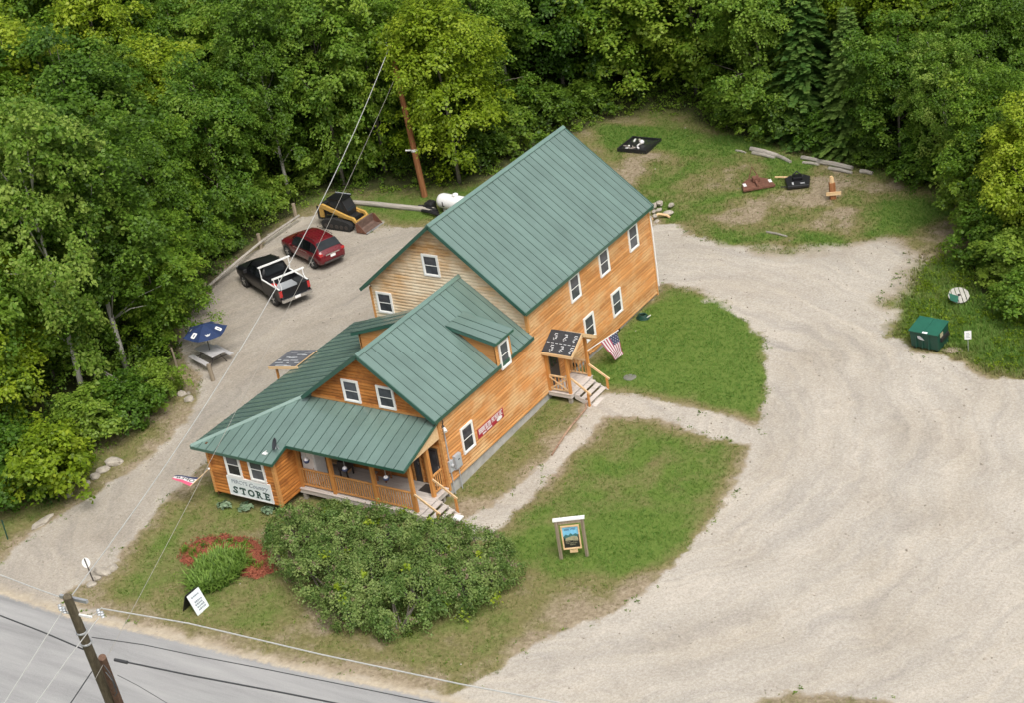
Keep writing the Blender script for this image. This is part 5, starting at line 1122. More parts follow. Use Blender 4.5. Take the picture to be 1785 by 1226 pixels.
# picture sign on two posts
pa, pb_ = at(979, 977), at(1024, 972); u_ = (pb_-pa); u_.z = 0; LW = u_.length; u_.normalize(); dn = Vector((u_.y, -u_.x, 0))
t = thing('picture_sign', 'wooden framed picture sign with blue sky and mountains on the front lawn', 'sign', pa)
for p in (pa, pb_): mb = MB(); mb.beam(p-Vector((0, 0, .2)), p+Vector((0, 0, 1.98)), .11, .11); rel(mb, 'post', M['oldpost'], t)
zb = Vector((0, 0, 1)); mb = MB(); mb.beam(pa+zb*2.0-u_*.12, pb_+zb*2.0+u_*.12, .20, .07); rel(mb, 'cap_board', M['white'], t)
mb = MB(); mb.beam(pa+zb*1.86+u_*.056, pb_+zb*1.86-u_*.056, .07, .16); rel(mb, 'cross_beam', M['oldpost'], t)
i0, i1, z0, z1 = .16, LW-.16, .55, 1.72; fo = dn*.075
def sp_(x, z, d=0.0): return pa+u_*x+zb*z+dn*(.05+d)
for a, b in (((i0, z0), (i1, z0+.06)), ((i0, z1-.06), (i1, z1)), ((i0, z0+.06), (i0+.06, z1-.06)), ((i1-.06, z0+.06), (i1, z1-.06))):
    mb = MB(); mb.slab([sp_(a[0], a[1]), sp_(b[0], a[1]), sp_(b[0], b[1]), sp_(a[0], b[1])], dn, .05); rel(mb, 'frame', M['newwood'], t)
j0, j1, k0, k1 = i0+.06, i1-.06, z0+.06, z1-.06; W_ = j1-j0; H_ = k1-k0
def poly(name, pts, m_, d): mb = MB(); mb.slab([sp_(j0+x*W_, k0+z*H_, d) for x, z in pts], dn, .004); rel(mb, name, M[m_], t)
pic = [('sky', [(0, .5), (1, .5), (1, 1), (0, 1)], 'skyblue', .0), ('mountain', [(0, .40), (1, .40), (1, .58), (.8, .66), (.62, .60), (.5, .68), (.34, .58), (.18, .64), (0, .52)], 'teal', .005), ('field', [(.1, .34), (.95, .34), (.9, .50), (.62, .55), (.35, .50), (.15, .46)], 'tan', .010), ('lower_panel', [(0, 0), (1, 0), (1, .62), (.93, .56), (.88, .42), (.6, .36), (.3, .36), (.1, .42), (0, .55)], 'signblack', .008)]
for nme, pts, m_, d in pic: poly(nme, pts, m_, d)
rr = random.Random(9)
def scribble(x0, x1, z, h, n, m_, d):
    mb = MB(); w_ = (x1-x0)/n
    for i in range(n):
        a = x0+i*w_; hh = h*rr.uniform(.7, 1); P_ = lambda x, zz: sp_(j0+x*W_, k0+zz*H_, d)
        mb.slab([P_(a, z), P_(a+w_*.3, z), P_(a+w_*.3, z+hh), P_(a, z+hh)], dn, .003)
        if rr.random() < .7: mb.slab([P_(a+w_*.3, z+hh*.7), P_(a+w_*.78, z+hh*.7), P_(a+w_*.78, z+hh), P_(a+w_*.3, z+hh)], dn, .003)
        if rr.random() < .6: mb.slab([P_(a+w_*.3, z), P_(a+w_*.78, z), P_(a+w_*.78, z+hh*.28), P_(a+w_*.3, z+hh*.28)], dn, .003)
    rel(mb, 'lettering', M[m_], t)
scribble(.12, .45, .82, .08, 6, 'flagblue', .006); scribble(.52, .86, .84, .08, 6, 'flagblue', .006)
for z, a, b, n in ((.27, .12, .42, 7), (.29, .60, .93, 7), (.20, .12, .34, 5), (.20, .40, .85, 10), (.12, .36, .75, 9)): scribble(a, b, z, .04, n, 'tan', .014)
mb = MB(); mb.slab([sp_(LW*.38, .36), sp_(LW*.68, .36), sp_(LW*.68, .50), sp_(LW*.38, .50)], dn, .03); rel(mb, 'small_board', M['newwood'], t)
for x in (LW*.42, LW*.64): mb = MB(); mb.beam(sp_(x, .50), sp_(x, .56), .01, .01); rel(mb, 'hook', M['galv'], t)

# sandwich board
c = at(350, 1064); u_ = (at(362, 1061)-at(351, 1072)).normalized(); u_.z = 0; u_.normalize()
c = at(355, 1067)-Vector((.42, 0, 0)); u_ = Vector((0, 1, 0)); dn = Vector((1, 0, 0))
t = thing('sandwich_board', 'white A-frame board with handwritten lines on the grass by the road', 'sandwich board', (c.x, c.y, gz(c.x, c.y)), math.atan2(u_.y, u_.x))
for s, m_ in ((-1, 'signpanel'), (1, 'black')):
    mb = MB(); nrm = Vector((0, s, .42)).normalized(); mb.slab([(-.38, s*.42, .02), (.38, s*.42, .02), (.38, s*.04, .92), (-.38, s*.04, .92)], nrm, .025); mb.build('panel', M[m_], t)
rr = random.Random(2)
for k in range(6):
    mb = MB(); f0 = .14+.125*k
    if k == 4: continue
    x = -.24+rr.uniform(0, .06)
    while x < .22:
        w_ = rr.uniform(.04, .09); f1 = f0+rr.uniform(.065, .09); nrm = Vector((0, -1, .42)).normalized()
        P_ = lambda xx, f_: Vector((xx, -.42+.38*f_, .02+.90*f_))+nrm*.026
        mb.slab([P_(x, f0), P_(x+w_, f0), P_(x+w_, f1), P_(x, f1)], nrm, .002); x += w_+rr.uniform(.012, .03)
    mb.build('handwriting', M['signgrey'], t)
# small garden bits
def flag_mesh(name, parent, P00, P10, P01, P11, nu, nv_, wav, m_by):
    """cloth split into coloured pieces; m_by(i,j) gives a material key"""
    P00, P10, P01, P11 = map(Vector, (P00, P10, P01, P11)); nrm = (P10-P00).cross(P01-P00).normalized()
    keys = []; V = [[P00.lerp(P10, i/nu).lerp(P01.lerp(P11, i/nu), j/nv_)+nrm*wav*math.sin(j/nv_*7+i/nu*2.2)*(j/nv_) for j in range(nv_+1)] for i in range(nu+1)]
    groups = {}
    for i in range(nu):
        for j in range(nv_): groups.setdefault(m_by(i, j), []).append((i, j))
    for k, cells in groups.items():
        mb = MB()
        for i, j in cells: mb.quad(V[i][j], V[i+1][j], V[i+1][j+1], V[i][j+1])
        o = rel(mb, name[k[1]], M[k[0]], parent)
        sm_ = o.modifiers.new('thick', 'SOLIDIFY'); sm_.thickness = .006
    return V, nrm
a = atx(1010, 617, 1.30); b = atx(1077, 576, 1.75); a = Vector((1.33, 10.63, 2.18)); b = atx(1077, 576, 1.62)
t = thing('national_flag', 'red white and blue striped flag hanging from a pole on the side porch', 'flag', a)
mb = MB(); mb.tube([a, b], .02, 8); rel(mb, 'pole', M['white'], t); mb = MB(); mb.lathe([(.01, -.04), (.04, 0), (.01, .04)], 8, tuple(b)); rel(mb, 'finial', M['white'], t)
s0 = a.lerp(b, .42); s1 = a.lerp(b, .96); e0 = atx(1073, 629, (s0.x+.12)); e1 = atx(1087, 618, s1.x+.05)
# stripes run down from the pole; canton at the outer end
V_, nrm = flag_mesh({0: 'stripe', 1: 'canton', 2: 'stripe'}, t, s0, s1, e0, e1, 13, 12, .05, lambda i, j: ('flagblue', 1) if (i >= 7 and j < 5) else (('flagred', 0) if i % 2 == 0 else ('flagwhite', 2)))
mb = MB()
for i in range(7, 13):
    for j in range(5):
        if (i+j) % 2 == 0: p = (V_[i][j]+V_[i+1][j+1])/2+nrm*.012; d1 = (V_[i+1][j]-V_[i][j])*.18; d2 = (V_[i][j+1]-V_[i][j])*.18; mb.quad(p-d1-d2, p+d1-d2, p+d1+d2, p-d1+d2); mb.quad(*[x-nrm*.024 for x in (p-d1-d2, p+d1-d2, p+d1+d2, p-d1+d2)])
rel(mb, 'stars', M['flagwhite'], t)
a = Vector((-10.80, -3.82, 1.55)); b = aty(331, 849, -5.05)
t = thing('open_flag', 'OPEN flag in navy, white and pink on a pole at the lean-to corner', 'flag', a)
mb = MB(); mb.tube([a, b], .018, 8); rel(mb, 'pole', M['newwood'], t); mb = MB(); mb.lathe([(.0, -.06), (.055, -.02), (.055, .03), (.0, .06)], 10, tuple(a+Vector((0, -.06, 0)))); rel(mb, 'bracket', M['white'], t, smooth=True)
s0 = a.lerp(b, .52); s1 = a.lerp(b, .985); fdir = Vector((-.93, .05, -.36)); e0 = aty(304, 829, s0.y+.35); e1 = aty(299, 834.5, s1.y+.45)
V_, nrm = flag_mesh({0: 'blue_band', 1: 'white_band', 2: 'pink_band'}, t, s0, s1, e0, e1, 9, 14, .045, lambda i, j: ('flagblue', 0) if i < 2 else (('flagwhite', 1) if i < 6 else ('pink', 2)))
n2 = nrm if nrm.dot(CAMLOC-s0) > 0 else -nrm
def fpt(i_, j_):
    i0_, j0_ = min(8, int(i_)), min(13, int(j_)); fi, fj = i_-i0_, j_-j0_; return V_[i0_][j0_].lerp(V_[i0_+1][j0_], fi).lerp(V_[i0_][j0_+1].lerp(V_[i0_+1][j0_+1], fi), fj)+n2*.009
def stroke(pts, w_=.22):
    mb = MB()
    for (i0_, j0_), (i1_, j1_) in zip(pts[:-1], pts[1:]):
        d = Vector((i1_-i0_, j1_-j0_, 0)); q_ = Vector((-d.y, d.x, 0)).normalized()*w_
        mb.quad(fpt(i0_+q_.x, j0_+q_.y*1.3), fpt(i1_+q_.x, j1_+q_.y*1.3), fpt(i1_-q_.x, j1_-q_.y*1.3), fpt(i0_-q_.x, j0_-q_.y*1.3))
    rel(mb, 'letter', M['signblack'], t)
ring_ = [(4+1.4*math.sin(a), 2.2+1.3*math.cos(a)) for a in np.linspace(0, 6.283, 15)]; stroke(ring_)
stroke([(5.4, 4.5), (2.6, 4.5), (2.6, 6.0), (4.0, 6.0), (4.0, 4.5)]); stroke([(5.4, 8.6), (5.4, 7.1), (2.6, 7.1), (2.6, 8.6)]); stroke([(4.0, 7.1), (4.0, 8.3)]); stroke([(5.4, 9.6), (2.6, 9.6), (5.4, 11.4), (2.6, 11.4)])

# ---------------------------------------------------------------- utility poles and wires
PT = Vector((1.37, -22.48, 10.0)); X_ = atz(193, 1226, 4.2); PB = PT+(X_-PT)*((10.0+.75)/(10.0-4.2))
t = thing('utility_pole', 'tall weathered grey green utility pole leaning into the lower left corner', 'utility pole', PB)
mb = MB(); mb.tube([PB-Vector((0, 0, .3)), PB.lerp(PT, .5), PT], [.21, .185, .155], 14); rel(mb, 'pole', M['pole_dark'], t)
mb = MB(); mb.lathe([(.158, 0), (.165, .04), (.12, .12), (.01, .13)], 12, tuple(PT-Vector((0, 0, .01)))); rel(mb, 'pole_top', M['pole_dark'], t)
ra = at(0, 1200)-at(400, 1300); rd = (at(400, 1142)-at(0, 1037)); rd.z = 0; rd.normalize(); rp = Vector((-rd.y, rd.x, 0))
def wpt(u, v, z): return atz(u, v, z)
# crossarm seen nearly along the road
c0_ = wpt(105, 1040, 9.75); c1_ = wpt(152, 1050, 9.75); mb = MB(); mb.beam(c0_, c1_, .10, .12); rel(mb, 'crossarm', M['galv'], t)
d0_, d1_ = wpt(108, 1067, 9.1), wpt(160, 1077, 9.1); mb = MB(); mb.beam(d0_, d1_, .06, .07); rel(mb, 'side_arm', M['white'], t)
for (u, v, z) in ((105, 1060, 9.5), (112, 1064, 9.4), (172, 1068, 9.1), (178, 1072, 9.0)):
    p = wpt(u, v, z); mb = MB(); mb.lathe([(.03, -.14), (.075, -.10), (.04, -.06), (.08, 0), (.04, .04), (.075, .09), (.02, .13)], 10, tuple(p)); rel(mb, 'insulator', M['galv'], t)
for (z, w_) in ((8.2, .03), (7.6, .03)): p = PB.lerp(PT, (z-PB.z)/(PT.z-PB.z)); mb = MB(); mb.lathe([(.19, -.04), (.205, -.03), (.205, .03), (.19, .04)], 12, tuple(p)); rel(mb, 'band', M['galv'], t)
ST = wpt(178, 1147, 7.2); SB = ST+(atz(208, 1226, 4.2)-ST)*((7.2+.75)/3.0)
t = thing('pole_stub', 'shorter dark brown pole strapped beside the tall utility pole', 'utility pole', SB)
mb = MB(); mb.tube([SB-Vector((0, 0, .3)), ST], [.17, .14], 12); rel(mb, 'pole', M['pole_brown'], t)
rr = random.Random(3)
mb = MB()
for k in range(4): o = ST+Vector((rr.uniform(.0, .2), rr.uniform(-.15, .0), -.25-.12*k)); mb.tube([o, o+Vector((.28, -.05, -.25)), o+Vector((.34, -.05, -.75)), o+Vector((.12, -.02, -1.0))], .014, 5)
rel(mb, 'cable_loops', M['cable'], t)['kind'] = 'stuff'
BB = at(741, 343); BT = atz(680, 80, 10.45)
t = thing('back_pole', 'reddish orange pole standing among the trees behind the parking', 'utility pole', BB)
mb = MB(); mb.tube([BB-Vector((0, 0, .3)), BB.lerp(BT, .5), BT], [.20, .175, .14], 12); rel(mb, 'pole', M['pole_red'], t)
q = BB.lerp(BT, .32); mb = MB(); mb.lathe([(.20, -.08), (.22, -.05), (.22, .05), (.20, .08)], 12, tuple(q)); mb.tube([q+Vector((-.2, -.1, 0)), q+Vector((-.45, -.3, .05))], .05, 6); rel(mb, 'bracket', M['white'], t)
mb = MB(); mb.tube([BT+Vector((0, 0, -.1)), BT+Vector((-.25, -.15, .18)), BT+Vector((-.1, -.2, .3))], .03, 6); rel(mb, 'insulator', M['galv'], t)
def wire(name, lab, pts, r, m_, sag=.0, group=None):
    pts = [Vector(p) for p in pts]
    if len(pts) == 2: a, b = pts; pts = [a.lerp(b, i/16)-Vector((0, 0, sag*4*(i/16)*(1-i/16))) for i in range(17)]
    mb = MB(); mb.tube(pts, r, 6); return tag(mb.build(name, M[m_]), lab, 'wire', group)
ins = wpt(178, 1062, 9.1)
wire('service_wire', 'long pale wire from the roadside pole up to the orange pole', [wpt(117, 1050, 9.75), BT+Vector((-.05, -.1, -.1))], .021, 'wire', 1.7)
wire('service_wire', 'thin dull wire slung below the long pale one across the parked cars', [wpt(166, 1185, 6.9), BB.lerp(BT, .80)+Vector((-.1, -.1, 0))], .010, 'wire2', .55)
wpath = lambda pts, z: [wpt(u, v, z) for u, v in pts]
wire('power_line', 'pale wire leaving the crossarm to the left edge', wpath([(105, 1042), (60, 1026), (0, 1003), (-220, 920)], 9.6), .022, 'wire')
wire('power_line', 'pale wire from the side arm along the roadside grass to the right', wpath([(178, 1062), (330, 1088), (560, 1142), (800, 1193), (1050, 1240), (1300, 1290)], 9.0), .024, 'wire')
wire('power_line', 'pale wire dropping from the crossarm over the road, left of the pole', wpath([(108, 1068), (70, 1128), (8, 1226), (-60, 1330)], 9.3), .020, 'wire')
wire('power_line', 'second pale wire over the road, nearest the pole', wpath([(172, 1078), (118, 1150), (64, 1226), (0, 1320)], 8.9), .018, 'wire')
wire('telephone_cable', 'black cable from the left edge to the utility pole', wpath([(145, 1133), (75, 1103), (0, 1074), (-200, 1000)], 7.2), .028, 'cable')
wire('telephone_cable', 'black cable from the poles across the road to the right', wpath([(200, 1151), (330, 1178), (500, 1210), (700, 1250), (900, 1290)], 6.6), .030, 'cable')
wire('telephone_cable', 'thin dark cable along the road edge above the black one', wpath([(160, 1112), (250, 1125), (340, 1144), (450, 1165), (600, 1195), (820, 1240)], 7.6), .016, 'cable')
wire('guy_wire', 'dark guy wire slanting down over the road beside the pole foot', wpath([(160, 1172), (125, 1224), (80, 1290)], 6.6), .022, 'cable')
wire('guy_wire', 'thin dark wire from the stub down to the right over the road', wpath([(205, 1178), (240, 1196), (290, 1226), (340, 1256)], 6.0), .012, 'cable')
mb = MB(); p = wpath([(200, 1151), (222, 1156)], 6.62); mb.tube(p, .06, 8); tag(mb.build('cable_clamp', M['cable']), 'black clamp where the right hand cable meets the poles', 'clamp')
mb = MB(); mb.tube(wpath([(178, 1008), (182, 1035), (178, 1060), (165, 1072), (150, 1078)], 8.8)[2:], .014, 5); tag(mb.build('jumper_wire', M['wire']), 'short looping jumper between the side arm insulators', 'wire')
# shoulder marks in the road: joint-sealed crack by the verge
# ---------------------------------------------------------------- vegetation
def unit(a): return a/np.maximum(1e-9, np.linalg.norm(a, axis=-1, keepdims=True))
def leaf_cloud(C, Nn, Rr, per, leaf, droop=.35, jit=.45, thick=.16, aspect=.72, rg=rng, tj=.13, ct=None):
    """leaf-shaped quads spread over drooping discs (one disc per twig cluster)"""
    k = len(C); per = np.full(k, per) if np.isscalar(per) else per
    I = np.repeat(np.arange(k), per); n = len(I)
    Nn = unit(Nn); a = np.where(np.abs(Nn[:, 2:3]) < .9, np.array([[0, 0, 1.]]), np.array([[1., 0, 0]])); T = unit(np.cross(Nn, a)); Bn = np.cross(Nn, T)
    ang = rg.random(n)*2*math.pi; rad = np.sqrt(rg.random(n)); d = rad*Rr[I]
    # ragged disc outline
    d *= .75+.35*np.sin(ang*3+I*1.7)+.15*np.sin(ang*7+I*.9)
    P = C[I]+T[I]*(d*np.cos(ang))[:, None]+Bn[I]*(d*np.sin(ang))[:, None]+Nn[I]*(rg.normal(0, thick, n)*Rr[I])[:, None]
    P[:, 2] -= droop*rad**2*Rr[I]
    out = T[I]*np.cos(ang)[:, None]+Bn[I]*np.sin(ang)[:, None]
    ln = unit(Nn[I]+out*(droop*rad)[:, None]+rg.normal(0, jit, (n, 3)))
    ax = unit(out+rg.normal(0, .7, (n, 3))); ax = unit(ax-ln*(ax*ln).sum(1, keepdims=True)); ay = np.cross(ln, ax)
    s = leaf*(.7+.6*rg.random(n))*(.72+.5*rg.random(k))[I]; L = ax*(s*.5)[:, None]; Wd = ay*(s*.5*aspect)[:, None]; fold = ln*(s*.10)[:, None]
    V = np.empty((n, 4, 3)); V[:, 0] = P-L; V[:, 1] = P+Wd+fold-L*.1; V[:, 2] = P+L; V[:, 3] = P-Wd+fold-L*.1
    F = np.arange(n*4).reshape(n, 4)
    if ct is None: ct = .5+rg.normal(0, .13, k)
    return V.reshape(-1, 3), F, np.clip(ct[I]+rg.normal(0, tj, n), 0, 1)
def lobes(k, H, R, z0, rg, shape=1.0, up=.25):
    """points in the outer shell of an uneven crown"""
    D = unit(rg.normal(0, 1, (k, 3))+np.array([0, 0, up])); ph = rg.random(6)*6.28
    az = np.arctan2(D[:, 1], D[:, 0]); lump = 1+.20*np.sin(az*3+ph[0]+D[:, 2]*3)+.14*np.sin(az*5+ph[1])+.12*np.sin(D[:, 2]*7+ph[2])+.1*np.sin(az*2+D[:, 2]*9+ph[3])
    f = (.55+.45*rg.random(k)**.45)*lump; zc = (H+z0)/2; hz = (H-z0)/2
    prof = np.where(D[:, 2] < 0, 1.0, 1.0)*shape
    return np.stack([D[:, 0]*R*f*prof, D[:, 1]*R*f*prof, zc+D[:, 2]*hz*np.clip(f, .4, 1.12)], 1), D
def trunk_mesh(name, H, r0, m_, C, rg, lean=.25, nl=9, top=.86):
    mb = MB(); pts = []; ph = rg.random()*6.28
    for i in range(7): f_ = i/6; pts.append((lean*math.sin(f_*2.2+ph)*f_, lean*math.cos(f_*1.9+ph)*f_, -.3+(H*top+.3)*f_))
    mb.tube(pts, [r0*(1-.85*(i/6)**.9) for i in range(7)], 8)
    for i in range(min(nl, len(C))):
        c = C[rg.integers(len(C))]; z = max(H*.18, min(c[2]-.6, H*top*.92)*(.55+.35*rg.random())); f_ = (z+.3)/(H*top+.3); j = min(5, int(f_*6)); p = Vector(pts[j]).lerp(Vector(pts[j+1]), f_*6-j)
        e = Vector(c); m_ = p.lerp(e, .5)+Vector((0, 0, .25*(e-p).length*.3)); mb.tube([p, m_, p.lerp(e, .92)], [r0*.32*(1-f_*.5), r0*.20, r0*.06], 5)
    return mb
KINDS = {}
def make_kind(key, seed, H, R, z0, k, per, leaf, lm, bark, up=.25, nrm_up=1.0, rc=(.5, .95), droop=.4, jit=.45, shape=1.0, aspect=.72, r0=.16, inner=.18):
    rg = np.random.default_rng(seed); C, D = lobes(k, H, R, z0, rg, shape, up)
    ki = int(k*inner); Ci, Di = lobes(ki, H*.93, R*.55, z0+.3, rg); C = np.concatenate([C, Ci]); D = np.concatenate([D, Di])
    Nn = D*.7+np.array([0, 0, nrm_up])+rg.normal(0, .2, C.shape); Rr = rc[0]+(rc[1]-rc[0])*rg.random(len(C))
    pr = np.maximum(8, (per*(Rr/np.mean(rc))**2)).astype(int)
    V, F, tn = leaf_cloud(C, Nn, Rr, pr, leaf, droop, jit, rg=rg, aspect=aspect)
    crown = np_mesh('crown', V, F, M[lm], tn); tm = trunk_mesh('trunk', H, r0, M[bark], C, rg).mesh('trunk', M[bark], True)
    KINDS[key] = (tm, crown, H)
for i in range(3): make_kind('maple%d' % i, 40+i, 13, 3.7, 1.4, 270, 112, .215, 'leaf_maple', 'bark', nrm_up=1.6, rc=(.55, 1.05), droop=.45, jit=.38)
for i in range(2): make_kind('bright%d' % i, 50+i, 13, 3.6, 1.6, 245, 118, .215, 'leaf_bright', 'bark', nrm_up=1.9, rc=(.55, 1.15), droop=.5, jit=.34)
for i in range(3): make_kind('deep%d' % i, 60+i, 13, 3.6, .9, 285, 106, .20, 'leaf_deep', 'bark', nrm_up=1.3, rc=(.5, .95))
for i in range(3): make_kind('poplar%d' % i, 70+i, 14, 3.2, 2.8, 300, 96, .178, 'leaf_poplar', 'birch', up=.4, nrm_up=.8, rc=(.42, .8), jit=.65, droop=.3)
for i in range(2): make_kind('shrub%d' % i, 80+i, 3.2, 1.5, .25, 85, 62, .17, 'leaf_brush', 'bark', up=.5, nrm_up=1.0, rc=(.3, .55), r0=.05)
make_kind('shrubd', 84, 3.2, 1.6, .2, 85, 62, .16, 'leaf_deep', 'bark', up=.5, nrm_up=1.0, rc=(.3, .55), r0=.05)
make_kind('shrubb', 85, 4.0, 1.9, .2, 120, 64, .22, 'leaf_bright', 'bark', up=.5, nrm_up=1.4, rc=(.35, .65), r0=.06)
def make_spruce(key, seed, H, Rb):
    rg = np.random.default_rng(seed); P = []; A = []; S = []; ct = []; NN = []
    for z in np.arange(.5, H-.15, .25):
        rl = Rb*(1-z/H)**.85+.12; nb = int(7+5*(1-z/H)); a0 = rg.random()*6.28
        for b in range(nb):
            a = a0+b*2*math.pi/nb+rg.normal(0, .14); L = rl*(.7+.45*rg.random()); t_ = .5+rg.normal(0, .14); out = np.array([math.cos(a), math.sin(a), 0]); sd_v = np.array([-math.sin(a), math.cos(a), 0])
            m_ = max(2, int(L/.11))
            for j in range(m_):
                f = (j+.6)/m_; p = out*(L*f)+np.array([0, 0, z-.10*L*f-.22*L*f*f])
                for s in (-1, 1):
                    ln_ = (.40*(1-f*.65)+.08)*(.8+.4*rg.random()); d = out*.75+sd_v*s*(.9-.3*f)+np.array([0, 0, -.12+rg.normal(0, .12)]); P.append(p+d*ln_*.45); A.append(d*ln_); S.append(.085); ct.append(t_+.14*f); NN.append(np.array([rg.normal(0, .3), rg.normal(0, .3), 1])+out*.25)
    P, A, NN = np.array(P), np.array(A), np.array(NN); S = np.array(S); Ld = unit(A); NN = unit(NN); Wd = unit(np.cross(NN, Ld)); n = len(P)
    V = np.empty((n, 4, 3)); V[:, 0] = P-A*.5; V[:, 1] = P+Wd*S[:, None]; V[:, 2] = P+A*.5; V[:, 3] = P-Wd*S[:, None]
    crown = np_mesh('crown', V.reshape(-1, 3), np.arange(4*n).reshape(n, 4), M['leaf_spruce'], np.clip(np.array(ct)+rg.normal(0, .12, n), 0, 1))
    mb = MB(); mb.tube([(0, 0, -.3), (0, 0, H*.5), (0, 0, H-.1)], [.16, .09, .015], 7); KINDS[key] = (mb.mesh('trunk', M['bark'], True), crown, H)
make_spruce('fir0', 90, 11, 2.3); make_spruce('fir1', 91, 11, 1.9)
rt = random.Random(21)
def plant(x, y, kind, H, label, name='tree', cat='tree', group=None, wide=1.0, rz=None):
    tm, cm, H0 = KINDS[kind]; s = H/H0; o = bpy.data.objects.new(name, None); COL.objects.link(o); o.location = (x, y, gh(x, y)-.05); o.rotation_euler = (0, 0, rt.uniform(0, 6.28) if rz is None else rz)
    o.scale = (s*wide, s*wide, s); tag(o, label, cat, group); link_mesh('trunk', tm, o); link_mesh('crown', cm, o); return o
HERO = [((152, 712), 'poplar0', 17, .95, 'tall tree with a long bare grey trunk at the left edge'), ((222, 652), 'poplar1', 15.5, 1.1, 'big grey green tree behind the bare trunked one at left'),
        ((296, 612), 'maple0', 8.6, 1.15, 'low maple overhanging the near end of the log rail'), ((318, 520), 'maple1', 11, .9, 'maple rising left of the log rail, above the umbrella'),
        ((405, 415), 'deep0', 12, .95, 'dark green tree behind the middle of the log rail'), ((505, 345), 'poplar2', 13.5, .9, 'slim leafy tree behind the far end of the log rail'), ((600, 322), 'deep1', 13, .95, 'dark tree behind the yellow loader'),
        ((672, 300), 'maple2', 13.5, .85, 'maple directly behind the orange pole, on its left'), ((801, 319), 'bright0', 13.0, .95, 'bright yellow green maple beside the orange pole'), ((893, 200), 'poplar1', 14.5, .8, 'slim tree with a pale bare trunk behind the main roof'),
        ((985, 180), 'deep2', 14, 1.0, 'deep green tree above the ridge of the main roof'), ((1100, 165), 'maple0', 14.5, 1.2, 'wide maple with layered boughs above the back clearing'), ((1215, 165), 'maple2', 14, 1.15, 'maple left of the tall firs at the back clearing'),
        ((1335, 226), 'deep0', 12, 1.0, 'deep green leafy tree behind the rusty mower'), ((1408, 236), 'fir1', 12, 1.35, 'broad fir with drooping boughs behind the black mower'), ((1490, 262), 'fir0', 9, 1.35, 'low fir behind the silvery logs'), ((1570, 285), 'deep2', 9.0, 1.1, 'leafy tree right of the log row at the wood edge'),
        ((1480, 190), 'poplar2', 13, .9, 'leafy tree rising between the firs at right'), ((1600, 215), 'bright1', 14.5, 1.05, 'bright maple at the top right of the wood'), ((1655, 338), 'poplar0', 9.5, 1.0, 'grey green tree with a thin trunk at the right of the back clearing'),
        ((1735, 395), 'maple1', 9.0, 1.0, 'round dense maple at the right edge above the grassy bank'), ((1795, 445), 'bright1', 8.5, 1.05, 'leafy tree cut by the right edge of the photo'), ((1720, 290), 'poplar1', 11.5, .95, 'pale leafed tree near the top of the right edge')]
taken = []
for px, kd, H, wd, lab in HERO:
    p = at(*px); plant(p.x, p.y, kd, H, lab, {'f': 'fir_tree', 'p': 'leafy_tree', 'm': 'maple_tree', 'b': 'maple_tree', 'd': 'leafy_tree'}[kd[0]], 'tree', None, wd); taken.append((p.x, p.y))
SHR = [((104, 872), 'shrubb', 4.3, 1.05, 'bright green young maple bush beside the left driveway'), ((35, 872), 'shrubd', 4.0, 1.2, 'dark bush at the far left, beside the bright young maple'), ((228, 742), 'shrubd', 2.8, 1.2, 'dark bush at the foot of the bare trunked tree'), ((165, 775), 'shrub0', 3.0, 1.2, 'bush between the bare trunk and the bright young maple'),
       ((285, 700), 'shrub1', 2.2, 1.3, 'low bush at the wood edge left of the rock pair'), ((335, 545), 'shrub0', 2.0, 1.2, 'small bush by the near end of the log rail'), ((395, 440), 'shrub1', 2.6, 1.2, 'bush behind the first post of the log rail'), ((470, 375), 'shrub0', 2.6, 1.3, 'bush behind the middle post of the log rail'), ((545, 320), 'shrub1', 2.4, 1.4, 'bush just behind the loader cab'),
       ((840, 300), 'shrub0', 3.2, 1.1, 'bush behind the white tank'), ((895, 268), 'shrub1', 3.4, 1.2, 'pale bush touching the left edge of the main roof'), ((960, 228), 'shrub0', 3.0, 1.3, 'bush behind the peak of the main roof'), ((1035, 200), 'shrub1', 2.4, 1.4, 'low brush left of the black tray'), ((1268, 222), 'shrub0', 2.8, 1.3, 'leafy bush at the edge of the back clearing, left'), ((1312, 236), 'shrub1', 2.6, 1.3, 'leafy bush above the leftmost silvery log'), ((1362, 247), 'shrub0', 3.4, 1.1, 'tall leafy bush behind the rusty mower'), ((1440, 262), 'shrubd', 2.6, 1.3, 'dark bush behind the pale middle log'), ((1530, 285), 'shrub1', 2.4, 1.3, 'bush above the right end of the log row'),
       ((1605, 320), 'shrubd', 2.6, 1.3, 'dark bush by the right corner of the back clearing'), ((1700, 405), 'shrub0', 3.6, 1.1, 'upright bush at the right of the back clearing'), ((1725, 455), 'shrubd', 3.2, 1.2, 'dark bush on the bank above the white spool top'), ((1768, 500), 'shrub1', 3.2, 1.2, 'bush on the right bank near the photo edge'), ((1790, 555), 'shrubd', 2.6, 1.2, 'low dark bush at the right edge above the small sign'), ((1700, 350), 'shrub1', 4.2, 1.0, 'tall pale bush in front of the right hand trees')]
for px, kd, H, wd, lab in SHR:
    p = at(*px); plant(p.x, p.y, kd, H, lab, 'bush', 'bush', None, wd)
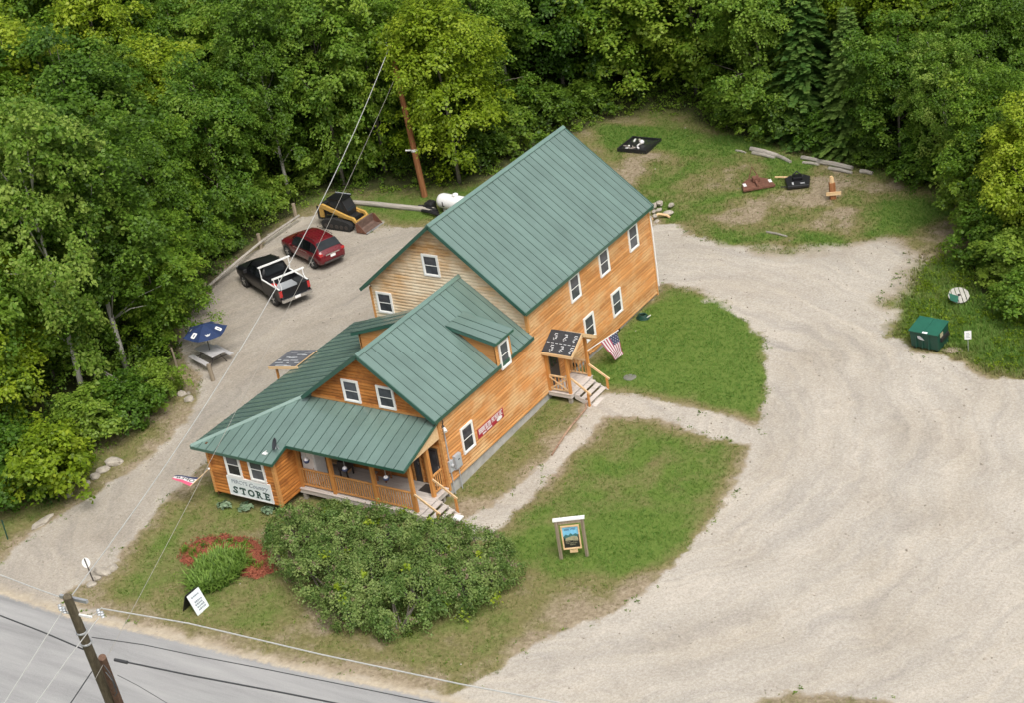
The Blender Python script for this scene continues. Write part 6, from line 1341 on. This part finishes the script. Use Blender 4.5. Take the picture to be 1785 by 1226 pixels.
# the crowded wood: individual trees, kinds mixed by area
cand = []; rx = np.random.default_rng(5)
for gx_ in np.arange(-95, 60, 4.1):
    for gy_ in np.arange(-30, 110, 4.1): cand.append((gx_+rx.uniform(-1.5, 1.5), gy_+rx.uniform(-1.5, 1.5)))
cand = np.array(cand); sdc = sdf(CLEAR, cand[:, 0], cand[:, 1])
LBL = {('maple', 0): 'broad maple crowded into the wood at left', ('deep', 0): 'dark leafy tree crowded into the wood at left', ('poplar', 0): 'slim grey green tree crowded into the wood at left', ('maple', 1): 'maple in the dense wood behind the store', ('deep', 1): 'dark leafy tree in the dense wood behind the store', ('poplar', 1): 'slim leafy tree in the dense wood behind the store', ('bright', 0): 'yellow green maple crowded into the wood at left', ('bright', 1): 'yellow green maple in the dense wood behind the store',
       ('fir', 2): 'fir in the shady wood at the upper right', ('deep', 2): 'dark leafy tree in the shady wood at the upper right', ('maple', 2): 'maple in the shady wood at the upper right', ('poplar', 2): 'slim leafy tree in the shady wood at the upper right', ('bright', 2): 'yellow green maple in the shady wood at the upper right', ('fir', 1): 'fir in the dense wood behind the store', ('fir', 0): 'fir crowded into the wood at left'}
nfill = 0; fill = []
for (x, y), s_ in zip(cand, sdc):
    if s_ < 2.4 or s_ > 40: continue
    if min((x-a)**2+(y-b)**2 for a, b in taken) < 9: continue
    if y < 3*x+55 and y < -9: continue
    z = gh(x, y); us = [proj((x, y, z+h)) for h in (0, 7, 15)]
    if (Vector((x, y, z))-CAMLOC).dot(ray(892, 613)) < 20: continue
    if not any(-130 < u < 1915 and -60 < v < 1226 for u, v in us): continue
    u0 = us[1][0]; zone = 0 if u0 < 640 else (1 if u0 < 1270 else 2); r = rt.random()
    kd = (['maple']*4+['poplar']*4+['deep']*2+['bright']*2 if zone == 0 else ['maple']*4+['deep']*5+['bright']*1+['poplar']*2 if zone == 1 else ['fir']*2+['deep']*6+['maple']*3+['poplar']*1); kd = kd[int(r*len(kd))]
    nv_ = {'maple': 3, 'poplar': 3, 'deep': 3, 'bright': 2, 'fir': 2}[kd]; H = rt.uniform(10.5, 15.5) if zone != 2 else rt.uniform(8.5, 13.5)
    if s_ < 5: H *= rt.uniform(.62, .9)
    fill.append((x, y, kd, nv_, H, zone, proj((x, y, gh(x, y)+H*.62))))
LAND = [('the bare trunked tree', (60, 420)), ('the big left tree', (120, 330)), ('the low maple over the log rail', (270, 440)), ('the umbrella maple', (250, 330)), ('the yellow loader', (595, 370)), ('the red SUV', (548, 430)), ('the black pickup', (480, 485)), ('the blue umbrella', (352, 575)), ('the driveway bush', (90, 790)), ('the orange pole', (700, 150)), ('the bright maple', (745, 120)), ('the main roof ridge', (860, 305)), ('the back peak of the main roof', (980, 222)), ('the wide maple', (1070, 60)),
        ('the black tray', (1115, 250)), ('the rusty mower', (1320, 315)), ('the crossboard post', (1453, 330)), ('the silvery logs', (1450, 285)), ('the broad drooping fir', (1395, 110)), ('the low fir', (1480, 170)), ('the white spool top', (1672, 514)), ('the green dumpster', (1615, 590)), ('the photo upper left corner', (0, 0)), ('the photo upper right corner', (1785, 0)), ('the top edge centre', (892, 0)), ('the left edge centre', (0, 613))]
KN = {'maple': 'broad maple', 'deep': 'dark leafy tree', 'poplar': 'slim grey green tree', 'bright': 'yellow green maple', 'fir': 'dark fir'}
GRP = ['trees crowding the wood at left', 'trees in the dense wood behind the store', 'trees in the shady wood at the upper right']; seen_l = set()
for x, y, kd, nv_, H, zone, (u, v) in fill:
    cand_l = []
    for nm, (lu_, lv) in sorted(LAND, key=lambda q: math.hypot(u-q[1][0], v-q[1][1]))[:6]:
        du, dv__ = u-lu_, v-lv; dd = math.hypot(du, dv__); an_ = math.degrees(math.atan2(-dv__, du)) % 360
        dr = ['right of', 'above and right of', 'above', 'above and left of', 'left of', 'below and left of', 'below', 'below and right of'][int(((an_+22.5) % 360)//45)]
        cand_l.append(KN[kd]+(' close ' if dd < 90 else ' some way ' if dd < 230 else ' far ')+dr+' '+nm)
    lab = next((c_ for c_ in cand_l if c_ not in seen_l), None) or LBL[(kd, zone)]; seen_l.add(lab)
    plant(x, y, kd+str(rt.randrange(nv_)), H, lab, {'fir': 'fir_tree', 'maple': 'maple_tree', 'bright': 'maple_tree'}.get(kd, 'leafy_tree'), 'tree', GRP[zone], rt.uniform(.85, 1.15)); nfill += 1
print('fill trees', nfill)
# bare fallen limbs at left
t = thing('bare_branch', 'bare grey branches sticking out of the wood at left', 'branch', at(200, 680, .3))
for pts in (((125, 612), (160, 632), (205, 672), (222, 686)), ((160, 632), (165, 655), (168, 675)), ((180, 648), (215, 668), (236, 690))):
    mb = MB(); mb.tube([at(u, v, max(.2, 2.6-(v-600)*.028)) for u, v in pts], [.055, .04, .025, .012][:len(pts)], 5); rel(mb, 'limb', M['deadwood'], t)

# brush along the wood edge: low leafy growth nobody could count
n = 5200; X = rng.uniform(-60, 32, n*4); Y = rng.uniform(-22, 56, n*4); s_ = sdf(CLEAR, X, Y); ok = (s_ > -.3) & (s_ < 8) & (rng.random(n*4) < np.clip(1.1-s_/8, .15, 1)); X, Y, s_ = X[ok][:n], Y[ok][:n], s_[ok][:n]
vis = np.array([(lambda q: -60 < q[0] < 1850 and -40 < q[1] < 1290)(proj((x, y, .5))) for x, y in zip(X, Y)]); X, Y, s_ = X[vis], Y[vis], s_[vis]
Zg = -0.1+.03*Y+hill(s_); C = np.stack([X, Y, Zg+.15+rng.random(len(X))*.75*np.clip((s_+.6)/2, .2, 1)], 1)
V, F, tn = leaf_cloud(C, np.stack([rng.normal(0, .35, len(X)), rng.normal(0, .35, len(X)), np.ones(len(X))], 1), .32+.38*rng.random(len(X)), 26, .15, .5, .5, rg=rng, ct=np.clip(.45+(fbm(X, Y, 3., 3, 2)-.5)*1.2, 0, 1))
tag(link_mesh('undergrowth', np_mesh('undergrowth', V, F, M['leaf_brush'], tn)), 'low leafy undergrowth along the edge of the wood', kind='stuff')

n = 4600; X = rng.uniform(-60, 32, n*4); Y = rng.uniform(-22, 60, n*4); s_ = sdf(CLEAR, X, Y); ok = (s_ > 1.2) & (s_ < 11); X, Y, s_ = X[ok][:n], Y[ok][:n], s_[ok][:n]
vis = np.array([(lambda q: -60 < q[0] < 1850 and -40 < q[1] < 1290)(proj((x, y, .5))) for x, y in zip(X, Y)]) & ~((Y < -9) & (Y < 3*X+55)); X, Y, s_ = X[vis], Y[vis], s_[vis]
C = np.stack([X, Y, -0.1+.03*Y+hill(s_)+.4+rng.random(len(X))*2.6*np.clip(s_/4, .3, 1)], 1)
V, F, tn = leaf_cloud(C, np.stack([rng.normal(0, .4, len(X)), rng.normal(0, .4, len(X)), np.ones(len(X))], 1), .40+.45*rng.random(len(X)), 34, .18, .5, .5, rg=rng, ct=np.clip(.45+(fbm(X, Y, 3., 3, 12)-.5)*1.2, 0, 1))
tag(link_mesh('saplings', np_mesh('saplings', V, F, M['leaf_brush'], tn)), 'dense leafy saplings filling the wood floor', kind='stuff')
# grass: short tufts on the lawns, longer on the bank and in the back
n = 260000; X = rng.uniform(-30, 25, n); Y = rng.uniform(-15, 44, n); a_, g_f, c_f, lu = fields(X, Y)
bank = sdf(gpoly([(1545, 590), (1590, 470), (1610, 440), (1700, 400), (1960, 560), (1900, 700), (1690, 648), (1640, 620)]), X, Y); backd = sdf(BACK, X, Y)
ind = ((X > FX0-.1) & (X < .02) & (Y > -.1) & (Y < 8)) | ((X > X0) & (X < .02) & (Y > 7.9) & (Y < 20)) | ((X > -10.9) & (X < -6.7) & (Y > -3.85) & (Y < 8.7)) | ((X > -6.9) & (X < .05) & (Y > -2.5) & (Y < 0)) | ((X > 0) & (X < 2.3) & (Y > 8.6) & (Y < 10.8)) | ((X > 0) & (X < 1.2) & (Y > -2.4) & (Y < -.9))
BED = gpoly([(313, 978), (322, 955), (345, 943), (390, 937), (440, 944), (474, 962), (482, 1000), (445, 1013), (405, 1002), (352, 1002)])
bed = sdf(BED, X, Y)
edge = np.clip((g_f+.12+(fbm(X, Y, .5, 3, 31)-.5)*1.3)/.5, 0, 1)
pr = edge*np.clip((a_-.35)/.8, 0, 1)*np.clip(.12+lu*1.25, 0, 1)*(c_f < .6)*(~ind)*(bed > .05)
ok = rng.random(n) < pr; X, Y, lu, g_f, c_f, bank, backd = [q[ok] for q in (X, Y, lu, g_f, c_f, bank, backd)]; n = len(X)
hgt = .035+.05*rng.random(n)+.03*lu; hgt = np.where(backd < 0, hgt*1.5, hgt); lng = (bank < 0); hgt = np.where(lng, hgt*2.0+.22*fbm(X, Y, 1.3, 3, 8)**2, hgt)
Zg = -0.1+.03*Y+hill(c_f)+.035
NB = 4; I = np.repeat(np.arange(n), NB); m_ = len(I); aa = rng.random(m_)*6.283; off = rng.normal(0, .035, (m_, 2)); hh = hgt[I]*(.7+.6*rng.random(m_)); ln_ = hh*rng.uniform(.2, 1.0, m_); wd = np.where(lng[I], .020, .014)
B0 = np.stack([X[I]+off[:, 0], Y[I]+off[:, 1], Zg[I]-.01], 1); dx = np.stack([np.cos(aa), np.sin(aa), 0*aa], 1); px_ = np.stack([-np.sin(aa), np.cos(aa), 0*aa], 1)
V = np.empty((m_, 3, 3)); V[:, 0] = B0-px_*wd[:, None]; V[:, 1] = B0+px_*wd[:, None]; V[:, 2] = B0+dx*ln_[:, None]+np.array([0, 0, 1])*hh[:, None]
tn = np.clip(.08+lu[I]*1.0+rng.normal(0, .13, m_)-np.where(lng[I], .18, 0), 0, 1)
tag(link_mesh('lawn_grass', np_mesh('lawn_grass', V.reshape(-1, 3), np.arange(3*m_).reshape(m_, 3), M['grass'], tn)), 'short grass of the lawns, bank and back clearing', kind='stuff'); print('grass tris', m_)
# weeds creeping over the gravel edges and broad-leaved weeds in the grass
n = 26000; X = rng.uniform(-24, 24, n); Y = rng.uniform(-15, 42, n); a_, g_f, c_f, lu = fields(X, Y); ok = (c_f < 0) & (a_ > .3) & (((g_f > -.7) & (g_f < .25) & (rng.random(n) < .35) & (fbm(X, Y, 1.5, 3, 77) > .55) & (g_f > -.45)) | ((g_f > .3) & (rng.random(n) < .045))) & ~((X > -11) & (X < .1) & (Y > -4) & (Y < 20)); X, Y = X[ok], Y[ok]
C = np.stack([X, Y, -0.1+.03*Y+.06], 1); V, F, tn = leaf_cloud(C, np.tile([0, 0, 1.], (len(X), 1)), .10+.12*rng.random(len(X)), 9, .075, .3, .5, rg=rng)
tag(link_mesh('weeds', np_mesh('weeds', V, F, M['leaf_brush'], tn)), 'small weeds along the gravel edges', kind='stuff')
# bank: taller leafy weeds
n = 9000; X = rng.uniform(8, 30, n); Y = rng.uniform(12, 34, n); b_ = sdf(gpoly([(1570, 590), (1605, 480), (1640, 430), (1720, 430), (1960, 590), (1900, 690), (1700, 640), (1650, 600)]), X, Y); ok = (b_ < 0) & (fbm(X, Y, 1.6, 3, 13) > .47) & (rng.random(n) < .75); X, Y = X[ok], Y[ok]
C = np.stack([X, Y, -0.1+.03*Y+.12+.35*rng.random(len(X))*fbm(X, Y, 2.2, 3, 14)], 1); V, F, tn = leaf_cloud(C, np.stack([rng.normal(0, .3, len(X)), rng.normal(0, .3, len(X)), np.ones(len(X))], 1), .15+.22*rng.random(len(X)), 16, .11, .5, .6, rg=rng, aspect=.5)
tag(link_mesh('bank_weeds', np_mesh('bank_weeds', V, F, M['leaf_bright'], tn)), 'tall leafy weeds on the bank behind the dumpster', kind='stuff')

# lilac thicket in front of the porch
LB = [(540, 992, 1.55, 2.5), (612, 985, 1.7, 2.75), (690, 1000, 1.75, 2.8), (770, 1012, 1.6, 2.6), (840, 1010, 1.45, 2.2), (520, 955, 1.2, 2.0), (575, 1035, 1.6, 2.4), (655, 1055, 1.75, 2.5), (740, 1062, 1.75, 2.4), (815, 1050, 1.5, 2.1), (868, 1020, 1.15, 1.6), (620, 1085, 1.25, 1.7), (700, 1095, 1.35, 1.8), (585, 960, 1.2, 2.3), (680, 965, 1.3, 2.3), (775, 978, 1.2, 2.0)]
Cs, Ds, Rs, Hd = [], [], [], []; rg = np.random.default_rng(99); lb = [(at(u, v), r, h) for u, v, r, h in LB]
for (p, r, h) in lb:
    k = int(95*r*r/2.2); D = unit(rg.normal(0, 1, (k, 3))+np.array([0, 0, .35])); f = .72+.36*rg.random(k)
    c = np.stack([p.x+D[:, 0]*r*f, p.y+D[:, 1]*r*f, p.z+h*.52+D[:, 2]*h*.5*f], 1)
    keep = np.ones(k, bool)
    for (q, r2, h2) in lb:
        if q is p: continue
        e = ((c[:, 0]-q.x)/r2)**2+((c[:, 1]-q.y)/r2)**2+((c[:, 2]-q.z-h2*.52)/(h2*.5))**2; keep &= e > .55
    keep &= c[:, 2] > p.z+.15
    Cs.append(c[keep]); Ds.append(D[keep])
C, D = np.concatenate(Cs), np.concatenate(Ds); pc = at(690, 1025)
t = thing('lilac_bush', 'large rounded lilac thicket in front of the porch', 'bush', pc); o3 = np.array(pc)
V, F, tn = leaf_cloud(C-o3, D*.9+np.array([0, 0, .7])+rg.normal(0, .3, C.shape), .26+.26*rg.random(len(C)), 125, .088, .42, .45, .22, .75, rg, ct=np.clip(.5+rg.normal(0, .16, len(C)), 0, 1)); link_mesh('crown', np_mesh('crown', V, F, M['leaf_lilac'], tn), t)
sel = (rg.random(len(C)) < .38) & (D[:, 2] > -.1) & (fbm(C[:, 0], C[:, 1], 2.0, 3, 4) > .44); V, F, tn = leaf_cloud((C+D*.16)[sel]-o3, D[sel]*.5+np.array([0, 0, 1.]), .10+.10*rg.random(sel.sum()), 22, .06, .2, .9, .5, .8, rg); link_mesh('faded_flower_heads', np_mesh('faded_flower_heads', V, F, M['lilac_dead'], tn), t)['kind'] = 'stuff'
sel = rg.choice(len(C), 40, replace=False); V, F, tn = leaf_cloud((C+D*.18)[sel]-o3, D[sel]+np.array([0, 0, .8]), .2+.15*rg.random(40), 26, .13, .3, .5, .3, .75, rg); link_mesh('fresh_shoots', np_mesh('fresh_shoots', V, F, M['leaf_bright'], tn), t)['kind'] = 'stuff'
mb = MB()
for (p, r, h) in lb:
    for k in range(5): a = rg.random()*6.28; e = Vector((p.x+r*.7*math.cos(a), p.y+r*.7*math.sin(a), p.z+h*.75)); b0 = p+Vector((rg.uniform(-.3, .3), rg.uniform(-.3, .3), -.1)); mb.tube([b0, b0.lerp(e, .5)+Vector((0, 0, .15)), e], [.05, .035, .012], 5)
rel(mb, 'stems', M['bark'], t)['kind'] = 'stuff'
# white hydrangea-like blossom at the lilac's back edge
p = at(664, 940, .9); mb = MB()
for k in range(7): q = p+Vector((rg.normal(0, .14), rg.normal(0, .14), rg.normal(0, .06))); mb.lathe([(.01, -.06), (.07, -.03), (.08, .03), (.02, .07)], 7, tuple(q))
tag(mb.build('white_blossom', M['flower']), 'white blossom cluster at the back of the lilac thicket', 'flowers')

# flower bed: red mulch mound, daylilies and small plants
bx = np.arange(BED[:, 0].min()-.3, BED[:, 0].max()+.3, .10); by = np.arange(BED[:, 1].min()-.3, BED[:, 1].max()+.3, .10); BX, BY = np.meshgrid(bx, by, indexing='ij')
bs = sdf(BED, BX, BY)+(fbm(BX, BY, .6, 3, 41)-.5)*.5; BZ = -0.1+.03*BY+.03+.10*np.clip(-bs/.5, -.4, 1)+.05*(fbm(BX, BY, .22, 2, 42)-.5)
bi = np.arange(BX.size).reshape(BX.shape); bf = np.stack([bi[:-1, :-1], bi[1:, :-1], bi[1:, 1:], bi[:-1, 1:]], -1).reshape(-1, 4); kk = ((bs[:-1, :-1] < .06) & (bs[1:, 1:] < .06)).reshape(-1)
bed_o = link_mesh('mulch_bed', np_mesh('mulch_bed', np.stack([BX, BY, BZ], -1).reshape(-1, 3), bf[kk], M['mulch'])); tag(bed_o, 'kidney shaped bed of red mulch on the front grass', kind='structure')
n = 2600; X = rng.uniform(bx[0], bx[-1], n); Y = rng.uniform(by[0], by[-1], n); s_ = sdf(BED, X, Y); ok = s_ < .12; X, Y = X[ok], Y[ok]; C = np.stack([X, Y, -0.1+.03*Y+.13], 1)
V, F, tn = leaf_cloud(C, np.tile([0, 0, 1.], (len(X), 1)), np.full(len(X), .06), 3, .09, 0, .6, .2, .35, rng); tag(link_mesh('mulch_chips', np_mesh('mulch_chips', V, F, M['mulch'], tn)), 'loose red mulch chips on the flower bed', kind='stuff')
def blades(C, per, L, w, rg, lean=1.0, seg=3):
    Vs = []; Fs = []; T = []; b = 0
    for c in C:
        ct = .5+rg.normal(0, .14)
        for _ in range(per):
            a = rg.random()*6.283; l = L*(.65+.6*rg.random()); d = np.array([math.cos(a), math.sin(a), 0]); s = np.array([-math.sin(a), math.cos(a), 0])*w*.5; o_ = c+np.array([rg.normal(0, .06), rg.normal(0, .06), 0]); ph = lean*rg.uniform(.35, 1.0)
            for i in range(seg+1):
                f = i/seg; p = o_+d*(l*ph*.75*f**1.3)+np.array([0, 0, l*(1.05*f-.62*ph*f*f)]); ww = 1-.9*f**2; Vs += [p-s*ww, p+s*ww]
            for i in range(seg): Fs.append((b+2*i, b+2*i+1, b+2*i+3, b+2*i+2)); T.append(np.clip(ct+rg.normal(0, .12)+.12*i, 0, 1))
            b += 2*(seg+1)
    return np.array(Vs), np.array(Fs), np.array(T)
rg = np.random.default_rng(17); LP = gpoly([(330, 1018), (345, 990), (385, 970), (422, 972), (432, 985), (418, 1008), (395, 1030), (360, 1040), (332, 1036)])
X = rg.uniform(LP[:, 0].min(), LP[:, 0].max(), 900); Y = rg.uniform(LP[:, 1].min(), LP[:, 1].max(), 900); ok = sdf(LP, X, Y) < -.05; C = np.stack([X[ok], Y[ok], -0.1+.03*Y[ok]], 1)[:230]; pc = at(375, 1010)
V, F, tn = blades(C-np.array(pc), 11, .82, .075, rg, 1.15, 4); t = thing('daylily_clump', 'big clump of arching green daylily leaves beside the red mulch', 'plants', pc); link_mesh('leaves', np_mesh('leaves', V, F, M['lily'], tn), t)
for i, (u, v, s_, lab) in enumerate(((322, 962, .38, 'leftmost grassy tuft in the red mulch'), (339, 968, .42, 'second grassy tuft in the red mulch, nearest the daylilies'), (440, 985, .42, 'dark grassy tuft at the right of the daylilies'), (455, 990, .3, 'small tuft between the daylilies and the lilac'))):
    V, F, tn = blades(np.zeros((5, 3))+rg.normal(0, .09, (5, 3))*np.array([1, 1, 0]), 14, s_, .03, rg); t = thing('grass_tuft', lab, 'plant', at(u, v, .06), 0, 'tufts in the mulch bed'); link_mesh('leaves', np_mesh('leaves', V, F, M['leaf_deep'], tn), t)
for i, (u, v) in enumerate(((351, 955), (358, 958), (381, 948), (372, 955), (398, 947), (405, 949), (418, 952), (424, 953), (432, 956))):
    V, F, tn = leaf_cloud(rg.normal(0, .10, (6, 3))*np.array([1, 1, .4])+np.array([0, 0, .14]), np.tile([0, 0, 1.], (6, 1)), np.full(6, .15), 14, .09, .4, .6, .3, .6, rg)
    t = thing('flower_plant', ['leftmost', 'second from the left', 'third from the left', 'fourth from the left', 'middle', 'fourth from the right', 'third from the right', 'second from the right', 'rightmost'][i]+' of the small plants along the back of the red mulch', 'plant', at(u, v, .05), 0, 'small plants in the mulch bed'); link_mesh('leaves', np_mesh('leaves', V, F, M['leaf_brush'], tn), t)
rock((362, 961), .09, 'small pale stone in the red mulch', sc=(1.3, .8, .7))
for i, (u, v, lab) in enumerate(((394, 887, 'left hosta under the store sign, with pale leaves'), (429, 890, 'right hosta under the store sign'), (470, 896, 'hosta half hidden by the left end of the lilac'))):
    k = 34; a = rg.random(k)*6.28; r_ = .06+.26*rg.random(k); C = np.stack([r_*np.cos(a), r_*np.sin(a), .14+.20*rg.random(k)], 1); V, F, tn = leaf_cloud(C, np.stack([np.cos(a)*.5, np.sin(a)*.5, np.ones(k)], 1), np.full(k, .09), 3, .21, .4, .3, .2, .62, rg, ct=.45+.2*rg.random(k))
    t = thing('hosta', lab, 'plant', at(u, v), 0, 'hostas below the store sign'); link_mesh('leaves', np_mesh('leaves', V, F, M['hosta'], tn), t)
# loose stones on the gravel
ico = bmesh.new(); bmesh.ops.create_icosphere(ico, subdivisions=1, radius=1); iv = np.array([v.co[:] for v in ico.verts]); if_ = np.array([[v.index for v in f.verts] for f in ico.faces]); ico.free()
iv = iv[:]; n = 9000; X = rng.uniform(-28, 28, n); Y = rng.uniform(-16, 42, n); a_, g_f, c_f, lu = fields(X, Y); ok = (a_ > .1) & (c_f < 0) & ((g_f < .1) & (rng.random(n) < .40+.6*(g_f > -.8)) | (g_f > 0) & (rng.random(n) < .06)) & ~((X > -11) & (X < .1) & (Y > -4) & (Y < 20)); X, Y = X[ok], Y[ok]; n = len(X)
r_ = .012+.035*rng.random(n)**4+.008*rng.random(n); sc_ = r_[:, None]*rng.uniform(.6, 1.4, (n, 3)); V = iv[None]*sc_[:, None, :]*(1+.25*rng.normal(0, 1, (n, len(iv), 1)).clip(-1, 1))+np.stack([X, Y, -0.1+.03*Y+r_*.4+.008], 1)[:, None, :]
F = (if_[None]+(np.arange(n)*len(iv))[:, None, None]).reshape(-1, 3); tag(link_mesh('loose_stones', np_mesh('loose_stones', V.reshape(-1, 3), F, M['stone'])), 'loose stones scattered on the gravel', kind='stuff')
